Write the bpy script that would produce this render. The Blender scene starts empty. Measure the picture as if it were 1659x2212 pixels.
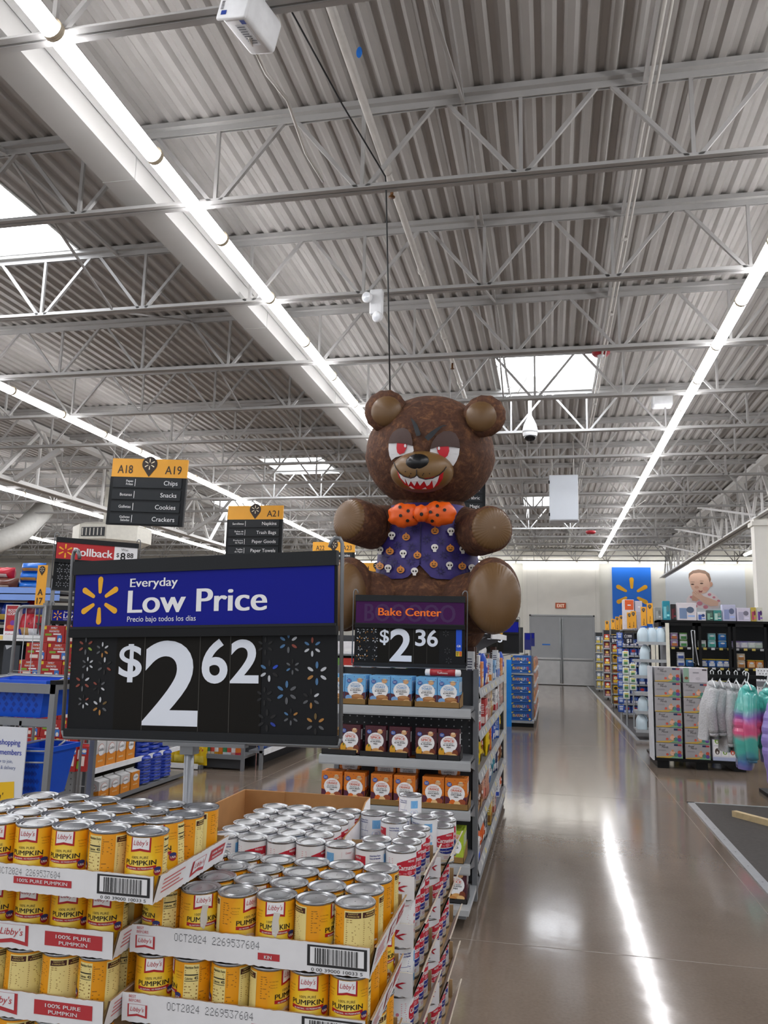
import bpy, math, random
from mathutils import Vector, Matrix
from math import sin, cos, pi, radians, sqrt, atan2
random.seed(7)
SC = bpy.context.scene
COL = SC.collection
# ------------------------------------------------------------------ camera, world, exposure
FPX, CAMH = 1720.0, 1.6
YAW, PITCH, ROLL = radians(-11.858), radians(9.29), radians(1.38)
_f = Vector((sin(-YAW) * -cos(PITCH), cos(YAW) * cos(PITCH), sin(PITCH)))
_r0 = Vector((cos(YAW), -sin(YAW), 0)); _u0 = _r0.cross(_f)
_r = _r0 * cos(ROLL) + _u0 * sin(ROLL); _u = -_r0 * sin(ROLL) + _u0 * cos(ROLL)
EYE = Vector((0, 0, CAMH))
cam_data = bpy.data.cameras.new('camera'); cam = bpy.data.objects.new('camera', cam_data); COL.objects.link(cam)
cam_data.sensor_fit = 'VERTICAL'; cam_data.sensor_height = 36.0; cam_data.lens = 36.0 * FPX / 2212
cam_data.clip_end = 200; cam_data.clip_start = .02
mw = Matrix((( _r.x, _u.x, -_f.x, 0), (_r.y, _u.y, -_f.y, 0), (_r.z, _u.z, -_f.z, CAMH), (0, 0, 0, 1)))
cam.matrix_world = mw
SC.camera = cam
w = bpy.data.worlds.new('world'); SC.world = w; w.use_nodes = True
w.node_tree.nodes['Background'].inputs[0].default_value = (.93, .95, 1, 1)
w.node_tree.nodes['Background'].inputs[1].default_value = .5
SC.view_settings.view_transform = 'Standard'; SC.view_settings.look = 'None'
SC.view_settings.exposure = 0.75; SC.view_settings.gamma = 1.0; SC.view_settings.use_curve_mapping = False
LAMP = 17.0      # strength of the ceiling tubes
SKYLIGHT = 7.0   # strength of the daylit skylight panes

def ray(x, y):
    return _r * (x - 829.5) - _u * (y - 1106) + _f * FPX
def at(x, y, Y):           # the point at depth Y seen along one line of sight
    d = ray(x, y); return EYE + d * (Y / d.y)
def atx(x, y, X):
    d = ray(x, y); return EYE + d * (X / d.x)
def atz(x, y, z):
    d = ray(x, y); return EYE + d * ((z - CAMH) / d.z)
# ------------------------------------------------------------------ materials
def lin(h):
    h = h.lstrip('#'); c = [int(h[i:i + 2], 16) / 255 for i in (0, 2, 4)]
    return tuple(x / 12.92 if x <= .04045 else ((x + .055) / 1.055) ** 2.4 for x in c) + (1,)
_MC = {}
def mat(hexc, rough=.5, metal=0.0, emit=0.0, var=.06, scale=12.0, spec=.5, alpha=1.0, trans=0.0, coat=0.0, bump=0.0):
    key = (hexc, rough, metal, emit, var, scale, spec, alpha, trans, coat, bump)
    if key in _MC: return _MC[key]
    m = bpy.data.materials.new('finish_' + hexc.strip('#')); m.use_nodes = True
    nt = m.node_tree; b = nt.nodes['Principled BSDF']
    c = lin(hexc)
    b.inputs['Base Color'].default_value = c; b.inputs['Roughness'].default_value = rough
    b.inputs['Metallic'].default_value = metal; b.inputs['Specular IOR Level'].default_value = spec
    b.inputs['Alpha'].default_value = alpha; b.inputs['Transmission Weight'].default_value = trans
    b.inputs['Coat Weight'].default_value = coat
    if emit:
        b.inputs['Emission Color'].default_value = c; b.inputs['Emission Strength'].default_value = emit
    if var or bump:
        n = nt.nodes.new('ShaderNodeTexNoise'); n.inputs['Scale'].default_value = scale; n.inputs['Detail'].default_value = 4
        tc = nt.nodes.new('ShaderNodeTexCoord'); nt.links.new(tc.outputs['Object'], n.inputs['Vector'])
        if var and not emit:
            r = nt.nodes.new('ShaderNodeValToRGB')
            r.color_ramp.elements[0].position = .3; r.color_ramp.elements[1].position = .7
            r.color_ramp.elements[0].color = tuple(x * (1 - var) for x in c[:3]) + (1,)
            r.color_ramp.elements[1].color = tuple(min(1, x * (1 + var)) for x in c[:3]) + (1,)
            nt.links.new(n.outputs['Fac'], r.inputs['Fac']); nt.links.new(r.outputs['Color'], b.inputs['Base Color'])
        if bump:
            bp = nt.nodes.new('ShaderNodeBump'); bp.inputs['Strength'].default_value = bump; bp.inputs['Distance'].default_value = .02
            nt.links.new(n.outputs['Fac'], bp.inputs['Height']); nt.links.new(bp.outputs['Normal'], b.inputs['Normal'])
    _MC[key] = m
    return m
def ink(h): return mat(h, .55, 0, 0, 0)
# ------------------------------------------------------------------ mesh builder
_TC = {}
def text_mesh(s, bold=0.0, shear=0.0, res=3):
    k = (s, bold, shear, res)
    if k not in _TC:
        c = bpy.data.curves.new('lettering', 'FONT'); c.body = s; c.resolution_u = res; c.offset = bold; c.shear = shear
        o = bpy.data.objects.new('lettering', c); me = bpy.data.meshes.new_from_object(o)
        v = [(p.co.x, p.co.y) for p in me.vertices]; f = [tuple(p.vertices) for p in me.polygons]
        bpy.data.objects.remove(o); bpy.data.curves.remove(c); bpy.data.meshes.remove(me)
        _TC[k] = (v, f, min([p[0] for p in v] or [0]), max([p[0] for p in v] or [0]))
    return _TC[k]
def plane(o, u, v):
    o, u, v = Vector(o), Vector(u).normalized(), Vector(v).normalized(); n = u.cross(v)
    return lambda a, b, c=0: o + u * a + v * b + n * c
def front(x, y, z): return plane((x, y, z), (1, 0, 0), (0, 0, 1))          # faces the camera side (-Y)
def sidex(x, y, z): return plane((x, y, z), (0, 1, 0), (0, 0, 1))          # faces +X
def topz(x, y, z): return plane((x, y, z), (1, 0, 0), (0, 1, 0))           # faces up
def drum(r, z0=0.0): return lambda a, b, c=0: Vector(((r + c) * sin(a / r), -(r + c) * cos(a / r), z0 + b))
class MB:
    def __init__(s): s.v, s.f, s.mi, s.sm, s.mats = [], [], [], [], []
    def M(s, m):
        if m not in s.mats: s.mats.append(m)
        return s.mats.index(m)
    def add(s, vs, fs, m, smooth=False):
        o = len(s.v); s.v += [tuple(p) for p in vs]; k = s.M(m)
        for f in fs: s.f.append(tuple(i + o for i in f)); s.mi.append(k); s.sm.append(smooth)
        return s
    def box(s, x0, x1, y0, y1, z0, z1, m, T=None):
        vs = [Vector((x, y, z)) for z in (z0, z1) for y in (y0, y1) for x in (x0, x1)]
        if T: vs = [T @ p for p in vs]
        return s.add(vs, [(0, 2, 3, 1), (4, 5, 7, 6), (0, 1, 5, 4), (2, 6, 7, 3), (0, 4, 6, 2), (1, 3, 7, 5)], m)
    def rbox(s, x0, x1, y0, y1, z0, z1, r, m, T=None, smooth=True):          # rounded box
        n = 3; ring = []
        cx, cy = (x0 + x1) / 2, (y0 + y1) / 2; hx, hy = (x1 - x0) / 2, (y1 - y0) / 2
        def loop(ins):
            rr = max(r - ins, r * .05); out = []
            for qx, qy, a0 in ((1, 1, 0), (-1, 1, 90), (-1, -1, 180), (1, -1, 270)):
                for i in range(n + 1):
                    a = radians(a0 + 90 * i / n)
                    out.append((cx + qx * (hx - r) + rr * cos(a), cy + qy * (hy - r) + rr * sin(a)))
            return out
        prof = [(r, z0), (r * .3, z0 + r * .3), (0, z0 + r), (0, z1 - r), (r * .3, z1 - r * .3), (r, z1)]
        vs = []
        for ins, z in prof: vs += [Vector((x, y, z)) for x, y in loop(ins)]
        k = 4 * (n + 1); fs = []
        for j in range(len(prof) - 1):
            for i in range(k): fs.append((j * k + i, j * k + (i + 1) % k, (j + 1) * k + (i + 1) % k, (j + 1) * k + i))
        fs += [tuple(range(k))[::-1], tuple(range((len(prof) - 1) * k, len(prof) * k))]
        if T: vs = [T @ p for p in vs]
        return s.add(vs, fs, m, smooth)
    def quad(s, a, b, c, d, m): return s.add([a, b, c, d], [(0, 1, 2, 3)], m)
    def lathe(s, prof, m, seg=24, T=None, smooth=True, cap=True, sx=1, sy=1):
        vs, fs = [], []; n = len(prof)
        for r, z in prof:
            for i in range(seg):
                a = 2 * pi * i / seg; vs.append(Vector((r * cos(a) * sx, r * sin(a) * sy, z)))
        for j in range(n - 1):
            for i in range(seg): fs.append((j * seg + i, j * seg + (i + 1) % seg, (j + 1) * seg + (i + 1) % seg, (j + 1) * seg + i))
        if cap: fs += [tuple(range(seg))[::-1], tuple(range((n - 1) * seg, n * seg))]
        if T: vs = [T @ p for p in vs]
        return s.add(vs, fs, m, smooth)
    def tube(s, pts, r, m, seg=8, cap=True, smooth=True):
        pts = [Vector(p) for p in pts]; vs, fs = [], []; up = None
        rs = r if isinstance(r, (list, tuple)) else [r] * len(pts)
        for i, p in enumerate(pts):
            d = (pts[min(i + 1, len(pts) - 1)] - pts[max(i - 1, 0)]).normalized()
            if up is None or abs(up.dot(d)) > .99: up = Vector((0, 0, 1)) if abs(d.z) < .9 else Vector((0, 1, 0))
            u = d.cross(up).normalized(); up = u.cross(d).normalized()
            for k in range(seg):
                a = 2 * pi * k / seg + (pi / 4 if seg == 4 else 0); vs.append(p + (u * cos(a) + up * sin(a)) * rs[i])
        for j in range(len(pts) - 1):
            for k in range(seg): fs.append((j * seg + k, j * seg + (k + 1) % seg, (j + 1) * seg + (k + 1) % seg, (j + 1) * seg + k))
        if cap: fs += [tuple(range(seg))[::-1], tuple(range((len(pts) - 1) * seg, len(pts) * seg))]
        return s.add(vs, fs, m, smooth and seg > 4)
    def bar(s, a, b, w, h, m):                                               # square bar between two points
        a, b = Vector(a), Vector(b); d = (b - a).normalized()
        up = Vector((0, 0, 1)) if abs(d.z) < .95 else Vector((0, 1, 0))
        u = d.cross(up).normalized() * w / 2; v = u.cross(d).normalized() * h / 2
        vs = [p + x for p in (a, b) for x in (-u - v, u - v, u + v, -u + v)]
        return s.add(vs, [(0, 1, 2, 3), (7, 6, 5, 4), (0, 4, 5, 1), (1, 5, 6, 2), (2, 6, 7, 3), (3, 7, 4, 0)], m)
    def ellipsoid(s, c, r, m, seg=24, rings=14, T=None, z0=-1, z1=1, fn=None):
        vs, fs = [], []; c = Vector(c); t0, t1 = math.asin(z0), math.asin(z1)
        for j in range(rings + 1):
            t = t0 + (t1 - t0) * j / rings
            for i in range(seg):
                a = 2 * pi * i / seg; p = Vector((cos(t) * cos(a), cos(t) * sin(a), sin(t)))
                k = fn(p) if fn else 1
                q = Vector((p.x * r[0], p.y * r[1], p.z * r[2])) * k
                vs.append((T @ q if T else q) + c)
        for j in range(rings):
            for i in range(seg): fs.append((j * seg + i, j * seg + (i + 1) % seg, (j + 1) * seg + (i + 1) % seg, (j + 1) * seg + i))
        fs += [tuple(range(seg))[::-1], tuple(range(rings * seg, (rings + 1) * seg))]
        return s.add(vs, fs, m, True)
    # ---- flat art on a surface fn(a, b, c)
    def rect(s, fn, a0, b0, a1, b1, c, m, nx=1):
        vs, fs = [], []
        for i in range(nx + 1):
            a = a0 + (a1 - a0) * i / nx; vs += [fn(a, b0, c), fn(a, b1, c)]
        for i in range(nx): fs.append((2 * i, 2 * i + 2, 2 * i + 3, 2 * i + 1))
        return s.add(vs, fs, m)
    def poly(s, fn, pts, c, m): return s.add([fn(a, b, c) for a, b in pts], [tuple(range(len(pts)))], m)
    def fill(s, fn, pts, c, m, cell=.006):                                  # outline cut into narrow columns so it follows a curved wall
        from mathutils.geometry import tessellate_polygon
        tr = [[Vector((pts[i][0], pts[i][1], 0)) for i in t] for t in tessellate_polygon([[Vector((a, b, 0)) for a, b in pts]])]
        for _ in range(5):
            nx, split = [], False
            for t in tr:
                L = [(t[i] - t[(i + 1) % 3]).length for i in range(3)]; k = L.index(max(L))
                if L[k] > cell * 2:
                    p, q, r_ = t[k], t[(k + 1) % 3], t[(k + 2) % 3]; m_ = (p + q) / 2; nx += [[p, m_, r_], [m_, q, r_]]; split = True
                else: nx.append(t)
            tr = nx
            if not split: break
        vs = []; fs = []
        for t in tr:
            n = (t[1] - t[0]).cross(t[2] - t[0]).z; o = len(vs); vs += [fn(p.x, p.y, c) for p in t]; fs.append((o, o + 1, o + 2) if n > 0 else (o, o + 2, o + 1))
        return s.add(vs, fs, m)
    def disc(s, fn, a, b, ra, rb, c, m, n=18, rot=0):
        pts = []
        for i in range(n):
            t = 2 * pi * i / n; x, y = ra * cos(t), rb * sin(t); pts.append((a + x * cos(rot) - y * sin(rot), b + x * sin(rot) + y * cos(rot)))
        return s.poly(fn, pts, c, m)
    def text(s, fn, t, a, b, h, c, m, al='C', bold=.012, fit=None, shear=0, res=3, wx=1.0):
        num = set(t) <= set('0123456789$'); v, f, x0, x1 = text_mesh(t, min(bold, .02) if num else 0.0, shear, res)
        k = h / .72; kx = k * wx
        if fit: kx = fit / max(x1 - x0, 1e-6)
        off = {'C': -(x0 + x1) / 2, 'L': -x0, 'R': -x1}[al]; q = min(bold, .03) * .8
        for n, dx in enumerate((0,) if num or bold < .008 else (-q, 0, q)): s.add([fn(a + (x + off + dx) * kx, b + y * k, c + n * .00015) for x, y in v], f, m)
        return s
    def spark(s, fn, a, b, R, c, m, wide=.2, inner=.36, n=5, rot0=0):
        for q in range(6):
            t = rot0 + q * pi / 3; pts = []
            w0, w1 = R * wide * .62, R * wide
            for i in range(n + 1):
                p = pi * i / n; pts.append((w1 * cos(p) * .5, R - w1 * .5 + w1 * .5 * sin(p)))
            for i in range(n + 1):
                p = pi + pi * i / n; pts.append((w0 * cos(p) * .5, R * inner + w0 * .5 * sin(p)))
            s.poly(fn, [(a + x * cos(t) - y * sin(t), b + x * sin(t) + y * cos(t)) for x, y in pts], c, m)
        return s
    def pin(s, fn, a, b, R, c, m, m2):
        pts = [(a + R * cos(radians(t)), b + R * sin(radians(t))) for t in range(-35, 216, 12)] + [(a, b - R * 1.65)]
        s.poly(fn, pts, c, m); return s.spark(fn, a, b, R * .72, c * 1.6 + .0004, m2)
    def lines(s, fn, a0, a1, b0, b1, n, c, m, th=.45, jag=.3, seed=1):       # small print
        rr = random.Random(seed); p = (b1 - b0) / n
        for i in range(n):
            y = b0 + p * (i + .3); s.rect(fn, a0, y, a1 - (a1 - a0) * jag * rr.random(), y + p * th, c, m)
        return s
    def build(s, name, parent=None, loc=(0, 0, 0), rz=0.0):
        me = bpy.data.meshes.new(name); me.from_pydata(s.v, [], s.f)
        for m in s.mats: me.materials.append(m)
        me.polygons.foreach_set('material_index', s.mi); me.polygons.foreach_set('use_smooth', s.sm); me.update()
        o = bpy.data.objects.new(name, me); COL.objects.link(o); o.location = loc; o.rotation_euler = (0, 0, rz)
        if parent: o.parent = parent
        return o
def tag(o, label, cat, group=None):
    o['label'] = label; o['category'] = cat
    if group: o['group'] = group
    return o
def thing(name, label, cat, loc=(0, 0, 0), rz=0.0, group=None):
    o = bpy.data.objects.new(name, None); COL.objects.link(o); o.empty_display_size = .05
    o.location = loc; o.rotation_euler = (0, 0, rz); return tag(o, label, cat, group)
def struct(o): o['kind'] = 'structure'; return o
KIDS = {}
def dup(root, loc, rz=0.0, label=None, group=None, parent=None, rot=None):
    r = root.copy(); COL.objects.link(r); r.location = loc; r.rotation_euler = rot if rot else (0, 0, rz)
    if label: r['label'] = label
    if group: r['group'] = group
    for ch in list(root.children):
        c = ch.copy(); COL.objects.link(c); c.parent = r
        for g in list(ch.children):
            d = g.copy(); COL.objects.link(d); d.parent = c
    return r
ORD = ['first', 'second', 'third', 'fourth', 'fifth', 'sixth', 'seventh', 'eighth', 'ninth', 'tenth', 'eleventh', 'twelfth', 'thirteenth', 'fourteenth', 'fifteenth', 'sixteenth',
       'seventeenth', 'eighteenth', 'nineteenth', 'twentieth', 'twenty-first', 'twenty-second', 'twenty-third', 'twenty-fourth', 'twenty-fifth', 'twenty-sixth', 'twenty-seventh', 'twenty-eighth', 'twenty-ninth', 'thirtieth']
STEEL = mat('#8d9093', .4, .55); DKSTEEL = mat('#5c5f62', .45, .4); BLACKP = mat('#0c0d0f', .5, spec=.25); PALEGREY = mat('#a9adb0', .45, .2)
WHITE = mat('#eef0f2', .5); INKBLK = ink('#15120f'); INKWHT = ink('#f4f5f6'); CARD = mat('#a67c4b', .85, 0, 0, .08, 30)
YEL = mat('#f2b125', .55); NAVY = mat('#0a1a8c', .5)
# ------------------------------------------------------------------ the hall
def floor_mat():
    m = bpy.data.materials.new('polished_concrete'); m.use_nodes = True; nt = m.node_tree; b = nt.nodes['Principled BSDF']; L = nt.links.new
    tc = nt.nodes.new('ShaderNodeTexCoord')
    n1 = nt.nodes.new('ShaderNodeTexNoise'); n1.inputs['Scale'].default_value = .9; n1.inputs['Detail'].default_value = 8; n1.inputs['Roughness'].default_value = .65
    n2 = nt.nodes.new('ShaderNodeTexNoise'); n2.inputs['Scale'].default_value = 60; n2.inputs['Detail'].default_value = 3
    mp = nt.nodes.new('ShaderNodeMapping'); mp.inputs['Scale'].default_value = (1, .12, 1)
    n3 = nt.nodes.new('ShaderNodeTexNoise'); n3.inputs['Scale'].default_value = 5; n3.inputs['Detail'].default_value = 5
    L(tc.outputs['Object'], n1.inputs['Vector']); L(tc.outputs['Object'], n2.inputs['Vector']); L(tc.outputs['Object'], mp.inputs['Vector']); L(mp.outputs['Vector'], n3.inputs['Vector'])
    r = nt.nodes.new('ShaderNodeValToRGB'); r.color_ramp.elements[0].position = .3; r.color_ramp.elements[1].position = .72
    r.color_ramp.elements[0].color = lin('#6c6055'); r.color_ramp.elements[1].color = lin('#85776a')
    mx = nt.nodes.new('ShaderNodeMix'); mx.data_type = 'FLOAT'; mx.inputs[0].default_value = .35
    L(n1.outputs['Fac'], mx.inputs[2]); L(n2.outputs['Fac'], mx.inputs[3]); L(mx.outputs[0], r.inputs['Fac']); L(r.outputs['Color'], b.inputs['Base Color'])
    rr = nt.nodes.new('ShaderNodeMapRange'); rr.inputs['To Min'].default_value = .07; rr.inputs['To Max'].default_value = .17
    L(n3.outputs['Fac'], rr.inputs['Value']); L(rr.outputs['Result'], b.inputs['Roughness'])
    b.inputs['Specular IOR Level'].default_value = .6
    n4 = nt.nodes.new('ShaderNodeTexNoise'); n4.inputs['Scale'].default_value = 5; n4.inputs['Detail'].default_value = 2; L(tc.outputs['Object'], n4.inputs['Vector'])
    bp = nt.nodes.new('ShaderNodeBump'); bp.inputs['Strength'].default_value = .035; bp.inputs['Distance'].default_value = .02
    L(n4.outputs['Fac'], bp.inputs['Height']); L(bp.outputs['Normal'], b.inputs['Normal'])
    return m
XL, XR, YN, YF = -32.0, 15.0, -5.0, 35.0
mb = MB(); fm = floor_mat()
mb.box(XL, XR, YN, YF + .3, -.1, 0, fm)
jm = mat('#8d8276', .4)
for y in (4.7, 9.3, 13.9, 18.5, 23.1, 27.7, 32.3): mb.rect(topz(0, y, 0), XL, -.003, XR, .003, .0006, jm)
for x in (-7.9, -3.3, 1.3, 5.9): mb.rect(topz(x, 0, 0), -.003, YN, .003, YF, .0006, jm)
struct(mb.build('floor'))
wm = mat('#e3e2da', .7, 0, 0, .03, 2)
WALLP = mat('#eceae2', .6, 0, 0, .02, 3)
mb = MB(); mb.box(XL, XR, YF, YF + .2, 0, 6.3, wm); struct(mb.build('wall_back'))
mb = MB(); mb.box(-1.12, -.86, YF - .25, YF, 0, 5.6, WALLP); mb.box(1.83, 2.05, YF - .25, YF, 0, 5.6, WALLP); mb.box(-.86, 1.83, YF - .25, YF, 2.92, 5.6, WALLP)
for x in (-.95, -.5, 1.9): mb.box(x - .012, x + .012, YF - .258, YF - .25, 0 if x != -.5 else 2.95, 5.6, wm)
struct(mb.build('trim_3'))
mb = MB(); mb.box(XL - .2, XL, YN, YF, 0, 6.3, wm); struct(mb.build('wall_left'))
mb = MB(); mb.box(XR, XR + .2, YN, YF, 0, 6.3, wm); struct(mb.build('wall_right'))
# ceiling deck: ribs along the aisle, open where the skylights are
DECK = mat('#aaa7a3', .55, 0, 0, .05, 3); JOIST = mat('#b2b1af', .5, 0, 0, .05, 5)
SKY = [(-5.83, 6.45), (-.06, 12.03), (-5.9, 18.2), (-9.6, 23.2), (.05, 23.2), (7.4, 18.1), (7.4, 23.2)]
ZD, RIB = 5.80, .1524
mb = MB()
x = XL
while x < XR:
    xm = x + RIB / 2; cuts = [(cy - .87, cy + .87) for cx, cy in SKY if abs(xm - cx) < .75]
    segs, y = [], YN
    for a, b in sorted(cuts): segs.append((y, a)); y = b
    segs.append((y, YF))
    P = [(0, .0), (.050, .0), (.080, .032), (.122, .032), (RIB, 0)]
    for a, b in segs:
        vs = [(x + px_, yy, ZD + pz) for px_, pz in P for yy in (a, b)]
        mb.add(vs, [(2 * i, 2 * i + 1, 2 * i + 3, 2 * i + 2) for i in range(4)], DECK)
    x += RIB
mb.box(XL, XR, YN, YF, 6.25, 6.3, DECK)
struct(mb.build('ceiling'))
SKYM = mat('#f4f8ff', .5, 0, SKYLIGHT, 0)
CURB = mat('#d9dad8', .6)
for i, (cx, cy) in enumerate(SKY):
    mb = MB(); a, b, c, d = cx - .77, cx + .77, cy - .87, cy + .87
    for q in ((a - .02, a, c, d), (b, b + .02, c, d), (a, b, c - .02, c), (a, b, d, d + .02)): mb.box(*q, ZD - .01, 6.2, CURB)
    fr = struct(mb.build('window_%d' % (i + 1)))
    mb = MB(); mb.ellipsoid((cx, cy, 6.0), (.76, .86, .14), SKYM, 20, 5, z0=0)
    struct(mb.build('skylight_pane', fr))
# bar joists, one object each
x0, x1 = -31.5, 14.5
jw = thing('roof_joist', 'pale painted steel bar joist', 'joist'); jw['kind'] = 'structure'
for n in ('label', 'category'): del jw[n]
mb = MB()
for s in (-1, 1): mb.box(x0, x1, s * .014 if s > 0 else -.062, .062 if s > 0 else -.014, 5.752, 5.758, JOIST); mb.box(x0, x1, s * .014 - .003, s * .014 + .003, 5.70, 5.755, JOIST)
mb.box(x0, x1, -.058, .058, 5.758, 5.80, JOIST)
mb.build('top_chord', jw)
mb = MB()
for s in (-1, 1): mb.box(x0, x1, .012 if s > 0 else -.052, .052 if s > 0 else -.012, 5.055, 5.062, JOIST); mb.box(x0, x1, s * .012 - .003, s * .012 + .003, 5.055, 5.105, JOIST)
mb.build('bottom_chord', jw)
mb = MB(); x = -30.9
while x < x1 - 1:
    mb.bar((x, 0, 5.07), (x, 0, 5.75), .028, .028, JOIST)
    mb.bar((x + .04, 0, 5.08), (x + .575, 0, 5.74), .03, .03, JOIST); mb.bar((x + 1.18, 0, 5.08), (x + .645, 0, 5.74), .03, .03, JOIST); x += 1.22
mb.build('web', jw)
NJ = [3.68 + 1.855 * k for k in range(-2, 17)]
jw.location = (0, NJ[0], 0)
for i, y in enumerate(NJ[1:]):
    dup(jw, ((i % 3) * .21 - .2, y, 0))
# bridging angles that tie the joists together
mb = MB()
for x in (-24, -19.2, -14.6, -8.6, -4.6, -.62, .72, 3.2, 8.8):
    mb.bar((x, -1, 5.72), (x, 34.6, 5.72), .03, .03, JOIST)
for x in (-8.6, -4.6, -.62):
    for a, b in zip(NJ, NJ[1:]):
        mb.bar((x, a + .03, 5.08), (x, b - .03, 5.72), .02, .02, JOIST) if int(a * 7) % 2 else mb.bar((x, a + .03, 5.72), (x, b - .03, 5.08), .02, .02, JOIST)
struct(mb.build('trim_1'))
# girders
GIRD = mat('#dcdbd8', .5, 0, 0, .03, 5)
def girder(x, ya, yb, zb, per, name):
    g = bpy.data.objects.new(name, None); COL.objects.link(g); struct(g)
    m = MB(); m.box(x - .11, x + .11, ya, yb, 5.66, 5.752, GIRD); m.build('top_chord', g)
    m = MB(); m.box(x - .12, x - .02, ya, yb, zb, zb + .012, GIRD); m.box(x + .02, x + .12, ya, yb, zb, zb + .012, GIRD)
    m.box(x - .03, x - .018, ya, yb, zb, zb + .1, GIRD); m.box(x + .018, x + .03, ya, yb, zb, zb + .1, GIRD); m.build('bottom_chord', g)
    m = MB(); y = ya + .2; k = 0
    while y + per < yb:
        m.bar((x, y, zb + .05), (x, y + per / 2, 5.7), .075, .06, GIRD); m.bar((x, y + per, zb + .05), (x, y + per / 2, 5.7), .06, .045, GIRD)
        m.bar((x, y + per / 2, zb + .05), (x, y + per / 2, 5.7), .045, .045, GIRD); y += per
    m.build('web', g)
girder(4.6, 1, 34.9, 4.52, 1.83, 'roof_beam'); girder(-10.1, 3, 34.9, 4.45, 2.4, 'roof_beam')
mb = MB()
for y in (20.5, 24.2, 27.9):
    mb.bar((3.6, y, 5.06), (4.55, y - 1.6, 4.6), .05, .05, JOIST)
for y in (9.4, 13.1, 16.8, 20.6):
    mb.bar((-9.0, y, 5.06), (-10.0, y + .1, 4.5), .09, .09, JOIST); mb.bar((-11.2, y, 5.06), (-10.2, y + .1, 4.5), .09, .09, JOIST)
struct(mb.build('trim_2'))
for x, y in ((4.62, 19.0), (-10.8, 18.2)):
    mb = MB(); mb.box(x - .15, x + .15, y - .15, y + .15, 0, 4.52 if x > 0 else 4.45, WALLP); mb.box(x - .2, x + .2, y - .2, y + .2, 4.36, 4.45, WALLP); struct(mb.build('column'))
# rectangular supply duct beside the lamps
DUCT = mat('#b4b3b0', .5, 0, 0, .04, 2)
d = thing('air_duct', 'long flat painted air duct running above the brightest lamp row', 'duct')
mb = MB(); mb.box(-3.42, -3.15, 1.0, 33.5, 5.13, 5.55, DUCT)
for y in range(2, 33, 3): mb.box(-3.425, -3.145, y + .2, y + .215, 5.125, 5.555, JOIST)
mb.build('casing', d)
mb = MB(); mb.box(-3.13, -3.06, 1.0, 33.5, 5.30, 5.36, JOIST); mb.build('hanger_rail', d)
# sprinkler main and conduit
PIPE = mat('#cfccc6', .4)
p = thing('sprinkler_pipe', 'thick white sprinkler pipe running over the toy bear', 'pipe')
mb = MB(); mb.tube([(-1.3, 0, 5.5), (-1.3, 33, 5.5)], .032, PIPE, 12)
for y in NJ[2:]: mb.tube([(-1.3, y + .4, 5.5), (-1.3, y + .46, 5.5)], .043, PIPE, 12)
mb.build('main_pipe', p)
BRASS = mat('#6d4a2a', .4, .6)
for i, y in enumerate((6.2, 10.6, 14.0, 18.2, 22.4)):
    mb = MB(); mb.tube([(-1.3, y, 5.47), (-1.3, y, 5.40)], .014, BRASS, 8); mb.lathe([(.03, 5.385), (.03, 5.39)], BRASS, 10, Matrix.Translation((-1.3, y, 0))); mb.build('sprinkler_head', p)
p = thing('electrical_conduit', 'thin pale conduit pair crossing the joists right of the bear', 'pipe')
mb = MB(); mb.tube([(.745, 0, 5.62), (.745, 33, 5.62)], .014, PIPE, 8); mb.tube([(.79, 0, 5.62), (.79, 33, 5.62)], .01, PIPE, 8); mb.build('tubes', p)
mb = MB()
for y in NJ[2:]: mb.lathe([(.03, 0), (.034, .01), (.03, .02)], PIPE, 12, Matrix.Translation((.76, y + .3, 5.62)) @ Matrix.Rotation(pi / 2, 4, 'X'))
mb.build('couplings', p)
# ------------------------------------------------------------------ ceiling lamps
LENS = mat('#fdfcff', .4, 0, LAMP, 0); LAMPCAP = mat('#cdbfa6', .5); HOUS = mat('#d6d4cf', .4)
lampA = thing('ceiling_light', 'white linear ceiling lamp', 'ceiling light', (0, 0, 0))
mb = MB(); mb.box(-.035, .035, 0, 1.22, .06, .10, HOUS); mb.build('housing', lampA)
mb = MB(); vs, fs = [], []
for y in (.018, 1.202):
    for i in range(9):
        a = pi + pi * i / 8; vs.append((.062 * cos(a), y, .062 + .062 * sin(a)))
fs = [(i, i + 1, i + 10, i + 9) for i in range(8)] + [(0, 9, 17, 8)]
mb.add(vs, fs, LENS); mb.build('diffuser', lampA)
for y in (0, 1.2):
    mb = MB(); mb.lathe([(.064, 0), (.064, .02)], LAMPCAP, 16, Matrix.Translation((0, y + .02, .062)) @ Matrix.Rotation(pi / 2, 4, 'X')); mb.build('end_cap', lampA)
ROWS = [(-2.78, 3.607, 31.7, 'row of lamps that runs behind the bear head'), (1.9, 3.16, 31.7, 'row of lamps above the main aisle'), (-7.55, 3.607, 31, 'lamp row that passes behind the A18 aisle sign'),
        (-12.85, 3.9, 31, 'lamp row that runs low behind the rollback sign'), (-18.3, 3.9, 31, 'farther lamp row over the snack shelves'), (-23.9, 3.9, 31, 'farthest lamp row along the far side'), (6.94, 3.9, 31, 'short lamp row beyond the white column')]
first = True
for x, ph, yend, nm in ROWS:
    y = ph - 1.22 * 6; n = 0
    while y + 1.22 <= yend + .3:
        if y > -4.5:
            lab = '%s ceiling lamp in the %s' % (ORD[n] if n < 30 else 'last', nm)
            if first: o = lampA; first = False; o.location = (x, y, 4.985); o['label'] = lab
            else: o = dup(lampA, (x, y, 4.985), 0, lab)
            o['group'] = 'lamps: ' + nm; n += 1
        y += 1.22
n = 0; x = -9.0; LENSW = mat('#fffdfa', .4, 0, LAMP * .45, 0); wl = None
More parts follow.
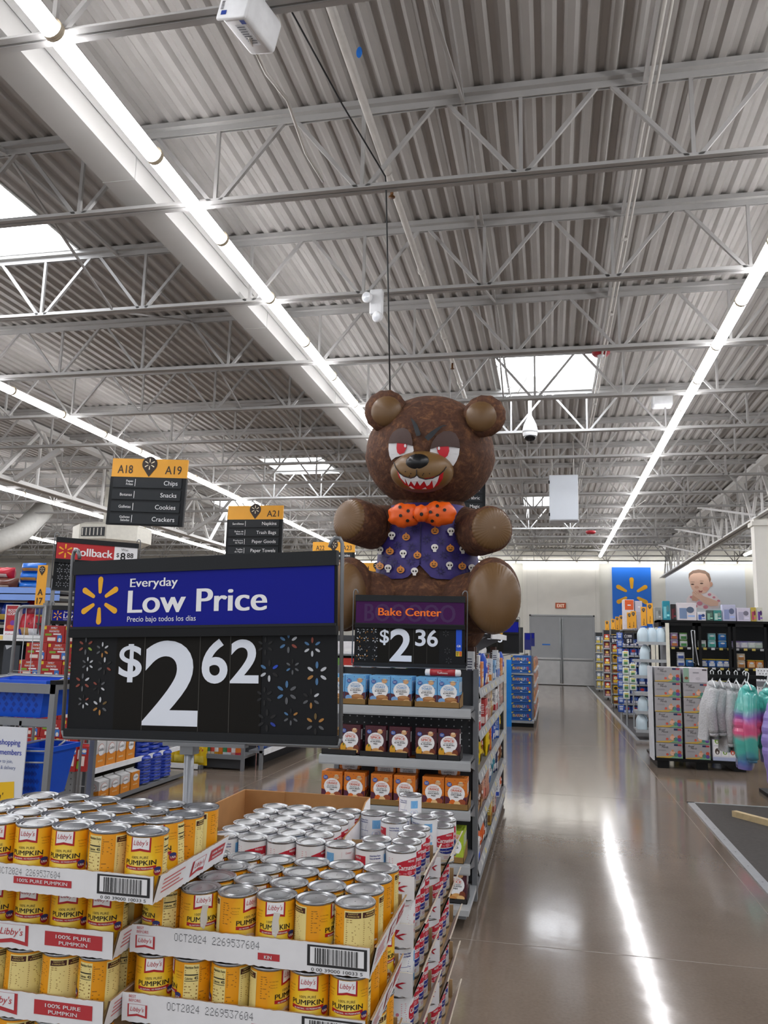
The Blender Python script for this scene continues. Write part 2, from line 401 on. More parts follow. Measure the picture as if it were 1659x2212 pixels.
while x < 9.6:
    lab = '%s wall-top lamp above the far white wall' % ORD[n]
    if wl is None:
        wl = dup(lampA, (x + 1.22, YF - .42, 5.1), pi / 2, lab, 'lamps along the far wall')
        for ch in wl.children:
            if ch.name.startswith('diffuser'): ch.data = ch.data.copy(); ch.data.materials[0] = LENSW
    else: dup(wl, (x + 1.22, YF - .42, 5.1), pi / 2, lab)
    x += 1.27; n += 1
# ------------------------------------------------------------------ canned pumpkin
TIN = mat('#b4b6b8', .34, .95, 0, .03, 40); TINRIM = mat('#a3a5a8', .25, .95, 0, .0)
def label_mat():
    m = bpy.data.materials.new('pumpkin_label_paper'); m.use_nodes = True; nt = m.node_tree; b = nt.nodes['Principled BSDF']; L = nt.links.new
    tc = nt.nodes.new('ShaderNodeTexCoord'); sp = nt.nodes.new('ShaderNodeSeparateXYZ'); L(tc.outputs['Object'], sp.inputs[0])
    def mth(op, a, c=None):
        n = nt.nodes.new('ShaderNodeMath'); n.operation = op
        for k, v in ((0, a), (1, c)):
            if v is None: continue
            if hasattr(v, 'is_output'): L(v, n.inputs[k])
            else: n.inputs[k].default_value = v
        return n.outputs[0]
    neg = mth('MULTIPLY', sp.outputs[1], -1.0); an = mth('ARCTAN2', sp.outputs[0], neg)
    a2 = mth('MULTIPLY', mth('SUBTRACT', an, .0), .75); z2 = mth('MULTIPLY', mth('SUBTRACT', sp.outputs[2], .05), 11.0)
    d = mth('SQRT', mth('ADD', mth('MULTIPLY', a2, a2), mth('MULTIPLY', z2, z2)))
    nz = nt.nodes.new('ShaderNodeTexNoise'); nz.inputs['Scale'].default_value = 25; L(tc.outputs['Object'], nz.inputs['Vector'])
    d2 = mth('ADD', d, mth('MULTIPLY', mth('SUBTRACT', nz.outputs['Fac'], .5), .35))
    r = nt.nodes.new('ShaderNodeValToRGB'); e = r.color_ramp.elements; e[0].position = .1; e[0].color = lin('#ffe870'); e[1].position = .95; e[1].color = lin('#f0a012')
    x = r.color_ramp.elements.new(.5); x.color = lin('#fbcb22')
    L(d2, r.inputs['Fac']); L(r.outputs['Color'], b.inputs['Base Color']); b.inputs['Roughness'].default_value = .38
    return m
PLAB = label_mat(); PRED = ink('#b3161f'); PDK = ink('#3a1d10'); PCREAM = ink('#f0dd90'); PBRN = ink('#8a5a1c'); PHDR = ink('#43170f')
def can_body(r, h, name='can', lidmat=TIN):
    mb = MB()
    mb.lathe([(r * .9, .002), (r + .0012, .0), (r + .0012, .003), (r - .0006, .006), (r - .0006, h - .006), (r + .0012, h - .004), (r + .0014, h - .001), (r + .0004, h), (r - .001, h - .001)], TINRIM, 36, cap=False)
    return mb
def can_lid(r, h, m=TIN):
    mb = MB()
    mb.lathe([(r + .0002, h - .0006), (r - .002, h - .0008), (r - .0032, h - .0042), (r * .86, h - .0040), (r * .82, h - .0022), (r * .76, h - .0024), (r * .72, h - .0038), (r * .67, h - .0040), (r * .64, h - .0026), (r * .58, h - .0024), (r * .3, h - .0022), (.001, h - .002)], m, 36, cap=False)
    return mb
PR, PH = .0376, .1127
def banner(mb, fn, a, b, w_, h_, c, red, white, scr, hgt):                 # red-edged white banner with notched foot
    def out(k): return [(a - w_ / 2 + k, b + h_), (a - w_ / 2 + k, b + k * 1.3), (a, b + h_ * .13 + k * 1.3), (a + w_ / 2 - k, b + k * 1.3), (a + w_ / 2 - k, b + h_)]
    mb.fill(fn, out(0), c, red, w_ * .12); mb.fill(fn, out(w_ * .085), c * 2.2, white, w_ * .12)
    mb.text(fn, "Libby's", a, b + h_ * .50, h_ * .34, c * 3.2, scr, bold=.0, fit=w_ * .70, shear=.25)
def pumpkin_label(torn=False):
    mb = MB(); fn = drum(PR); C0 = .00035
    mb.lathe([(PR, .005), (PR, PH - .0055)], PLAB, 48, cap=False)
    banner(mb, fn, 0, .081, .038, .0258, C0, PRED, INKWHT, PRED, True)
    # front panel
    if not torn:
        mb.text(fn, '100% PURE', 0, .0705, .0045, C0, PDK, bold=0, fit=.031)
        mb.text(fn, 'PUMPKIN', 0, .0595, .0088, C0, ink('#1d0f0a'), bold=.02, fit=.061)
    else:
        mb.text(fn, '100%', -.009, .0705, .0045, C0, PDK, bold=0, fit=.013); mb.text(fn, 'PUM', -.017, .0595, .0092, C0, ink('#1d0f0a'), bold=.02, fit=.027); mb.text(fn, 'KIN', .02, .0595, .0092, C0, ink('#1d0f0a'), bold=.02, fit=.02)
        mb.poly(fn, [(-.004, .052), (.003, .046), (.009, .06), (.007, .076), (.010, .088), (-.002, .09), (-.005, .07)], C0 * 3.2, mat('#d9d5cc', .8))
    mb.add([fn(a, .0505 + .004 * (a / .031) ** 2 * .4 + d, C0) for a in [-.031 + .0062 * i for i in range(11)] for d in (0, .0062)], [(2 * i, 2 * i + 2, 2 * i + 3, 2 * i + 1) for i in range(10)], PRED)
    mb.text(fn, 'ALL NATURAL - NO PRESERVATIVES', 0, .0525, .0026, C0 * 2, INKWHT, bold=.01, fit=.05, res=2)
    mb.fill(fn, [(-.033, .012), (-.022, .035), (-.008, .043), (.008, .041), (.022, .030), (.031, .012)], C0, ink('#efe3c4'))
    for a, b, r_, col in ((-.016, .028, .008, '#c9843c'), (-.004, .033, .008, '#d9a96a'), (.008, .028, .008, '#b86a2a'), (.018, .022, .006, '#f4eddc')): mb.disc(fn, a, b, r_, r_ * .7, C0 * 2, ink(col), 12)
    mb.disc(fn, .034, .0475, .0078, .0078, C0 * 2.4, ink('#a51f2c'), 16); mb.disc(fn, .034, .0515, .0072, .0036, C0 * 3.2, ink('#2a3270'), 14)
    mb.text(fn, 'USA', .034, .045, .004, C0 * 3.6, INKWHT, bold=.02, fit=.011)
    for a in (.0335, -.0335):
        for b, w_ in ((.089, .017), (.0835, .013), (.079, .013)): mb.text(fn, 'GLUTEN FREE' if b > .085 else 'Vitamin A', a, b, .0019, C0, PBRN, bold=.0, fit=w_, res=1)
    # nutrition panel
    mb.rect(fn, .045, .008, .073, .1045, C0, PCREAM, 6); mb.text(fn, 'Nutrition Facts', .059, .0975, .0045, C0 * 2, INKBLK, bold=.03, fit=.025)
    mb.lines(fn, .047, .071, .088, .096, 2, C0 * 2, PBRN, .4, .2, 3); mb.rect(fn, .0465, .0855, .0715, .0875, C0 * 2, INKBLK, 4)
    mb.text(fn, 'Calories', .0545, .0785, .0042, C0 * 2, INKBLK, bold=.02, fit=.014); mb.text(fn, '45', .068, .0785, .0055, C0 * 2, INKBLK, bold=.02, fit=.007); mb.rect(fn, .0465, .0755, .0715, .0765, C0 * 2, INKBLK, 4)
    mb.lines(fn, .047, .066, .014, .074, 12, C0 * 2, PBRN, .28, .45, 5)
    for i in range(8): mb.rect(fn, .0685, .02 + .0065 * i, .071, .022 + .0065 * i, C0 * 2, PBRN)
    # orange strip with small print and icons
    mb.lines(fn, .0755, .094, .072, .1, 8, C0, PBRN, .35, .4, 8); mb.rect(fn, .075, .028, .096, .031, C0, INKWHT, 4); mb.lines(fn, .0755, .0905, .034, .060, 4, C0, PBRN, .2, .5, 9)
    mb.rect(fn, .088, .012, .095, .021, C0, ink('#5b1414'), 2); mb.text(fn, 'f', .0925, .0125, .0075, C0 * 2, INKWHT, bold=.03)
    mb.disc(fn, .080, .016, .004, .0038, C0, ink('#a85a10'), 12)
    # recipe panel
    mb.rect(fn, .0985, .008, .1685, .1045, C0, PCREAM, 14)
    for a0, a1, t1 in ((.1005, .130, 'FAMOUS'), (.133, .166, 'NEW FASHIONED')):
        mb.rect(fn, a0, .0925, a1, .102, C0 * 2, PHDR, 6); mb.text(fn, t1, (a0 + a1) / 2, .0985, .0026, C0 * 3, ink('#e8cf7d'), bold=.02, fit=(a1 - a0) * .6, res=1); mb.text(fn, 'PUMPKIN PIE', (a0 + a1) / 2, .0943, .0026, C0 * 3, ink('#e8cf7d'), bold=.02, fit=(a1 - a0) * .75, res=1)
        mb.lines(fn, a0 + .002, a1 - .002, .046, .091, 13, C0 * 2, PBRN, .3, .6, int(a0 * 1000))
    mb.lines(fn, .101, .166, .011, .044, 8, C0 * 2, PBRN, .28, .25, 77)
    mb.lines(fn, .178, .196, .06, .1, 10, C0, PBRN, .3, .4, 15)
    return mb
def make_can(name, r, h, lab, label, cat, group):
    t = can_body(r, h).build(name); tag(t, label, cat, group)
    lab.build('label', t); can_lid(r, h).build('lid', t); return t
PCAN = make_can('pumpkin_can', PR, PH, pumpkin_label(), 'x', 'can', 'cans of pumpkin'); PTORN = make_can('pumpkin_can', PR, PH, pumpkin_label(True), 'x', 'can', 'cans of pumpkin')
_used = {'p': False, 't': False, 'c': False}
def put(proto, key, loc, rz, label, group, rot=None):
    if not _used[key]:
        _used[key] = True; proto.location = loc; proto.rotation_euler = rot or (0, 0, rz); proto['label'] = label; proto['group'] = group; return proto
    return dup(proto, loc, rz, label, group, rot=rot)
rnd = random.Random(3)
PT = .0775
F, NU, RE, QR = 0, radians(-90), radians(-205), radians(-135)          # which face of the label looks at the camera
def pumpkin_tray_cans(xr, yf, z, cols, rows, turns, where, skip=(), hide_mid=False, tilt=None):
    for j in range(rows):
        for i in range(cols):
            if (i, j) in skip or (hide_mid and 0 < i and j > 0): continue
            rz = turns[i] if j == 0 and i < len(turns) else rnd.choice((0, -90, 150, -130, 40, -60)) * pi / 180
            proto, key = (PTORN, 't') if rz in ('T', 'T2') else (PCAN, 'p')
            if rz == 'T': rz = radians(33)
            if rz == 'T2': rz = radians(15)
            lab = 'yellow pumpkin can, %s from right, %s row, %s' % (ORD[i], ['front', 'second', 'third', 'back'][j], where)
            x = xr - .039 - PT * i + rnd.uniform(-.0008, .0008); y = yf + .041 + PT * j
            rot = None
            if tilt and (i, j) in tilt: rot = (tilt[(i, j)][0], tilt[(i, j)][1], rz)
            put(proto, key, (x, y, z + .003 + (tilt[(i, j)][2] if rot else 0)), rz, lab, 'pumpkin cans in ' + where, rot)
# ------------------------------------------------------------------ printed cardboard trays
BOARD = mat('#f0f1f3', .7, 0, 0, .03, 25); BOARDIN = mat('#a98a62', .85, 0, 0, .06, 30); TRED = ink('#c23a40'); TRED2 = ink('#cf6a6c'); TBLK = ink('#2c2c2e')
D57 = {'O': '0E11111111110E', 'C': '0E11101010110E', 'T': '1F040404040404', '0': '0E11131519110E', '1': '040C040404040E', '2': '0E11010608101F', '3': '1F02040201110E', '4': '02060A121F0202', '5': '1F101E0101110E', '6': '0608101E11110E', '7': '1F010204080808', '9': '0E11110F01020C', ' ': '00000000000000'}
def dots(mb, fn, t, a, b, h, c, m, wx=1.3):
    p = h / 7
    for ch in t:
        g = D57[ch]
        for r_ in range(7):
            bits = int(g[2 * r_:2 * r_ + 2], 16); run = None
            for k in range(6):
                on = k < 5 and bits >> (4 - k) & 1
                if on and run is None: run = k
                if not on and run is not None:
                    mb.rect(fn, a + run * p * wx, b + (6 - r_) * p, a + (k - .15) * p * wx, b + (6 - r_ + .55) * p, c, m); run = None
        a += 6.4 * p * wx
def barcode(mb, fn, a, b, w_, h_, c):
    mb.rect(fn, a, b + h_ * .2, a + w_, b + h_, c, TBLK); mb.rect(fn, a + w_ * .05, b + h_ * .3, a + w_ * .95, b + h_ * .93, c * 1.6, INKWHT)
    rr = random.Random(11); x = a + w_ * .13
    while x < a + w_ * .85:
        q = rr.choice((.006, .010, .016, .02)) * w_; mb.rect(fn, x, b + h_ * .31, x + q, b + h_ * .9, c * 2.4, TBLK); x += q + rr.choice((.006, .01, .018)) * w_
    mb.text(fn, '0 00 39000 10033 5', a + w_ / 2, b + h_ * .01, h_ * .13, c, TBLK, bold=0, fit=w_ * .86)
def wall_board(mb, fn, L, h, m, flare=0.0, seed=1, inner=BOARDIN):
    rr = random.Random(seed); n = int(L / .008); vs = []; th = .004
    for i in range(n + 1):
        a = L * i / n; j = rr.uniform(-.0012, .0008) if i % 2 else 0
        lo = rr.uniform(-.001, .001) if i % 2 else -.0012
        vs += [fn(a, lo, 0), fn(a, h + j, flare), fn(a, h + j, flare - th), fn(a, 0, -th)]
    fs = []; fs2 = []
    for i in range(n):
        k = 4 * i; fs += [(k, k + 4, k + 5, k + 1)]; fs2 += [(k + 1, k + 5, k + 6, k + 2), (k + 2, k + 6, k + 7, k + 3), (k + 3, k + 7, k + 4, k)]
    mb.add(vs, fs, m); mb.add(vs, fs2, inner)
def pumpkin_tray(x0, x1, y0, y1, z, h, kind, label, seed):
    t = thing('cardboard_tray', label, 'tray', ((x0 + x1) / 2, y0, z), 0, 'printed trays under the pumpkin cans')
    W, D = x1 - x0, y1 - y0; C1 = .0008
    mb = MB(); mb.box(-W / 2, W / 2, 0, D, 0, .003, BOARDIN); mb.build('base', t)
    mb = MB(); fl = .004
    f0 = front(-W / 2, 0, 0); fn = lambda a, b, c=0: f0(a, b, c + fl * b / h)
    wall_board(mb, f0, W, h, BOARD, fl, seed)
    if kind == 'A':
        dots(mb, fn, 'OCT2024 2269537604', W * .33, h * .62, h * .25, C1, TBLK, .66); mb.rect(fn, W * .40, h * .30, W * .655, h * .56, C1, TRED, 4)
        mb.text(fn, '100% PURE PUMPKIN', W * .5275, h * .37, h * .13, C1 * 2, INKWHT, bold=.02, fit=W * .22); barcode(mb, fn, W * .765, h * .03, W * .222, h * .9, C1)
    elif kind == 'B':
        banner(mb, fn, W * .55, h * .13, W * .15, h * .78, C1, TRED, BOARD, TRED, True); mb.rect(fn, W * .70, h * .26, W * .955, h * .80, C1, TRED, 4)
        mb.text(fn, '100% PURE', W * .8275, h * .57, h * .14, C1 * 2, INKWHT, bold=.02, fit=W * .155); mb.text(fn, 'PUMPKIN', W * .8275, h * .34, h * .14, C1 * 2, INKWHT, bold=.02, fit=W * .125)
        mb.text(fn, 'NET WT 22.5 lb', W * .41, h * .55, h * .08, C1, TRED, bold=0); mb.text(fn, 'DO NOT FREEZE', W * .41, h * .35, h * .08, C1, TRED, bold=0)
    else:
        mb.text(fn, 'BEST', W * .03, h * .84, h * .1, C1, TRED, al='L', bold=0); mb.text(fn, 'BEFORE:', W * .03, h * .70, h * .1, C1, TRED, al='L', bold=0)
        banner(mb, fn, W * .068, h * .16, W * .085, h * .46, C1, TRED, BOARD, TRED, True); dots(mb, fn, 'OCT2024 2269537604', W * .195, h * .56, h * .28, C1, TBLK, .73)
        mb.rect(fn, W * .55, h * .22, W * .64, h * .46, C1, TRED, 2); mb.text(fn, 'KIN', W * .592, h * .27, h * .13, C1 * 2, INKWHT, bold=.02); barcode(mb, fn, W * .752, h * .03, W * .238, h * .9, C1)
    mb.build('front_panel', t)
    mb = MB(); s0 = sidex(W / 2, 0, 0); fl2 = .012; sn = lambda a, b, c=0: s0(a, b, c + fl2 * b / h); h2 = h * 1.02
    wall_board(mb, s0, D, h2, BOARD, fl2, seed + 1)
    mb.lines(sn, D * .06, D * .36, h * .25, h * .85, 4, C1, TRED2, .35, .3, seed); banner(mb, sn, D * .55, h * .16, D * .2, h * .62, C1, TRED, BOARD, TRED, True)
    mb.rect(sn, D * .72, h * .32, D * .95, h * .8, C1, TRED, 2); mb.text(sn, '100% PURE', D * .835, h * .6, h * .1, C1 * 2, INKWHT, bold=.02, fit=D * .18); mb.text(sn, 'PUMPKIN', D * .835, h * .4, h * .1, C1 * 2, INKWHT, bold=.02, fit=D * .15)
    mb.build('side_panel', t)
    mb = MB(); wall_board(mb, plane((-W / 2, D, 0), (0, -1, 0), (0, 0, 1)), D, h, BOARD, .004, seed + 2); mb.build('side_panel', t)
    mb = MB(); wall_board(mb, plane((W / 2, D, 0), (-1, 0, 0), (0, 0, 1)), W, h, BOARD, .004, seed + 3); mb.build('back_panel', t)
    return t
LH = .048; ZA, PITCHZ = 1.134, .1185
XA = -.700; XB = -.798; XM = -.322
WT = PT * 6 + .004
t1 = 'top tray of left stack'
pumpkin_tray(XA - WT, XA, 1.405, 1.405 + PT * 4 + .006, ZA - .006, LH, 'A', 'white cardboard pumpkin tray with black barcode, on top of the left stack', 1)
pumpkin_tray_cans(XA, 1.405, ZA - .006, 6, 4, [radians(v) if not isinstance(v,str) else v for v in (9, -104, 9, 9, 20, 10)], t1, tilt={(0, 1): (radians(-2), radians(-5), .003)})
zz = ZA - PITCHZ
t2 = 'second tray of left stack'
pumpkin_tray(XB - WT, XB, 1.455, 1.455 + PT * 4 + .006, zz - .006, LH, 'B', 'white cardboard tray with large red banner, second down in the left stack', 5)
pumpkin_tray_cans(XB, 1.455, zz - .006, 6, 4, [radians(v) if not isinstance(v,str) else v for v in (9, 19, 8, 9, 0, 0)], t2, hide_mid=True)
z3 = zz - PITCHZ
t3 = 'third tray of left stack'
pumpkin_tray(XB - WT - .008, XB - .008, 1.452, 1.452 + PT * 4 + .006, z3 - .006, LH, 'B', 'white cardboard tray with large red banner, third down in the left stack', 9)
pumpkin_tray_cans(XB - .008, 1.452, z3 - .006, 6, 4, [radians(v) if not isinstance(v,str) else v for v in (-100, -156, -166, -160, 0, 0)], t3, hide_mid=True)
z4 = z3 - PITCHZ
pumpkin_tray(XB - WT - .012, XB - .012, 1.452, 1.452 + PT * 4 + .006, z4 - .006, LH, 'B', 'lowest visible white pumpkin tray at the foot of the left stack', 13)
pumpkin_tray_cans(XB - .012, 1.452, z4 - .006, 6, 1, [radians(v) if not isinstance(v,str) else v for v in (-160, -155, -150, 0, 0, 0)], 'lowest tray of left stack')
zm = 1.013
m1 = 'top tray of middle stack'
pumpkin_tray(XM - WT, XM, 1.505, 1.505 + PT * 4 + .006, zm - .006, LH + .003, 'C', 'crumpled white pumpkin tray with barcode, on top of the middle stack', 21)
pumpkin_tray_cans(XM, 1.505, zm - .006, 6, 4, [radians(v) if not isinstance(v,str) else v for v in (-167, 93, 'T2', 67, 'T', -42)], m1)
zn = zm - PITCHZ
m2 = 'second tray of middle stack'
pumpkin_tray(XM - WT - .004, XM - .004, 1.50, 1.50 + PT * 4 + .006, zn - .006, LH + .003, 'C', 'white pumpkin tray with barcode, second down in the middle stack', 25)
pumpkin_tray_cans(XM - .004, 1.50, zn - .006, 6, 4, [radians(v) if not isinstance(v,str) else v for v in (5, 10, 80, -105, -71, 21)], m2, hide_mid=True)
zo = zn - PITCHZ
pumpkin_tray(XM - WT - .002, XM - .002, 1.49, 1.49 + PT * 4 + .006, zo - .006, LH, 'C', 'lowest visible white pumpkin tray at the foot of the middle stack', 29)
pumpkin_tray_cans(XM - .002, 1.49, zo - .006, 6, 4, [radians(v) if not isinstance(v,str) else v for v in (10, -70, 30, 0, 0, 0)], 'lowest tray of middle stack', hide_mid=True)
# low pallet stack base that carries the trays
plb = thing('pallet_base', 'black plinth beneath the stacked pumpkin trays', 'pallet', (0, 0, 0))
mb = MB(); mb.box(XB - WT - .02, XB, 1.45, 1.78, .12, z4 - .008, BLACKP); mb.box(XM - WT, XM - .004, 1.50, 1.80, .12, zo - .008, BLACKP); mb.build('plinth', plb)
mb = MB()
for x in (-1.26, -.82, -.36): mb.box(x - .05, x + .05, 1.46, 1.78, 0, .12, BLACKP)
mb.build('runners', plb)
# ------------------------------------------------------------------ evaporated milk cans and their trays
CR, CH = .0368, .1005
MWHT = mat('#eceef1', .4, 0, 0, .02); MRED = ink('#c01730'); MBLU = ink('#1c2f8f'); MSKY = ink('#6fb2e6'); MPNK = ink('#d97c8a'); MINK = ink('#4b5fae')
def milk_label():
    mb = MB(); fn = drum(CR); c = .00035
    mb.lathe([(CR, .005), (CR, CH - .0055)], MWHT, 40, cap=False)
    pts = [(-.030, .062), (-.027, .074), (-.012, .079), (.010, .0835), (.031, .0835), (.031, .05), (.022, .0455), (-.022, .0445), (-.030, .050)]
    mb.fill(fn, pts, c, MRED)
    mb.text(fn, 'NESTL\u00c9', .009, .0755, .0045, c * 2, INKWHT, bold=.02, fit=.019); mb.text(fn, 'Carnation', 0, .0585, .0115, c * 2, INKWHT, bold=.02, fit=.053, shear=.1)
    mb.disc(fn, .004, .0515, .006, .005, c * 2, MPNK, 12)
    pts = [(-.027, .0405), (-.016, .0425), (0, .043), (.016, .0435), (.031, .0465), (.030, .034), (.014, .0285), (0, .0275), (-.014, .030), (-.023, .034)]
    mb.fill(fn, pts, c, MBLU); mb.text(fn, 'Evaporated Milk', .002, .0335, .005, c * 2, INKWHT, bold=.0, fit=.044, shear=.15)
    mb.text(fn, 'VITAMIN D', 0, .0195, .003, c, MRED, bold=0, fit=.016, res=1); mb.text(fn, 'ADDED', 0, .0155, .003, c, MRED, bold=0, fit=.011, res=1); mb.rect(fn, -.03, .006, .031, .0125, c, ink('#eadfc6'), 6)
    # nutrition side
    mb.text(fn, 'Nutrition Facts', .055, .083, .0042, c, MBLU, bold=.03, fit=.027); mb.text(fn, 'Datos de Nutrici\u00f3n', .055, .077, .004, c, MBLU, bold=.03, fit=.027)
    mb.lines(fn, .042, .069, .040, .074, 8, c, MINK, .3, .3, 2); mb.rect(fn, .0415, .0555, .0695, .0565, c, MBLU, 3); mb.text(fn, 'Calories 40', .054, .034, .005, c, MBLU, bold=.03, fit=.025); mb.lines(fn, .042, .069, .01, .03, 6, c, MINK, .25, .3, 4)
    # blue panel side
    mb.rect(fn, .082, .062, .106, .085, c, MSKY, 4); mb.lines(fn, .084, .104, .066, .083, 5, c * 2, INKWHT, .12, .3, 6); mb.disc(fn, .094, .048, .013, .009, c, ink('#c3d8ef'), 18); mb.disc(fn, .094, .048, .011, .007, c * 2, MWHT, 18); mb.lines(fn, .089, .099, .043, .053, 3, c * 3, MBLU, .3, .2, 7)
    mb.rect(fn, .082, .020, .106, .036, c, MSKY, 4); mb.lines(fn, .083, .105, .01, .019, 3, c, MBLU, .4, .4, 8)
    # story side
    mb.lines(fn, .125, .160, .074, .088, 4, c, MPNK, .35, .25, 9); mb.text(fn, 'Carnation', .143, .083, .005, c, MRED, bold=0, fit=.016, shear=.2); mb.lines(fn, .128, .158, .036, .066, 7, c, MPNK, .22, .4, 10)
    for b in (.025, .045, .06): mb.disc(fn, .172, b, .004, .004, c, MPNK, 10)
    mb.lines(fn, .18, .196, .03, .085, 12, c, MPNK, .25, .3, 12)
    return mb
MCAN = make_can('evaporated_milk_can', CR, CH, milk_label(), 'x', 'can', 'cans of evaporated milk')
MX, MY, MZ, MP = -.359, 2.008, 1.0085, .0757
mrow = ['front', 'second', 'third', 'fourth', 'fifth', 'sixth', 'seventh', 'eighth', 'ninth', 'tenth']
FIX = {(0, 0): 38, (1, 0): -55, (2, 0): -175, (3, 0): 60, (4, 0): 50, (5, 0): 30, (0, 1): 60, (0, 2): 62, (0, 3): 70, (0, 5): -120, (1, 5): -45, (2, 5): -120, (3, 5): 35, (1, 4): -75}
for j in range(6):
    for i in range(7):
        if i in (1, 2) and 1 <= j <= 4 and (i, j) not in ((1, 1), (1, 4)): continue
        if i == 0 and j == 4: continue
        rz = radians(FIX.get((i, j), rnd.choice((-130, 60, -60, 170, 110, 20))))
        put(MCAN, 'c', (MX - MP * i + rnd.uniform(-.0008, .0008), MY + MP * j, MZ + (.0 if i < 3 else .0)), rz,
            'white evaporated milk can, %s from the right in the %s row of the milk display' % (ORD[i], mrow[j]), 'evaporated milk cans on the top trays')
put(MCAN, 'c', (-.452, MY + MP * 8.9, MZ + .004), radians(-115), 'lone white milk can standing tallest at the back of the milk display', 'evaporated milk cans on the top trays')
for k, (x, y) in enumerate(((-.315, 2.42), (-.318, 2.50), (-.335, 2.58))):
    put(MCAN, 'c', (x, y, MZ - .028), radians(30), 'white milk can in the far right tray, %s behind the leaning board' % ORD[k], 'evaporated milk cans on the top trays')
MTB = mat('#f0f0f2', .7, 0, 0, .03, 25); MTR = ink('#b5182c'); MSC = ink('#c5788a')
def milk_tray(x0, x1, y0, y1, z, h, label, seed, lean=.02, back=True):
    t = thing('milk_tray', label, 'tray', ((x0 + x1) / 2, y0, z), 0, 'white trays under the milk cans')
    W, D = x1 - x0, y1 - y0; c = .0009
    mb = MB(); mb.box(-W / 2, W / 2, 0, D, 0, .003, BOARDIN); mb.build('base', t)
    mb = MB(); f0 = front(-W / 2, 0, 0); wall_board(mb, f0, W, h, MTB, .002, seed, ink('#cfc4b2'))
    mb.text(f0, 'Evaporated Milk', W * .51, h * .33, h * .42, c * 2, MTR, bold=.02, fit=W * .92, shear=.3); mb.build('front_panel', t)
    mb = MB(); s0 = sidex(W / 2, 0, 0); sn = lambda a, b, q=0: s0(a, b, q + lean * b / h)
    h2 = h * 1.1; wall_board(mb, s0, D, h2, MTB, lean * 1.1, seed + 1, ink('#cfc4b2'))
    mb.lines(sn, D * .05, D * .2, h * .35, h * .8, 3, c, MSC, .4, .3, seed); mb.disc(sn, D * .36, h * .58, D * .08, h * .36, c, MTR, 18); mb.text(sn, 'Carnation', D * .36, h * .52, h * .14, c * 2, INKWHT, bold=.02, fit=D * .14)
    mb.lines(sn, D * .5, D * .95, h * .3, h * .9, 4, c, MSC, .35, .2, seed + 2); mb.disc(sn, D * .86, h * .3, D * .06, h * .12, c * 2, ink('#1f1f24'), 12); mb.build('side_panel', t)
    mb = MB(); wall_board(mb, plane((-W / 2, D, 0), (0, -1, 0), (0, 0, 1)), D, h, MTB, .002, seed + 3); mb.build('side_panel', t)
    mb = MB(); wall_board(mb, plane((W / 2, D, 0), (-1, 0, 0), (0, 0, 1)), W, h, MTB, .002, seed + 4); mb.build('back_panel', t); return t
lv = ['topmost', 'second down', 'third down', 'fourth down', 'fifth down']
MPZ = .1055
for k in range(5):
    z = MZ - .004 - MPZ * k
    milk_tray(MX - MP * 6 - .04, MX + .041, MY - .041, MY + MP * 3 + .04, z, .052, 'white milk tray with red script, %s in the near stack' % lv[k], 40 + k * 7, .022 + .004 * (k % 2))
    if k:
        for i in range(3): put(MCAN, 'c', (MX - MP * i, MY, z + .0035), radians((-120, 170, -50, 100)[(k + i) % 4]), 'white milk can, %s from right, front of tray %s in near stack' % (ORD[i], lv[k]), 'milk cans in the near stack')
        for j in range(1, 4): put(MCAN, 'c', (MX, MY + MP * j, z + .0035), radians((50, 75, 60)[j - 1]), 'white milk can, %s behind the corner, side of tray %s in near stack' % (ORD[j - 1], lv[k]), 'milk cans in the near stack')
    z2 = z - .03
    milk_tray(MX - MP * 3.1, MX + .062, MY + MP * 4 - .033, MY + MP * 8 - .03, z2, .052, 'white milk tray leaning outward, %s in the rear stack' % lv[k], 90 + k * 7, .026 - .004 * (k % 2))
    for j in range(4):
        if k: put(MCAN, 'c', (MX + .018, MY + MP * (4 + j), z2 + .0035), radians((50, 75, 60, 30)[j]), 'white milk can %s along the side of the tray %s in the rear stack' % (ORD[j], lv[k]), 'milk cans in the rear stack')
# shelf board under the back cans and the open brown carton around the left group
bt = thing('milk_tray', 'flat white tray floor holding the rows at the back of the milk display', 'tray', (MX - .21, MY + MP * 3.5, MZ - .006))
mb = MB(); mb.box(-.33, .2, .05, .46, 0, .004, MTB); mb.build('base', bt)
cb = thing('cardboard_carton', 'large open brown cardboard carton behind the milk cans', 'carton', (0, 0, 0))
BRN = mat('#b88652', .85, 0, 0, .07, 18)
xa, xb, ya, yb, zb_, zt_ = -.952, MX - MP * 2.5 - .002, 1.98, 2.50, MZ - .10, 1.128
mb = MB(); mb.box(xa, xb, yb, yb + .005, zb_, zt_, BRN); mb.box(xa, xa + .13, yb - .004, yb, zb_, zt_ - .001, BRN); mb.build('back_wall_panel', cb)
mb = MB(); mb.box(xa - .005, xa, ya, yb, zb_, zt_, BRN); mb.build('side_wall_panel', cb)
mb = MB(); q = [(ya, MZ + .012), (2.08, MZ + .03), (2.20, MZ + .072), (2.36, MZ + .08), (2.44, zt_ - .004), (yb, zt_), (yb, zb_), (ya, zb_)]
vs = [(xb, a, b) for a, b in q] + [(xb + .004, a, b) for a, b in q]
mb.add(vs, [(0, 1, 2, 3, 4, 5, 6, 7)], BRN); mb.add(vs, [(15, 14, 13, 12, 11, 10, 9, 8)], MTB); mb.add(vs, [(i, i + 8, (i + 1) % 8 + 8, (i + 1) % 8) for i in range(8)], BRN); mb.build('side_wall_panel', cb)
mb = MB(); mb.box(xa, xb, ya, yb, zb_ - .004, zb_, BRN); mb.build('floor_panel', cb)
mp = thing('pallet_base', 'black plinth beneath the milk trays', 'pallet', (0, 0, 0))
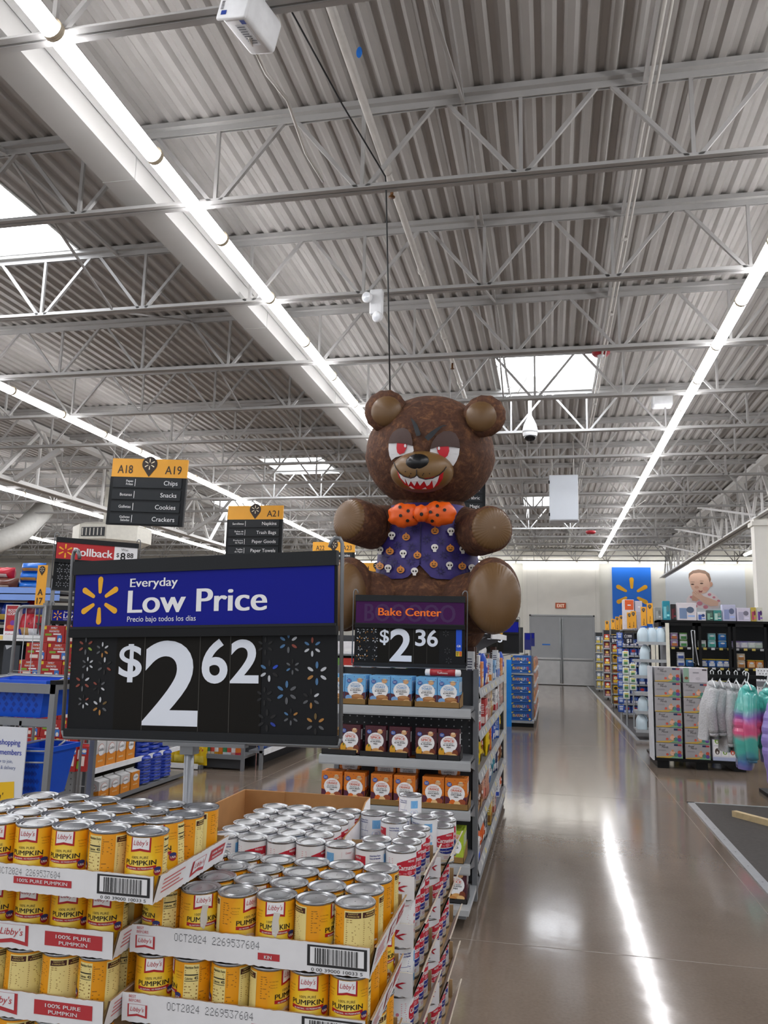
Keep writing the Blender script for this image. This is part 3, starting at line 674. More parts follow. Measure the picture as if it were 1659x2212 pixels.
mb = MB(); mb.box(MX - MP * 6, MX + .03, MY - .02, MY + MP * 8 - .04, .12, MZ - .004 - MPZ * 4 - .032, mat('#cfc6b8', .8)); mb.build('plinth', mp)
mb = MB()
for x in (-.78, -.58, -.36): mb.box(x - .05, x + .05, MY, MY + .56, 0, .12, BLACKP)
mb.build('runners', mp)
# ------------------------------------------------------------------ price signs
SGN = mat('#121417', .55, 0, 0, .04, 20, spec=.25); SGN2 = mat('#1c1f22', .5, 0, 0, .03, 20, spec=.3); PANEL = mat('#14120e', .6, 0, 0, .03, 15, spec=.2); DIGIT = ink('#e9f0fa'); PETAL = ink('#f3b41e')
SBLUE = mat('#08148c', .5, 0, 0, .03, 6, spec=.2); ROD = mat('#7e8184', .35, .6)
def price_sign(name, label, cat, loc, rz, roll, W, H, head, hcol, hfun, price, sparks, pole=0.0, group=None, hooks=True, band=.375):
    t = thing(name, label, cat, loc, rz, group)
    t.rotation_euler = (0, roll, rz)
    hh = H * band
    mb = MB(); mb.rbox(-W / 2, W / 2, -.006, .008, H - hh - .012, H + .0, .004, SGN, smooth=False)
    mb.box(-W / 2 - .001, W / 2 + .001, -.013, .008, H - .028, H + .012, SGN2); mb.box(-W / 2 - .001, W / 2 + .001, -.016, .008, H - hh - .030, H - hh - .006, SGN); mb.box(-W / 2, W / 2, -.0175, -.008, H - hh - .006, H - hh + .001, SGN2); hf = mb.build('header_frame', t)
    mb = MB(); fn = front(-W / 2, -.0075, 0); mb.rect(fn, .006, H - hh, W - .006, H - .028, 0, hcol); hfun(mb, fn, W, H - hh, hh - .028); mb.build('header_card', hf)
    ph = H - hh - .03
    mb = MB(); px0, px1 = price[0]; holes = sparks
    mb.box(-W / 2, W / 2, .0, .006, .0, ph, SGN); mb.box(-W / 2 - .002, W / 2 + .002, -.010, .010, -.006, .016, SGN2); pbd = mb.build('price_board', t)
    mb = MB(); fp = front(-W / 2, -.0015, 0); mb.box(-W / 2 + px0, -W / 2 + px1, -.0015, 0, .016, ph, PANEL)
    for q in price[1]: mb.rect(fp, q - .0008, .016, q + .0008, ph, .0006, ink('#4a4842'))
    for s_, a, b, h, bold, fit in price[2]: mb.text(fp, s_, a, b, h, .0009, DIGIT, bold=bold, fit=fit, res=6)
    mb.build('price_cards', pbd)
    if sparks:
        mb = MB(); ff = front(-W / 2, -.0012, 0)
        for a, b, R, cols in sparks:
            for q in range(6):
                tt = q * pi / 3 + pi / 12 * 0; m = cols[q % len(cols)]; pts = []
                for k in range(10):
                    an = 2 * pi * k / 10; x, y = .13 * R * cos(an), R * .68 + .30 * R * sin(an); pts.append((a + x * cos(tt) - y * sin(tt), b + x * sin(tt) + y * cos(tt)))
                mb.poly(ff, pts, .0004, m)
        mb.build('cut_out_pattern', pbd)
    mb = MB(); r_ = .0055 if W > .75 else .004
    mb.tube([(-W / 2 - .012, -.002, H * .02), (-W / 2 - .014, -.002, H + .03), (-W / 2 - .008, -.004, H + .045), (-W / 2 + .006, -.006, H + .046), (-W / 2 + .014, -.010, H + .036), (-W / 2 + .018, -.012, H + .02)], r_, ROD, 8)
    mb.tube([(W / 2 + .012, -.002, H * .02), (W / 2 + .014, -.002, H + .03), (W / 2 + .008, -.004, H + .045), (W / 2 - .006, -.006, H + .046), (W / 2 - .014, -.010, H + .036), (W / 2 - .018, -.012, H + .02)], r_, ROD, 8)
    mb.tube([(-W / 2 - .012, -.002, H * .02), (-W / 2 - .006, -.002, -.010), (W / 2 + .006, -.002, -.010), (W / 2 + .012, -.002, H * .02)], r_, ROD, 8); mb.build('wire_frame', t)
    if pole:
        mb = MB(); mb.tube([(-.02, .012, -pole), (-.02, .012, .1)], .0135, mat('#8b8f95', .35, .3), 16); mb.build('pole', t)
        mb = MB(); mb.box(-.09, .16, -.012, .012, -.022, -.012, ROD); mb.box(-.04, 0, -.004, .03, -.045, -.02, ROD); mb.build('bracket', t)
    return t
def edlp(mb, fn, W, b, h):
    mb.spark(fn, W * .113, b + h * .50, h * .455, .0008, PETAL, wide=.25, inner=.36)
    mb.text(fn, 'Everyday', W * .235, b + h * .735, h * .165, .0008, INKWHT, al='L', bold=.025, fit=W * .187, res=6)
    mb.text(fn, 'Low Price', W * .231, b + h * .255, h * .435, .0008, INKWHT, al='L', bold=.03, fit=W * .525, res=6)
    mb.text(fn, 'Precio bajo todos los d\u00edas', W * .229, b + h * .09, h * .10, .0008, INKWHT, al='L', bold=.0, fit=W * .268, res=4)
g1, g2, g3, g4, g5 = ink('#595c60'), ink('#bfc3c8'), ink('#8a4234'), ink('#a87636'), ink('#47729c')
def S(*c): return c
k0 = ink('#0c0d0f')
W_, H_ = .834, .486
SP = [(.050, .262, .030, S(g1, g3, g3, g1, ink('#8aa33a'), g3)), (.108, .249, .026, S(g2, g1, g1, g4, g4, g2)), (.060, .202, .024, S(g2, g1, g1, g2, g2, g2)), (.118, .196, .029, S(g2, k0, g1, k0, g3, k0)), (.046, .142, .030, S(g1, g3, g3, g1, g3, g2)), (.103, .130, .026, S(k0, g3, k0, k0, g2, g1)), (.053, .080, .023, S(k0, g1, g1, g2, g2, g3)), (.110, .066, .030, S(g2, g2, g4, g4, g1, ink('#6b552a'))),
      (.627, .258, .028, S(k0, k0, k0)), (.695, .268, .033, S(g5, g5, g5, g1, g3, g2)), (.764, .254, .030, S(g3, g5, g2, g2, g2, g5)), (.640, .182, .034, S(k0, g5, g2, g2, k0, ink('#1f49c0'))), (.708, .194, .024, S(k0, g1, g5, g1, g1, g1)), (.778, .175, .036, S(g5, g2, g4, g5, g2, g2)), (.627, .105, .029, S(k0,)), (.692, .117, .036, S(g5, g5, g5, g1, g1, g1)), (.762, .100, .030, S(k0, k0, g1, g4, g1, g2)), (.636, .033, .034, S(k0, k0, k0, k0, ink('#1f3a9a'), k0)), (.705, .045, .026, S(k0, g5, g1, g1, g1, g4)), (.775, .026, .032, S(ink('#6b552a'), g4, g1, k0, g1, g4))]
SP = [(a, .022 + b * .87, r_ * .88, c) for a, b, r_, c in SP]
big = price_sign('price_sign', 'large blue Everyday Low Price sign showing $2.62 above the pumpkin cans', 'price sign', (-.957, 2.1, 1.330), radians(-5.8), -.030, W_, H_, None, SBLUE, edlp,
    ((.156, .616), (.250, .428, .522), [('$', .205, .164, .092, .016, .076), ('2', .339, .036, .230, .02, .176), ('6', .475, .150, .117, .02, .080), ('2', .566, .150, .116, .02, .086)]), SP, pole=1.3)
# ------------------------------------------------------------------ the baking gondola in the middle
GREY = mat('#7c7f83', .45, .2, 0, .04, 10); GRAIL = mat('#b4b8bb', .35, .25, 0, .03, 8); DKG = mat('#2a2c2f', .55); PEG = mat('#35373a', .55, 0, 0, .05, 10)
GX0, GX1 = -1.40, -.465
g = thing('store_shelving', 'grey metal end shelf with muffin mix boxes below the bear', 'shelving unit', (0, 0, 0))
mb = MB(); mb.box(GX0, GX1 - .03, 5.34, 5.37, .12, 1.43, PEG)
fp = front((GX0), 5.339, 0)
for zz in [.95 + .04 * k for k in range(6)]:
    for xx in [.03 + .05 * k for k in range(18)]: mb.disc(fp, xx, zz + .0, .005, .005, .001, ink('#b9bcc0'), 6)
mb.build('back_panel', g)
for x in (GX0 - .01, GX1 - .028):
    mb = MB(); mb.box(x, x + .032, 5.30, 5.36, .02, 1.44, GREY)
    s_ = sidex(x + .0321, 5.30, 0)
    for k in range(44): mb.rect(s_, .022, .10 + .03 * k, .034, .118 + .03 * k, .0006, ink('#1c1d1f'))
    mb.build('upright', g)
SHZ = [1.212, .908, .628, .328]
for z in SHZ:
    mb = MB(); mb.box(GX0 + .01, GX1 - .02, 4.93, 5.34, z - .028, z - .006, GREY); mb.box(GX0, GX1 - .005, 4.90, 4.935, z - .052, z + .004, GRAIL); mb.box(GX0, GX1 - .005, 4.894, 4.90, z - .044, z - .004, GRAIL)
    mb.add([(GX1 - .012, 4.94, z - .03), (GX1 - .012, 5.33, z - .03), (GX1 - .012, 5.33, z - .11), (GX1 - .016, 4.94, z - .03), (GX1 - .016, 5.33, z - .03), (GX1 - .016, 5.33, z - .11)], [(0, 1, 2), (5, 4, 3), (0, 2, 5, 3)], GREY)
    mb.build('shelf', g)
mb = MB(); mb.box(GX0 - .02, GX1, 4.80, 5.36, .085, .115, GRAIL); mb.box(GX0, GX1 - .02, 4.86, 5.36, .05, .085, GREY); mb.build('base_shelf', g)
mb = MB()
for x in (GX0 + .1, GX1 - .13): mb.box(x, x + .04, 4.9, 4.94, 0, .085, GREY)
for x in (GX0 + .1, GX1 - .13): mb.box(x - .015, x + .055, 5.2, 5.3, 0, .085, GREY)
mb.build('foot', g)
# boxed mixes
def shade(h, k):
    c = [max(0, min(255, int(int(h[i:i + 2], 16) * k))) for i in (1, 3, 5)]; return '#%02x%02x%02x' % tuple(c)
def mix_box(name, label, top, bot, l1, l2, l3, col1, food, w_=.131, d_=.055, h_=.172):
    mb = MB(); m = mat(top, .45, 0, 0, .02); m2 = ink(bot)
    mb.rbox(-w_ / 2, w_ / 2, 0, d_, 0, h_, .002, m, smooth=False); fn = front(-w_ / 2, 0, 0); c = .0008; W, H = w_, h_
    mb.poly(fn, [(.001, .002), (W - .001, .002), (W - .001, H * .40), (W * .5, H * .30), (.001, H * .40)], c, m2)
    mb.disc(fn, W * .52, H * .50, W * .39, H * .27, c * 2, INKWHT, 24); mb.disc(fn, W * .52, H * .42, W * .33, H * .26, c * 2.1, INKWHT, 20)
    mb.disc(fn, W * .2, H * .79, W * .115, H * .075, c * 3, ink('#2350a8'), 16); mb.text(fn, 'Great', W * .2, H * .80, H * .038, c * 4, INKWHT, bold=.02, res=1); mb.text(fn, 'Value', W * .2, H * .755, H * .038, c * 4, INKWHT, bold=.02, res=1)
    mb.disc(fn, W * .72, H * .80, W * .13, H * .07, c * 2, ink('#d9a877'), 14); mb.rect(fn, W * .55, H * .845, W * .9, H * .86, c * 3, ink('#c8523a')); mb.disc(fn, W * .72, H * .86, W * .10, H * .035, c * 3, ink('#f0d9b0'), 12)
    mb.text(fn, l1[0], W * .52, H * .66, H * .042, c * 4, ink(col1), bold=.0, fit=W * .36, res=2); mb.text(fn, l1[1], W * .52, H * .56, H * .085, c * 4, ink(col1), bold=.03, fit=W * .5, res=2)
    mb.text(fn, l2, W * .52, H * .50, H * .03, c * 4, INKBLK, bold=.02, fit=W * .44, res=1); mb.text(fn, l3, W * .52, H * .435, H * .045, c * 4, INKBLK, bold=.03, fit=W * .5, res=2); mb.text(fn, 'MIX', W * .52, H * .36, H * .05, c * 4, INKBLK, bold=.03, fit=W * .2, res=2)
    for q, (a, b, ra, rb, col) in enumerate(food): mb.disc(fn, W * a, H * b, W * ra, H * rb, c * (5 + q), ink(col), 14)
    for a, b in ((.1, .55), (.9, .62), (.12, .9), (.93, .93), (.45, .93)): mb.disc(fn, W * a, H * b, W * .018, H * .014, c * 2, ink(shade(bot, 1.3)), 8)
    sf = sidex(w_ / 2, 0, 0); mb.rect(sf, .004, .002, d_ - .004, H * .4, c, m2); mb.rect(sf, .012, H * .5, d_ - .012, H * .85, c, INKWHT); mb.lines(sf, .015, d_ - .015, H * .52, H * .84, 8, c * 2, ink('#777777'), .3, .3, 4)
    tf = topz(-w_ / 2, 0, h_); mb.rect(tf, .02, .012, W - .02, d_ - .012, c, ink(shade(top, .9)))
    o = mb.build(name); tag(o, label, 'box'); return o
LOAF = ((.62, .23, .30, .10, '#a8713f'), (.62, .27, .22, .05, '#c08c58'), (.2, .2, .16, .09, '#7aa7d8'), (.28, .1, .24, .075, '#c99a64'), (.78, .11, .19, .09, '#d9b078'), (.78, .12, .12, .05, '#b98a52'))
PUMP = ((.18, .2, .14, .17, '#e0a321'), (.2, .32, .04, .05, '#6d7a2c'), (.58, .14, .25, .10, '#d9a25e'), (.82, .20, .14, .12, '#7c3a1d'), (.75, .1, .18, .08, '#e3b878'), (.4, .09, .16, .06, '#c98948'))
ORAN = ((.35, .18, .15, .12, '#e06c1a'), (.78, .22, .18, .10, '#9a4a2a'), (.56, .15, .15, .11, '#ecc48a'), (.2, .1, .18, .07, '#e5b36b'), (.75, .09, .2, .07, '#d9a25e'), (.5, .07, .14, .05, '#c98948'))
APPL = ((.75, .16, .17, .12, '#a8c234'), (.4, .12, .3, .08, '#d9a25e'), (.38, .18, .25, .06, '#c98948'), (.2, .25, .07, .06, '#b8402a'))
TRAYB = mat('#8a6a3a', .8, 0, 0, .06, 20); TRAYK = mat('#1e1c1d', .7)
def carton_lip(x0, x1, y0, y1, z, h, m, label, grp='cardboard trays on the baking shelves'):
    t = thing('display_tray', label, 'tray', (0, 0, z), 0, grp)
    mb = MB(); mb.box(x0, x1, y0, y0 + .004, 0, h, m); mb.build('front_panel', t)
    mb = MB(); mb.box(x0, x1, y0, y1, 0, .003, m); mb.build('base', t)
    for xs in (x0, x1 - .003):
        mb = MB(); vs = [(xs, y0, 0), (xs, y1, 0), (xs, y1, h * 2.6), (xs, y0 + .05, h * 1.6), (xs, y0, h)]; vs += [(a + .003, b, c) for a, b, c in vs]
        mb.add(vs, [(0, 1, 2, 3, 4), (9, 8, 7, 6, 5)] + [(i, i + 5, (i + 1) % 5 + 5, (i + 1) % 5) for i in range(5)], m); mb.build('side_panel', t)
def box_row(proto, xs, y, z, depth, lab, grp, dy=.058, rz=0.0):
    out = []
    for j in range(depth):
        for i, x in enumerate(xs):
            l = lab % ORD[i] if j == 0 else (lab % ORD[i]).replace(' box,', ' box in ' + ['', 'second', 'rear'][j] + ' row,').replace('from the left', 'from left')
            out.append(dup(proto, (x, y + dy * j, z), rz if j == 0 else 0, l, grp))
    return out
toast = mix_box('mix_box', 'x', '#6fb1e3', '#5b2433', ('FRENCH', 'TOAST'), 'QUICK BREAD', '& MUFFIN', '#5a9bd0', LOAF)
XS1 = [-1.322, -1.188, -1.032, -.898, -.742, -.608]
box_row(toast, XS1, 4.915, 1.224, 3, 'light blue french toast mix box, %s from the left on the top shelf', 'light blue mix boxes')
bpy.data.objects.remove(toast)
for k, x in enumerate((-1.255, -.965, -.675)): carton_lip(x - .138, x + .138, 4.906, 5.10, 1.2165, .034, TRAYB, 'brown cardboard tray, %s from the left under the light blue boxes' % ORD[k])
spice = mix_box('mix_box', 'x', '#4c1a27', '#4c1a27', ('PUMPKIN', 'SPICE'), 'QUICK BREAD', '& MUFFIN', '#d8572f', PUMP)
XS2 = [-1.215, -1.055, -.905, -.742, -.605]
box_row(spice, XS2, 4.93, .920, 1, 'maroon pumpkin spice mix box, %s from the left on the second shelf', 'maroon mix boxes', rz=radians(-4))
for k, (x, wd) in enumerate(((-1.28, .11), (-1.0, .15), (-.735, .068), (-.6, .068))): carton_lip(x - wd, x + wd, 4.915, 5.06, .9125, .030, TRAYK, 'black cardboard tray, %s from the left under the maroon boxes' % ORD[k])
o = thing('display_tray', 'brown open carton at the left end of the maroon box shelf', 'tray', (0, 0, 0)); mb = MB(); mb.box(-1.38, -1.285, 5.10, 5.28, .913, 1.04, TRAYB); mb.build('wall_board', o)
orange = mix_box('mix_box', 'x', '#d9791f', '#56213a', ('CRANBERRY', 'ORANGE'), 'MUFFIN &', 'QUICK BREAD', '#d5633c', ORAN)
XS3 = [-1.318, -1.176, -1.008, -.866, -.692, -.556]
box_row(orange, XS3, 4.915, .640, 2, 'orange cranberry mix box, %s from the left on the third shelf', 'orange mix boxes')
for i, (x, y) in enumerate(((-1.01, 5.03), (-.868, 5.03), (-1.25, 5.08), (-.62, 5.08))): dup(orange, (x, y, .74), 0, 'upper orange mix box peeking over the third shelf row, %s placed' % ORD[i], 'orange mix boxes')
for k, x in enumerate((-1.247, -.937, -.624)): carton_lip(x - .143, x + .143, 4.906, 5.06, .6325, .034, TRAYB, 'brown cardboard tray, %s from the left under the orange boxes' % ORD[k])
apple = mix_box('mix_box', 'x', '#a9c22f', '#b3c73c', ('APPLE', 'CINNAMON'), 'PANCAKE &', 'WAFFLE', '#8fb021', APPL)
box_row(apple, [-.98, -.845, -.71, -.575], 4.93, .340, 3, 'lime green apple mix box, %s from the left on the fourth shelf', 'lime green mix boxes')
for k, x in enumerate((-.91, -.642)): carton_lip(x - .135, x + .135, 4.92, 5.14, .3325, .034, TRAYB, 'brown cardboard tray, %s from the left under the green boxes' % ORD[k])
box_row(spice, [-.83, -.69, -.555], 4.92, .130, 2, 'maroon pumpkin spice mix box, %s from the left on the floor level shelf', 'maroon mix boxes')
carton_lip(-.9, -.485, 4.912, 5.06, .1155, .026, TRAYK, 'black cardboard tray on the floor level shelf of mix boxes')
for o in (spice, orange, apple): bpy.data.objects.remove(o)
# Bake Center sign
def bake(mb, fn, W, b, h):
    mb.text(fn, 'BOOOOO', W * .5, b + h * .1, h * .82, .0006, ink('#3f1452'), bold=.05, fit=W * .82)
    mb.text(fn, 'Bake Center', W * .5, b + h * .36, h * .36, .0014, ink('#ff7a12'), bold=.03, fit=W * .57, res=6)
def rr_s(n, x0, x1, z0, z1, R, seed):
    q = random.Random(seed); return [(x0 + (x1 - x0) * ((k % n) + .5) / n + q.uniform(-.01, .01), z0 + (z1 - z0) * ((k // n) + .5) / 4, R * q.uniform(.8, 1.15), S(*[q.choice((g2, g1, ink('#dfe3e8'), k0, g4)) for _ in range(6)])) for k in range(n * 4)]
W2, H2 = .712, .435
bk = price_sign('price_sign', 'purple Bake Center sign showing $2.36 on top of the end shelf', 'price sign', (-.885, 5.10, 1.455), radians(4), 0, W2, H2, None, mat('#43124f', .5, spec=.2), bake,
    ((.150, .548), (.228, .384, .470), [('$', .195, .143, .086, .012, .060), ('2', .302, .032, .205, .02, .142), ('3', .428, .130, .104, .02, .067), ('6', .505, .128, .105, .02, .069)]), rr_s(3, .012, .150, .02, .245, .021, 3) + [(x_, z_, .022, S(ink('#33363a'))) for x_, z_ in ((.59, .21), (.60, .1), (.61, .04))], band=.39)
mb = MB(); fq = front(-W2 / 2, -.003, 0); mb.rect(fq, .655, .10, .692, .235, 0, ink('#0a4fd0')); mb.text(fq, 'GR', .6735, .125, .014, .0006, INKWHT, bold=.03); mb.rect(fq, .655, .068, .692, .10, 0, ink('#f0d23a')); mb.rect(fq, .677, .07, .69, .098, .0006, ink('#e0632a')); mb.lines(fq, .658, .674, .072, .098, 4, .0006, INKBLK, .5, .2, 2); mb.build('tag_strip', bk)
cd = tag(MB().build('wrapped_tube'), 'red and white wrapped dough tube lying on the blue boxes', 'food package')
mb = MB(); T_ = Matrix.Translation((-.645, 4.945, 1.425)) @ Matrix.Rotation(pi / 2, 4, 'Y') @ Matrix.Rotation(.03, 4, 'X')
mb.lathe([(.004, -.112), (.019, -.108), (.021, -.08), (.021, -.078)], MWHT, 16, T_); mb.lathe([(.0214, -.078), (.0214, .078)], mat('#a8242c', .35), 16, T_); mb.lathe([(.021, .078), (.021, .08), (.019, .108), (.004, .112)], MWHT, 16, T_)
mb.text(front(-.645, 4.923, 1.418), 'Tollhouse', 0, 0, .012, 0, INKWHT, bold=0, shear=.3, res=2)
bpy.data.objects.remove(cd); tag(mb.build('wrapped_tube'), 'red and white wrapped dough tube lying on the light blue boxes', 'food package')
# the long side of the gondola
s = thing('store_shelving', 'long grey gondola side stocked with baking goods along the main aisle', 'shelving unit', (0, 0, 0))
GB, YA_, YB_ = -.93, 5.42, 8.62
mb = MB(); mb.box(GB - .02, GB, YA_, YB_, .1, 1.43, PEG); mb.build('back_panel', s)
for y in (YA_ - .03, YB_):
    mb = MB(); mb.box(GB - .02, -.485, y, y + .03, .02, 1.43 if y > 6 else 1.40, DKG if y > 6 else GREY); mb.build('upright', s)
SZ = [1.262, .985, .715, .43, .15]
for z in SZ:
    mb = MB(); mb.box(GB, -.47, YA_, YB_, z, z + .02, GREY); mb.build('shelf', s)
    for a in range(3):
        mb = MB(); y0_ = YA_ + (YB_ - YA_) * a / 3 + .004; y1_ = YA_ + (YB_ - YA_) * (a + 1) / 3 - .004
        mb.add([(-.455, y0_, z - .015), (-.455, y1_, z - .015), (-.470, y1_, z + .045), (-.470, y0_, z + .045), (-.47, y0_, z - .015), (-.47, y1_, z - .015)], [(0, 1, 2, 3), (4, 5, 1, 0), (5, 4, 3, 2)], GRAIL)
        sf = plane((-.4548, y0_, z - .015), (0, 1, 0), (-.015, 0, .06))
        for k in range(6):
            if (a * 6 + k) % 4: mb.rect(sf, .06 + .16 * k, .012, .11 + .16 * k, .045, .0008, ink('#e9e9e4') if k % 3 else ink('#f1e08a'))
        mb.build('price_rail', s)
mb = MB(); mb.box(GB, -.47, YA_, YB_, .05, .08, GREY); mb.box(GB, -.5, YA_ + .1, YB_ - .1, 0, .05, DKG); mb.build('base_shelf', s)
def goods_box(w_, d_, h_, col, col2, txt, tcol='#f4f4f4'):                     # faces +X
    mb = MB(); mb.rbox(-d_, 0, -w_ / 2, w_ / 2, 0, h_, .003, mat(col, .45, 0, 0, .03), smooth=False); fn = sidex(0, -w_ / 2, 0)
    mb.rect(fn, .003, h_ * .08, w_ - .003, h_ * .38, .001, ink(col2)); mb.disc(fn, w_ / 2, h_ * .27, w_ * .3, h_ * .13, .002, ink(shade(col2, 1.35)), 12)
    mb.text(fn, txt, w_ / 2, h_ * .62, h_ * .12, .001, ink(tcol), bold=.03, fit=w_ * .75, res=1); mb.lines(fn, w_ * .2, w_ * .8, h_ * .44, h_ * .56, 2, .001, ink(tcol), .4, .3, 3)
    f2 = front(-d_, -w_ / 2, 0); mb.rect(f2, .004, h_ * .1, d_ - .004, h_ * .35, .001, ink(col2)); mb.lines(f2, d_ * .15, d_ * .85, h_ * .45, h_ * .85, 6, .001, ink(tcol), .35, .4, 4)
    return mb
def bag(w_, d_, h_, col, col2, txt='', tcol='#f4f4f4', seed=1, facex=True):     # standing pillow bag with crimped ends
    rr = random.Random(seed); mb = MB(); m = mat(col, .28, 0, 0, .12, 18); nu, nv = 14, 12; vs = []
    for sgn in (1, -1):
        for j in range(nv + 1):
            v = j / nv
            for i in range(nu + 1):
                u = i / nu; k = (sin(pi * u) ** .55) * (sin(pi * (.04 + .92 * v)) ** .6); wv = 1 - .10 * sin(pi * v) ** 2 * (1 if 0 < i < nu else 1)
                x = (u - .5) * w_ * (1 - .06 * sin(pi * v)); t = sgn * (d_ / 2 * k + rr.uniform(-.004, .004) * k); z = v * h_ + rr.uniform(-.002, .002)
                vs.append((t, x, z) if facex else (x, -t, z))
    n1 = (nu + 1) * (nv + 1); fs = []
    for q in (0, 1):
        for j in range(nv):
            for i in range(nu):
                a = q * n1 + j * (nu + 1) + i; f = (a, a + 1, a + nu + 2, a + nu + 1); fs.append(f if q == 0 else f[::-1])
    mb.add(vs, fs, m, True); m2 = mat(col2, .3, 0, 0, .1, 20)
    pf = (lambda a, b, c=0: Vector((d_ / 2 * (sin(pi * min(max(a / w_, 0), 1)) ** .55) * (sin(pi * (.04 + .92 * min(max(b / h_, 0), 1))) ** .6) + .004 + c, a - w_ / 2, b))) if facex else (lambda a, b, c=0: Vector((a - w_ / 2, -(d_ / 2 * (sin(pi * min(max(a / w_, 0), 1)) ** .55) * (sin(pi * (.04 + .92 * min(max(b / h_, 0), 1))) ** .6)) - .004 - c, b)))
    def patch(a0, b0, a1, b1, c, m_):
        vs = [pf(a0 + (a1 - a0) * i / 6, b0 + (b1 - b0) * j / 6, c) for j in range(7) for i in range(7)]
        mb.add(vs, [(j * 7 + i, j * 7 + i + 1, j * 7 + i + 8, j * 7 + i + 7) for j in range(6) for i in range(6)], m_, True)
    patch(w_ * .18, h_ * .12, w_ * .82, h_ * .40, 0, m2)
    if txt: mb.text(pf, txt, w_ / 2, h_ * .58, h_ * .13, .002, ink(tcol), bold=.03, fit=w_ * .6, res=1)
    return mb
GOODS = [  # per shelf from the front: (kind, width, depth, height, colour, second colour, word, count)
    [('box', .10, .05, .27, '#e6e8ea', '#2b56a8', 'CAKE', 1), ('box', .09, .05, .30, '#4a2a1c', '#d6d6d2', 'COCOA', 2), ('box', .11, .05, .24, '#eceef0', '#3a6fc0', 'SUGAR', 2), ('box', .11, .1, .19, '#e08a4a', '#f0b58a', 'SUGAR', 2), ('bag', .16, .07, .25, '#2b58c8', '#e8e8ee', 'FLOUR', 2), ('box', .1, .06, .15, '#c94a3c', '#e8d8c0', 'SODA', 2), ('box', .09, .06, .2, '#dfe6ee', '#d89030', 'MILK', 3), ('box', .1, .06, .2, '#b8702a', '#e2c48a', 'OATS', 2), ('box', .1, .06, .18, '#8fb7dc', '#e9e9ec', 'SALT', 2)],
    [('box', .08, .05, .2, '#e9e9ea', '#b4202c', 'CHIPS', 2), ('box', .08, .05, .24, '#3a2019', '#6b3a24', 'COCOA', 2), ('box', .08, .05, .22, '#f0f0f0', '#a8a8a8', 'MIX', 3), ('box', .1, .05, .19, '#b83434', '#ead0c8', 'MIX', 2), ('box', .1, .06, .23, '#d8c4b8', '#a8746a', 'BROWN', 4), ('box', .12, .06, .22, '#c9a86a', '#8d6a34', 'GRAHAM', 2), ('bag', .14, .06, .2, '#e6e2d8', '#a87848', 'NUTS', 2)],
    [('bag', .12, .05, .2, '#e8c81e', '#3d2a12', 'MORSELS', 5), ('bag', .1, .05, .22, '#d8262e', '#f0d050', 'CHIPS', 1), ('bag', .12, .05, .22, '#ecc91c', '#4a2f10', 'CHIPS', 4), ('box', .1, .05, .24, '#dd6a22', '#f0a04c', 'PEANUT', 3), ('bag', .13, .06, .2, '#2a4fb4', '#e9e9f2', 'COOKIE', 4), ('box', .1, .05, .2, '#3c6bc0', '#f0f0f0', 'MIX', 2)],
    [('bag', .12, .05, .2, '#8a5a32', '#e0b070', 'PECANS', 2), ('bag', .12, .05, .19, '#7c4a28', '#caa06a', 'WALNUT', 3), ('box', .09, .06, .24, '#d8a890', '#b86a5a', 'FLOUR', 6), ('bag', .14, .06, .2, '#d8dfe6', '#3a6fae', 'COCONUT', 3), ('bag', .14, .06, .22, '#2e8aa0', '#e8e8e8', 'SUGAR', 3), ('box', .1, .06, .2, '#28305e', '#e8e8ea', 'SUGAR', 2)],
    [('box', .13, .08, .14, '#efefef', '#3a56b8', 'MIX', 2), ('bag', .15, .07, .17, '#e0662a', '#f0e8e0', 'CANDY', 3), ('box', .1, .06, .2, '#5a5f63', '#c8c8c8', 'PAN', 2), ('bag', .13, .06, .2, '#3aa7b8', '#e8e8f0', 'BAGS', 2), ('box', .09, .06, .22, '#d8b04a', '#8a5a22', 'SYRUP', 4), ('box', .1, .06, .2, '#d9cfc4', '#b05a4a', 'MIX', 4), ('box', .1, .06, .18, '#7a3a62', '#e4d4e0', 'JELL', 2)]]
lvl = ['top', 'second', 'third', 'fourth', 'lowest']; n_ = 0
rg = random.Random(5)
for k, rowg in enumerate(GOODS):
    y = YA_ + .05; seq = 0
    while y < YB_ - .12:
        for kind, w_, d_, h_, c1, c2, tx, cnt in rowg:
            if y > YB_ - .12: break
            proto = None
            for q in range(cnt):
                if y + w_ > YB_ - .02: break
                hk = min(h_, .24 if k else .30)
                lab = '%s %s of baking goods, %s from the front on the %s gondola shelf' % ({'box': 'upright', 'bag': 'crinkled'}[kind], kind, ORD[seq] if seq < 30 else 'farther', lvl[k])
                lx = (-.475 - rg.uniform(0, .05) + (-.03 if kind == 'bag' else 0), y + w_ / 2, SZ[k] + .0205)
                if proto is None:
                    mb = goods_box(w_, d_, hk, c1, c2, tx, '#fafafa' if sum(lin(c1)[:3]) < 1.3 else '#2a2a50') if kind == 'box' else bag(w_, d_, hk, c1, c2, tx, '#ffffff' if sum(lin(c1)[:3]) < 1.0 else '#401010', seed=k * 9 + seq)
                    o = tag(mb.build('baking_' + kind, None, lx), lab, 'package', 'baking goods on the %s gondola shelf' % lvl[k]); proto = o
                else: dup(proto, lx, rg.uniform(-.06, .06), lab)
                y += w_ + rg.uniform(.004, .02); seq += 1
        if y < 8.1 and k in (0, 1): continue
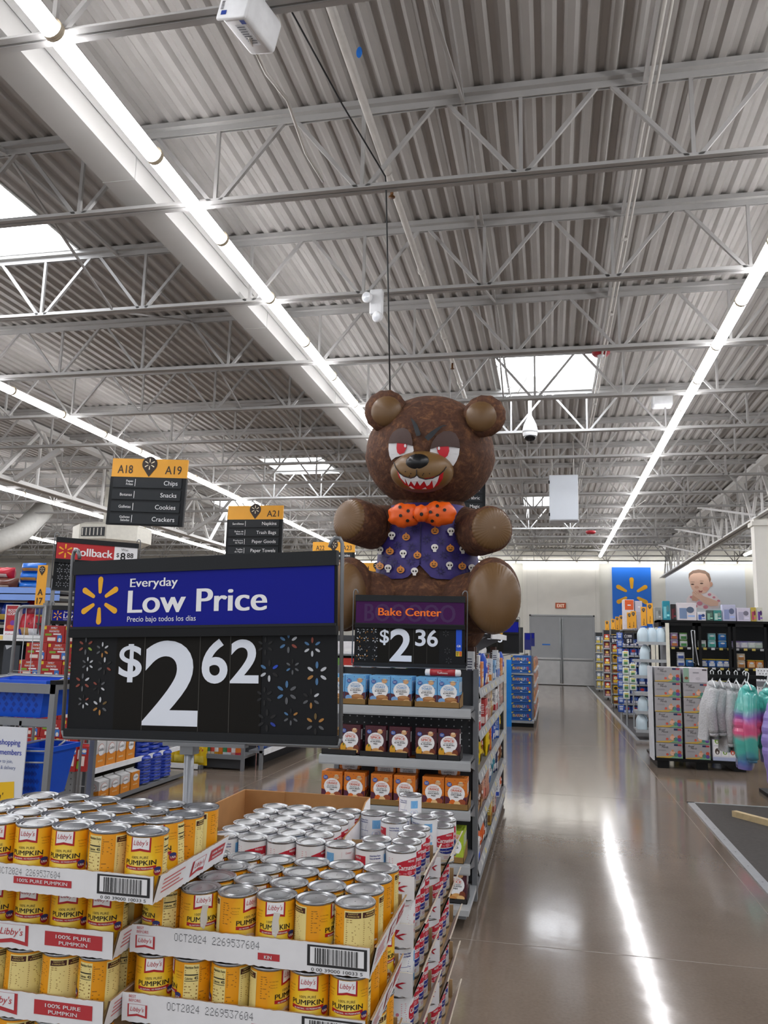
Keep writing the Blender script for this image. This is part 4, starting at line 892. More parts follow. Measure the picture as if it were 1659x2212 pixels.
# upper white shelf above the gondola
u = thing('upper_shelf', 'white topped overhead shelf behind the bear foot with bottles on it', 'shelf', (0, 0, 0))
mb = MB(); mb.box(-.95, -.46, 6.45, 8.6, 1.665, 1.685, DKG); mb.box(-.462, -.45, 6.45, 8.6, 1.65, 1.70, WHITE); mb.build('shelf_board', u)
for y in (6.44, 8.5):
    mb = MB(); mb.add([(-.5, y, 1.66), (-.95, y, 1.66), (-.95, y, 1.44), (-.9, y, 1.44), (-.5, y + .012, 1.66), (-.95, y + .012, 1.66), (-.95, y + .012, 1.44), (-.9, y + .012, 1.44)], [(0, 1, 2, 3), (7, 6, 5, 4), (0, 3, 7, 4), (0, 4, 5, 1)], GREY); mb.build('bracket', u)
def bottle(r, h, col, cap, lab='#e8c23a'):
    mb = MB(); mb.lathe([(r * .9, 0), (r, .006), (r, h * .62), (r * .75, h * .76), (r * .35, h * .85), (r * .33, h * .9)], mat(col, .25, 0, 0, .03), 16)
    mb.lathe([(r * 1.01, h * .18), (r * 1.01, h * .52)], mat(lab, .5), 16, cap=False); mb.lathe([(r * .4, h * .88), (r * .4, h)], mat(cap, .4), 12); return mb
bp0 = None
for i in range(9):
    loc = (-.52, 7.1 + i * .16, 1.6855)
    c = ('#d8a02a', '#c7ccd2') [i < 4]
    lab = 'small cooking oil bottle, %s along the white overhead shelf' % ORD[i]
    o = bottle(.042, .2, c, '#e2c83a', '#dfe4ea' if i < 4 else '#e7b62a').build('oil_bottle', None, loc); tag(o, lab, 'bottle', 'bottles on the overhead shelf')
# ------------------------------------------------------------------ the big inflatable bear
def fur_mat():
    m = bpy.data.materials.new('brown_plush'); m.use_nodes = True; nt = m.node_tree; b = nt.nodes['Principled BSDF']; L = nt.links.new
    tc = nt.nodes.new('ShaderNodeTexCoord'); n = nt.nodes.new('ShaderNodeTexNoise'); n.inputs['Scale'].default_value = 20; n.inputs['Detail'].default_value = 9; n.inputs['Roughness'].default_value = .68; n.inputs['Distortion'].default_value = .5
    L(tc.outputs['Object'], n.inputs['Vector']); r = nt.nodes.new('ShaderNodeValToRGB'); e = r.color_ramp.elements
    e[0].position = .32; e[0].color = lin('#3a2011'); e[1].position = .72; e[1].color = lin('#8a5f3c'); x = e.new(.52); x.color = lin('#563420')
    L(n.outputs['Fac'], r.inputs['Fac']); L(r.outputs['Color'], b.inputs['Base Color']); b.inputs['Roughness'].default_value = .8
    b.inputs['Sheen Weight'].default_value = .12; b.inputs['Sheen Roughness'].default_value = .4
    b.inputs['Sheen Tint'].default_value = lin('#8a6040')
    bp = nt.nodes.new('ShaderNodeBump'); bp.inputs['Strength'].default_value = .6; bp.inputs['Distance'].default_value = .02; L(n.outputs['Fac'], bp.inputs['Height']); L(bp.outputs['Normal'], b.inputs['Normal'])
    return m
FUR = fur_mat(); TAN = mat('#6e5232', .42, 0, 0, .05, 6, bump=.08); TANM = mat('#75572f', .38, 0, 0, .04, 5)
def hit(px_, py_, c, r, off=0.0):                                              # first point of an ellipsoid on one line of sight
    c = Vector(c); d = ray(px_, py_).normalized(); q = EYE - c
    D = Vector((d.x / r[0], d.y / r[1], d.z / r[2])); Q = Vector((q.x / r[0], q.y / r[1], q.z / r[2]))
    a, b, k = D.dot(D), 2 * D.dot(Q), Q.dot(Q) - 1; disc = b * b - 4 * a * k
    t = (-b - sqrt(max(disc, 0))) / (2 * a); p = EYE + d * t
    n = Vector(((p.x - c.x) / r[0] ** 2, (p.y - c.y) / r[1] ** 2, (p.z - c.z) / r[2] ** 2)).normalized()
    return p + n * off
def decal(mb, pts, c, r, off, m, steps=3, cell=None):                           # outline tessellated, refined and wrapped on the ellipsoid
    w_ = max(p[0] for p in pts) - min(p[0] for p in pts); cell = cell or max(2.2, w_ / 9)
    mb.fill(lambda a, b, q=0: hit(a, -b, c, r, off), [(a, -b) for a, b in pts], 0, m, cell)
def cr(pts): return [(780 + a / 5.184, 820 + b / 5.184) for a, b in pts]       # outlines measured on the head
def oval(cx, cy, rx, ry, n=16, rot=0): return [(cx + rx * cos(2 * pi * i / n) * cos(rot) - ry * sin(2 * pi * i / n) * sin(rot), cy + rx * cos(2 * pi * i / n) * sin(rot) + ry * sin(2 * pi * i / n) * cos(rot)) for i in range(n)]
bear = thing('inflatable_bear', 'giant inflatable brown teddy bear in a purple vest sitting above the baking shelves', 'inflatable bear', (-.88, 5.8, 1.45))
O0 = Vector((-.88, 5.8, 1.45)); SH = Matrix.Translation(-O0)
def bld(mb, name, parent):
    o = mb.build(name, parent)
    if parent is bear: o.matrix_parent_inverse = Matrix.Identity(4); o.data.transform(SH)
    return o
def sub(mb, name, parent):
    o = mb.build(name, parent); o.data.transform(SH); return o
rb = random.Random(9)
def puffy(amp, n=5, seed=0):
    q = random.Random(seed); ph = [q.uniform(0, 6.3) for _ in range(n)]; fr = [q.randint(3, 9) for _ in range(n)]
    return lambda p: 1 + amp * sum(sin(f * atan2(p.y, p.x) + a + 4 * p.z) for f, a in zip(fr, ph)) / n
HC = Vector((-.862, 5.72, 2.995)); HR = (.468, .42, .425)
Zs = 5.6
mb = MB(); mb.ellipsoid(HC, HR, FUR, 48, 32, fn=lambda p: 1 + .015 * sin(6 * atan2(p.y, p.x)) * (1 - p.z ** 2) + (.03 * (1 - abs(p.z)) * (1 if p.z < 0 else .2)))
head = bld(mb, 'head', bear)
for nm, ctr, cen, rad, rot in (('ear', at(833, 888, 5.47), None, .156, -.25), ('ear', at(1046, 899, 5.47), None, .152, .35)):
    mb = MB(); T_ = Matrix.Rotation(rot, 4, 'Y')
    mb.ellipsoid(ctr, (rad, .085, rad), FUR, 40, 18, T_, fn=lambda p: 1 + .02 * sin(13 * atan2(p.z, p.x)))
    e = sub(mb, 'ear', head)
    s_ = 1 if rot > 0 else -1
    mb = MB(); mb.ellipsoid(ctr + Vector((-.016 * s_, -.048, -.016)), (rad * .74, .068, rad * .72), TAN, 24, 12, T_); sub(mb, 'ear', head).name = 'inner_ear'
# muzzle and nose
MC = at(780 + 682 / 5.184, 820 + 1035 / 5.184, 5.36); MR = (.221, .17, .145)
mb = MB(); mb.ellipsoid(MC, MR, TANM, 36, 20); muz = sub(mb, 'muzzle', head)
NC = at(780 + 638 / 5.184, 820 + 935 / 5.184, 5.235); NR = (.087, .07, .064)
mb = MB(); NM = mat('#0e1013', .3, 0, 0, 0); mb.ellipsoid(NC, NR, NM, 28, 16, fn=lambda p: 1 - .06 * max(0, 1 - abs(p.x) * 9) * (p.z > -.9)); sub(mb, 'nose', head)
MR2 = (MR[0] * 1.0, MR[1], MR[2])
RD, WH = mat('#c01322', .45, 0, 0, 0), mat('#e4e4e6', .5, 0, 0, 0); BK = mat('#120c0a', .5, 0, 0, 0)
mb = MB()
decal(mb, cr([(395, 985), (440, 1050), (520, 1090), (600, 1095), (680, 1105), (780, 1095), (860, 1070), (920, 1035), (910, 1110), (860, 1180), (780, 1220), (680, 1225), (580, 1215), (490, 1170), (425, 1090)]), MC, MR2, .004, RD)
decal(mb, cr([(425, 1040), (480, 1085), (560, 1105), (600, 1095), (625, 1075), (660, 1100), (740, 1115), (820, 1095), (872, 1072), (850, 1140), (808, 1205), (792, 1120), (762, 1170), (735, 1185), (705, 1130), (660, 1180), (628, 1130), (600, 1185), (560, 1130), (535, 1180), (495, 1100), (505, 1160), (450, 1100)]), MC, MR2, .007, WH)
for q in ([(540, 1190), (560, 1182), (605, 1215), (570, 1213)], [(680, 1215), (720, 1195), (735, 1215)]): decal(mb, cr(q), MC, MR2, .008, WH)
for line in ([(372, 930), (395, 990), (440, 1050), (500, 1085), (560, 1100), (605, 1085), (624, 1060), (622, 1010)], [(624, 1060), (650, 1092), (720, 1112), (800, 1100), (870, 1065), (925, 1015), (948, 980)]):
    P_ = [hit(*cr([q])[0], MC, MR2, .007) for q in line]; mb.tube(P_, .0035, BK, 6)
for q in ((545, 1078), (560, 1052), (500, 1030), (690, 1068), (700, 1052), (765, 1052)): decal(mb, cr(oval(q[0], q[1], 7, 7, 8)), MC, MR2, .006, BK, steps=1)
sub(mb, 'mouth', muz) if False else sub(mb, 'mouth', head)
HR2 = tuple(x * 1.03 for x in HR)
LID = mat('#46302a', .55, 0, 0, .04)
for nm, white, lid, iris, glint in (
    ('eye', [(315, 716), (400, 712), (500, 722), (585, 745), (592, 800), (560, 830), (460, 850), (390, 870), (345, 905), (322, 850), (312, 780)],
     [(322, 716), (335, 660), (370, 600), (430, 560), (490, 552), (535, 575), (565, 620), (583, 690), (585, 745), (500, 722), (400, 712)], [(412, 713), (470, 716), (520, 725), (515, 770), (490, 820), (440, 838), (415, 815), (407, 770)], oval(505, 745, 12, 18)),
    ('eye', [(775, 780), (850, 757), (950, 748), (1040, 757), (1100, 770), (1092, 840), (1065, 910), (1030, 965), (980, 930), (920, 880), (850, 850), (770, 820)],
     [(772, 780), (800, 700), (850, 630), (920, 588), (990, 585), (1050, 615), (1085, 680), (1098, 768), (1040, 757), (950, 748), (850, 757)], [(845, 758), (900, 750), (978, 749), (982, 800), (965, 850), (930, 880), (885, 860), (855, 810)], oval(868, 772, 13, 18))):
    mb = MB(); decal(mb, cr(white), HC, HR2, .006, WH); decal(mb, cr(iris), HC, HR2, .014, mat('#c81a2c', .45, 0, 0, 0)); decal(mb, cr(glint), HC, HR2, .020, WH, steps=1); decal(mb, cr(lid), HC, HR2, .018, LID); sub(mb, nm, head)
for q in ([(556, 435), (600, 470), (635, 520), (672, 615), (660, 632), (625, 640), (610, 600), (585, 510)], [(965, 522), (920, 518), (860, 540), (780, 590), (712, 650), (752, 690), (800, 650), (860, 580), (910, 535)]):
    mb = MB(); decal(mb, cr(q), HC, HR2, .012, mat('#1d2328', .5, 0, 0, 0)); sub(mb, 'eyebrow', head)
# trunk, vest, neck
BC = Vector((-.882, 5.8, 2.02)); BR = (.362, .34, .92)
mb = MB(); mb.ellipsoid(BC, BR, FUR, 40, 24, z0=-.60, z1=.78); bld(mb, 'body', bear)
VR = (BR[0] * 1.03, BR[1] * 1.03, BR[2]); PURP = mat('#372a74', .55, 0, 0, .12, 22, bump=.12)
mb = MB(); vs, fs = [], []; nu, nv = 60, 16
for j in range(nv + 1):
    for i in range(nu + 1):
        a = -pi / 2 + 2 * pi * i / nu; zb = .022 + (.105 * max(0, 1 - abs(((a + pi / 2 + pi) % (2 * pi)) - pi) / .24))
        zt = .62 + (.0 if True else 0); z = zb + (zt - zb) * j / nv; k = sqrt(1 - z * z)
        fl = 1.0 + .035 * (1 - j / nv) + .006 * sin(9 * a)
        vs.append((BC.x + VR[0] * k * cos(a) * fl, BC.y + VR[1] * k * sin(a) * fl, BC.z + VR[2] * z))
fs = [(j * (nu + 1) + i, j * (nu + 1) + i + 1, (j + 1) * (nu + 1) + i + 1, (j + 1) * (nu + 1) + i) for j in range(nv) for i in range(nu)]
mb.add(vs, fs, PURP, True)
VD = (VR[0] * 1.045, VR[1] * 1.045, VR[2])
SKW, PKO, PDKK = ink('#e9e6e0'), ink('#d98a32'), ink('#241a16'); WEB = mat('#262052', .6, 0, 0, 0)
def bz(x, y): return (700 + x / 3.687, 800 + y / 3.687)
for x, y in ((590, 1270), (720, 1265), (585, 1390), (700, 1410), (480, 1500), (560, 1530), (690, 1520), (820, 1345), (930, 1360), (1060, 1340), (820, 1490), (960, 1470), (1050, 1480), (930, 1600), (520, 1250), (1060, 1250), (1120, 1600), (460, 1600)):
    for k in range(8):
        a0 = k * pi / 4 + .2; decal(mb, [bz(x + 46 * cos(a0), y + 46 * sin(a0)), bz(x + 14 * cos(a0 + .4), y + 14 * sin(a0 + .4)), bz(x + 14 * cos(a0 - .4), y + 14 * sin(a0 - .4))], BC, VD, .004, WEB, steps=1)
for x, y in ((657, 1330), (882, 1282), (530, 1443), (1002, 1420), (745, 1475), (614, 1590), (873, 1547), (1095, 1562), (452, 1560), (1163, 1445), (555, 1195)):
    decal(mb, [bz(*q) for q in oval(x, y, 31, 27, 14)], BC, VD, .008, PKO, steps=1); decal(mb, [bz(*q) for q in oval(x, y - 28, 6, 9, 6)], BC, VD, .008, PKO, steps=1)
    for dx in (-11, 11): decal(mb, [bz(x + dx - 6, y - 1), bz(x + dx + 6, y - 1), bz(x + dx, y - 12)], BC, VD, .011, PDKK, steps=1)
    decal(mb, [bz(x - 17, y + 5), bz(x - 8, y + 8), bz(x + 8, y + 8), bz(x + 17, y + 5), bz(x + 8, y + 16), bz(x - 8, y + 16)], BC, VD, .011, PDKK, steps=1)
for x, y in ((545, 1318), (1006, 1286), (634, 1462), (880, 1416), (1100, 1430), (516, 1578), (996, 1556), (722, 1603), (452, 1435), (1170, 1575)):
    decal(mb, [bz(*q) for q in oval(x, y - 6, 28, 25, 14)], BC, VD, .008, SKW, steps=1); decal(mb, [bz(x - 14, y + 12), bz(x + 14, y + 12), bz(x + 12, y + 32), bz(x - 12, y + 32)], BC, VD, .008, SKW, steps=1)
    for dx in (-9, 12): decal(mb, [bz(*q) for q in oval(x + dx, y - 2, 7, 8, 8)], BC, VD, .011, PDKK, steps=1)
P_ = [hit(*bz(772 - (y - 1250) * .03, y), BC, VD, .002) for y in range(1225, 1550, 40)]; mb.tube(P_, .004, WEB, 5)
bld(mb, 'vest', bear)
mb = MB(); mb.ellipsoid((-.87, 5.72, 2.72), (.25, .24, .07), FUR, 24, 10); bld(mb, 'neck', bear)
# bow tie
ORG = mat('#ea5f10', .4, 0, 0, .05, 10, bump=.1); DOT = mat('#140d0a', .5, 0, 0, 0)
lobes = ((at(700 + 640 / 3.687, 800 + 1155 / 3.687, 5.38), (.115, .065, .085), ((605, 1090), (670, 1120), (610, 1157), (665, 1197), (720, 1168))), (at(700 + 915 / 3.687, 800 + 1142 / 3.687, 5.38), (.118, .065, .086), ((902, 1081), (960, 1112), (903, 1153), (862, 1200), (848, 1128))))
bow = None
mb = MB(); kc = at(700 + 775 / 3.687, 800 + 1140 / 3.687, 5.335); kr = (.056, .052, .06); mb.ellipsoid(kc, kr, ORG, 24, 14, fn=lambda p: 1 + .05 * sin(9 * atan2(p.z, p.x))); decal(mb, [bz(*q) for q in oval(776, 1146, 14, 15, 10)], kc, kr, .004, DOT, steps=1); bow = bld(mb, 'bow_tie', bear)
for c_, r_, ds in lobes:
    mb = MB(); mb.ellipsoid(c_, r_, ORG, 30, 16, fn=lambda p: 1 + .05 * sin(7 * atan2(p.z, p.x) + 1) + .03 * sin(15 * atan2(p.z, p.x)) + .06 * (abs(p.z) > .3) * abs(p.x))
    for x, y in ds: decal(mb, [bz(*q) for q in oval(x, y, 14, 13, 10)], c_, tuple(v * 1.09 for v in r_), .002, DOT, steps=1)
    sub(mb, 'bow_loop', bow)
# arms, legs: tapering stuffed limbs with stitched pads
def limb(pts, rad, name, pad_n, pad_bulge, seed, padm):
    n = Vector(pts[-1]) - Vector(pts[-2]); n.normalize()
    mb = MB(); P, Rr = [], []
    N = 18
    for i in range(N + 1):                                                    # smooth the spine
        t = i / N * (len(pts) - 1); k = min(int(t), len(pts) - 2); f = t - k; f2 = f * f * (3 - 2 * f) * .5 + f * .5
        P.append(Vector(pts[k]).lerp(Vector(pts[k + 1]), f2)); Rr.append(rad[k] + (rad[k + 1] - rad[k]) * f2)
    for i in range(1, 5): P.append(P[N] + n * (rad[-1] * .05 * i)); Rr.append(rad[-1] * (.99, .965, .92, .85)[i - 1])
    mb.tube(P, Rr, FUR, 36)
    o = bld(mb, name, bear)
    z = n; x = z.orthogonal().normalized(); x = Vector((0, 0, 1)).cross(z).normalized(); y = z.cross(x)
    T_ = Matrix(((x.x, y.x, z.x, 0), (x.y, y.y, z.y, 0), (x.z, y.z, z.z, 0), (0, 0, 0, 1)))
    mb = MB(); q = random.Random(seed)
    mb.ellipsoid(P[-1] - n * .010, (rad[-1] * .90, rad[-1] * .90, pad_bulge), padm, 144, 16, T_, z0=0, fn=lambda p: 1 + .014 * sin(34 * atan2(p.y, p.x)) * (1 - p.z) ** .6)
    p_ = sub(mb, 'pad', o)
    return o
limb([(-1.10, 5.80, 2.48), (-1.27, 5.62, 2.43), (-1.372, 5.42, 2.450)], [.135, .165, .160], 'arm', None, .055, 1, TAN)
limb([(-.66, 5.80, 2.48), (-.50, 5.62, 2.38), (-.392, 5.40, 2.378)], [.135, .165, .160], 'arm', None, .055, 2, TAN)
def leg(sx, c, rx, rz, hip):
    mb = MB(); c = Vector(c)
    mb.tube([hip, Vector(hip).lerp(c, .5) + Vector((0, 0, .01)), c + Vector((0, .16, -.02))], [.20, .21, .22], FUR, 30); o = bld(mb, 'leg', bear)
    T_ = Matrix.Rotation(radians(8) * sx, 4, 'Z') @ Matrix.Rotation(radians(-9), 4, 'X')
    mb = MB(); mb.ellipsoid(c + Vector((0, .07, 0)), (rx * 1.04, .20, rz * 1.04), FUR, 44, 26, T_, fn=lambda p: .93 + .07 * min(1, (abs(p.x) ** 4 + abs(p.z) ** 4 + abs(p.y) ** 4) ** -.25)); sub(mb, 'foot', o)
    mb = MB(); mb.ellipsoid(c + Vector((.016 * sx, -.05, -.022)), (rx * .97, .135, rz * .95), TAN, 160, 64, T_, fn=lambda p: 1 + .006 * sin(44 * atan2(p.z, p.x)) * min(1, 6 * (p.x ** 2 + p.z ** 2) ** 2)); sub(mb, 'pad', o)
cf = at(1063, 1285, 5.28); leg(1, cf, .178, .248, (-.72, 5.72, 1.80))
cl = Vector((-.885 * 2 - cf.x + .03, 5.30, cf.z + .0)); leg(-1, cl, .178, .248, (-1.05, 5.72, 1.80))
mb = MB(); mb.ellipsoid((-.885, 5.72, 1.80), (.46, .36, .36), FUR, 40, 20, z0=-.9); bld(mb, 'seat', bear)
# suspension cord
cdm = mat('#101113', .6, 0, 0, 0)
pc = at(843, 838, 5.75); pu = Vector((pc.x - .03, 5.55, 5.10)); pe = atz(630, 25, 5.72)
cord = MB(); cord.tube([pc + Vector((0, 0, -.06)), pc.lerp(pu, .5), pu, pu + Vector((0, -.03, .05)), pu.lerp(pe, .5), pe], .006, cdm, 6); tag(cord.build('hanging_rope'), 'black cord holding up the bear head from the ceiling joists', 'cord')
# ------------------------------------------------------------------ things hung from the roof
AB = mat('#15181b', .5, 0, 0, .03, 8, spec=.25); AB2 = mat('#1f2428', .45, 0, 0, .03, 8, spec=.3); AY = mat('#f0aa2a', .5, 0, 0, .03, 5); PINK_ = ink('#2a1c14'); CRM = ink('#f3e6c8')
def aisle_sign(label, loc, rz, roll, left, right, rows, W=1.2, H=1.03):
    t = thing('aisle_sign', label, 'aisle sign', loc, 0, 'hanging aisle signs'); t.rotation_euler = (0, roll, rz)
    hy = H * .28; c = .003
    mb = MB(); mb.box(-W / 2, W / 2, -.02, .02, H - hy, H, AY); fn = front(-W / 2, -.021, H - hy)
    if left: mb.text(fn, left, W * .18, hy * .2, hy * .46, c, PINK_, bold=.012, fit=W * .2)
    if right: mb.text(fn, right, W * .82, hy * .2, hy * .46, c, PINK_, bold=.012, fit=W * .215)
    mb.pin(fn, W * .5, hy * .72, hy * .42, c, PINK_, CRM); mb.build('header_panel', t)
    mb = MB(); mb.box(-W / 2 - .005, W / 2 + .005, -.03, .03, 0, H - hy, AB); mb.build('board', t)
    rh = (H - hy) / 4
    for i, (sp, en) in enumerate(rows):
        mb = MB(); z0 = (H - hy) - rh * (i + 1) + rh * .1; mb.box(-W / 2 + .05, W / 2 - .06, -.045, -.03, z0, z0 + rh * .82, AB2); fn = front(-W / 2, -.0455, z0)
        ls = sp.split('/')
        for k, l in enumerate(ls): mb.text(fn, l, W * .31, rh * (.46 - .26 * k if len(ls) > 1 else .3), rh * (.2 if len(ls) > 1 else .24), c, INKWHT, al='R', bold=0, res=2)
        mb.rect(fn, W * .335, rh * .12, W * .342, rh * .72, c, INKWHT); mb.text(fn, en, W * .90, rh * .25, rh * .38, c, INKWHT, al='R', bold=0, res=4); mb.build('row_panel', t)
    mb = MB()
    for x in (-W * .4, W * .4): mb.tube([(x, 0, H), (x + .02, 0, 5.80 - loc[2])], .003, PALEGREY, 4)
    mb.build('hanging_wires', t); return t
aisle_sign('hanging aisle sign A18 A19 listing chips snacks cookies crackers', (-6.0, 10.95, 3.255), radians(5), radians(1.5), 'A18', 'A19', (('Papas/Fritas', 'Chips'), ('Botanas', 'Snacks'), ('Galletas', 'Cookies'), ('Galletas/Saladas', 'Crackers')))
aisle_sign('hanging aisle sign A21 listing napkins trash bags paper towels', (-5.93, 15.35, 3.29), 0, 0, '', 'A21', (('Servilletas', 'Napkins'), ('Bolsas de/Basuras', 'Trash Bags'), ('Productos/de Papel', 'Paper Goods'), ('Toallas/de Papel', 'Paper Towels')))
aisle_sign('hanging aisle sign A22 A23 half hidden behind the large price sign', (-5.82, 21.1, 3.27), 0, 0, 'A22', 'A23', (('Insecticidas', 'Insecticides'), ('Limpieza', 'Cleaners'), ('Cloro', 'Bleach'), ('Jabones', 'Soap')))
aisle_sign('hanging aisle sign A24 just left of the bear vest', (-5.7, 26.2, 3.2), 0, 0, 'A24', '', (('Lavander\u00eda', 'Laundry'), ('Aromas', 'Air Fresheners'), ('Papel', 'Paper'), ('Bolsas', 'Bags')))
q = at(1005, 1085, 17.0); aisle_sign('dark hanging aisle sign mostly hidden behind the bear chin', (q.x - .17, 17.0, q.z - .18), radians(14), 0, '', '', (('Mascotas', 'Pets'), ('Juguetes', 'Plastic'), ('Hogar', 'Fabric'), ('Cocina', 'Magic')))
# white machine box near the roof, top of picture
b = thing('projector_box', 'white boxy device with lens hanging near the roof, top centre', 'device', (0, 0, 0))
c0 = at(545, 48, 3.62); T_ = Matrix.Translation(c0) @ Matrix.Rotation(radians(-12), 4, 'Z') @ Matrix.Rotation(radians(14), 4, 'Y')
mb = MB(); mb.rbox(-.085, .085, -.15, .15, -.09, .10, .025, WHITE, T_); mb.build('casing', b)
mb = MB(); mb.rbox(-.10, .09, -.165, -.145, -.10, .14, .008, WHITE, T_); fn = lambda a, bb, c=0: T_ @ Vector((a, -.166 - c, bb))
mb.disc(fn, -.02, .05, .026, .026, .001, ink('#b9bcc0'), 18); mb.disc(fn, -.02, .05, .017, .017, .002, ink('#2a2c30'), 18); mb.rect(fn, -.07, -.08, -.035, -.055, .001, ink('#20409a')); mb.lines(fn, -.08, -.06, -.05, .0, 6, .001, INKBLK, .5, .2, 3); mb.build('face_plate', b)
fb = lambda a, bb, c=0: T_ @ Vector((a, bb, -.0905 - c)); mb = MB(); mb.rect(fb, -.02, -.10, .05, .06, .001, ink('#dfe3e8')); mb.lines(fb, -.015, .045, -.09, .05, 8, .002, ink('#6a7078'), .4, .3, 5); mb.rect(fb, .03, -.13, .06, -.10, .001, ink('#20409a')); mb.build('rating_plate', b)
mb = MB(); mb.box(-.01, .03, -.02, .02, .10, .30, WHITE, T_); mb.build('mount', b)
mb = MB(); p0 = T_ @ Vector((.01, .0, -.09)); p1 = at(620, 215, 4.6); p2 = at(660, 330, 5.3); p3 = at(698, 392, 5.6); p1.z = max(p1.z, 5.0)
tag(MB().tube([p0, p0.lerp(p1, .4) + Vector((0, 0, -.05)), p1, p2, p3], .012, PIPE, 8).build('cable_conduit'), 'bent white conduit running from the white device to the joist', 'pipe')
e = thing('emergency_light', 'twin lamp emergency light on a joist left of the cord', 'emergency light', (0, 0, 0))
c0 = at(812, 655, 7.28); mb = MB(); mb.rbox(c0.x - .06, c0.x + .07, c0.y - .03, c0.y + .05, c0.z - .12, c0.z + .14, .015, WHITE); mb.build('battery_case', e)
for x, y in ((792, 642), (814, 684)):
    c1 = at(x, y, 7.2); R_ = Matrix.Translation(c1) @ Matrix.Rotation(radians(105), 4, 'X') @ Matrix.Rotation(radians(-20), 4, 'Y')
    mb = MB(); mb.lathe([(.02, -.06), (.045, -.04), (.055, .0), (.05, .01)], WHITE, 16, R_); mb.lathe([(.045, .009), (.001, .016)], mat('#d9dde2', .1), 16, R_, cap=False); mb.build('lamp_head', e)
d = thing('security_camera', 'white dome security camera hanging right of the bear head', 'security camera', (0, 0, 0))
c0 = at(1145, 930, 12.7); T_ = Matrix.Translation(c0)
mb = MB(); mb.lathe([(.03, .55), (.03, .25), (.045, .22), (.10, .10), (.125, .0), (.125, -.04)], WHITE, 24, T_); mb.build('housing', d)
mb = MB(); mb.lathe([(.12, -.04), (.115, -.08), (.105, -.10)], WHITE, 24, T_, cap=False); mb.build('collar', d)
mb = MB(); mb.ellipsoid(c0 + Vector((0, 0, -.095)), (.10, .10, .09), mat('#0b0d10', .08, 0, 0, 0), 24, 10, z1=.1); mb.build('dome', d)
w_ = thing('ceiling_box', 'blank white cabinet hanging from rods over the main aisle', 'sign cabinet', (0, 0, 0))
a0, a1 = at(1186, 1026, 16.0), at(1250, 1124, 16.0)
mb = MB(); mb.rbox(a0.x, a1.x, 16.0, 16.35, a1.z, a0.z, .012, mat('#d5dae0', .4, 0, 0, .02, 3)); mb.build('casing', w_)
mb = MB(); mb.box(a0.x + .015, a1.x - .015, 15.985, 16.0, a1.z + .02, a0.z - .015, mat('#dfe6ee', .35, 0, 0, .02, 2)); mb.build('door_panel', w_)
for z in (a0.z - .15, a1.z + .12):
    mb = MB(); mb.box(a0.x - .012, a0.x + .012, 15.975, 16.0, z - .03, z + .03, BLACKP); mb.build('hinge', w_)
for x in (a0.x + .06, a1.x - .08):
    mb = MB(); mb.tube([(x, 16.15, a0.z - .01), (x, 16.15, 5.72)], .015, PIPE, 8); mb.build('hanging_rod', w_)
s = thing('fire_strobe', 'red round fire alarm strobe under a joist beside the skylight', 'fire alarm', (0, 0, 0))
c0 = at(1298, 764, 10.98); RD_ = mat('#a8202c', .4); T_ = Matrix.Translation(c0)
mb = MB(); mb.lathe([(.12, .04), (.125, .0), (.10, -.025)], RD_, 24, T_); mb.build('base', s); mb = MB(); mb.ellipsoid(c0 + Vector((0, 0, -.03)), (.05, .05, .03), mat('#dfe3e6', .1), 14, 8); mb.build('lens', s); mb = MB(); mb.tube([c0 + Vector((0, 0, .03)), c0 + Vector((0, 0, .06))], .012, PIPE, 6); mb.build('stem', s)
c0 = at(1276, 1151, 22.0); s2 = tag(MB().lathe([(.13, .05), (.13, 0), (.09, -.03)], RD_, 16, Matrix.Translation(c0)).build('fire_strobe'), 'small red fire alarm strobe under the white hanging cabinet', 'fire alarm')
r = thing('wireless_unit', 'white network box beside the right hand lamp row', 'device', (0, 0, 0))
a0, a1 = at(1408, 856, 12.9), at(1453, 878, 12.9); mb = MB(); mb.rbox(a0.x, a1.x, 12.8, 13.05, a1.z, a0.z, .03, WHITE); mb.build('casing', r); mb = MB(); mb.box(a0.x + .1, a1.x - .1, 12.9, 12.94, a0.z - .01, 5.72, PIPE); mb.build('mount', r)
bt = thing('foil_balloon', 'deflated clear balloon with blue tag stuck against the roof', 'balloon', (0, 0, 0))
c0 = at(765, 75, 4.9); mb = MB(); mb.ellipsoid(c0 + Vector((0, 0, .02)), (.06, .06, .09), mat('#c8ccd2', .1, 0, 0, .1, alpha=.35), 16, 10, fn=puffy(.15, 5, 3)); mb.build('skin', bt)
c1 = at(776, 113, 4.85); mb = MB(); mb.ellipsoid(c1, (.022, .006, .045), mat('#1f7ae0', .4), 14, 10); mb.build('tag_strip', bt); mb = MB(); mb.tube([c0, c0 + Vector((.05, 0, .0)), c0 + Vector((.09, 0, .02))], .003, INKBLK, 5); mb.build('ribbon', bt)
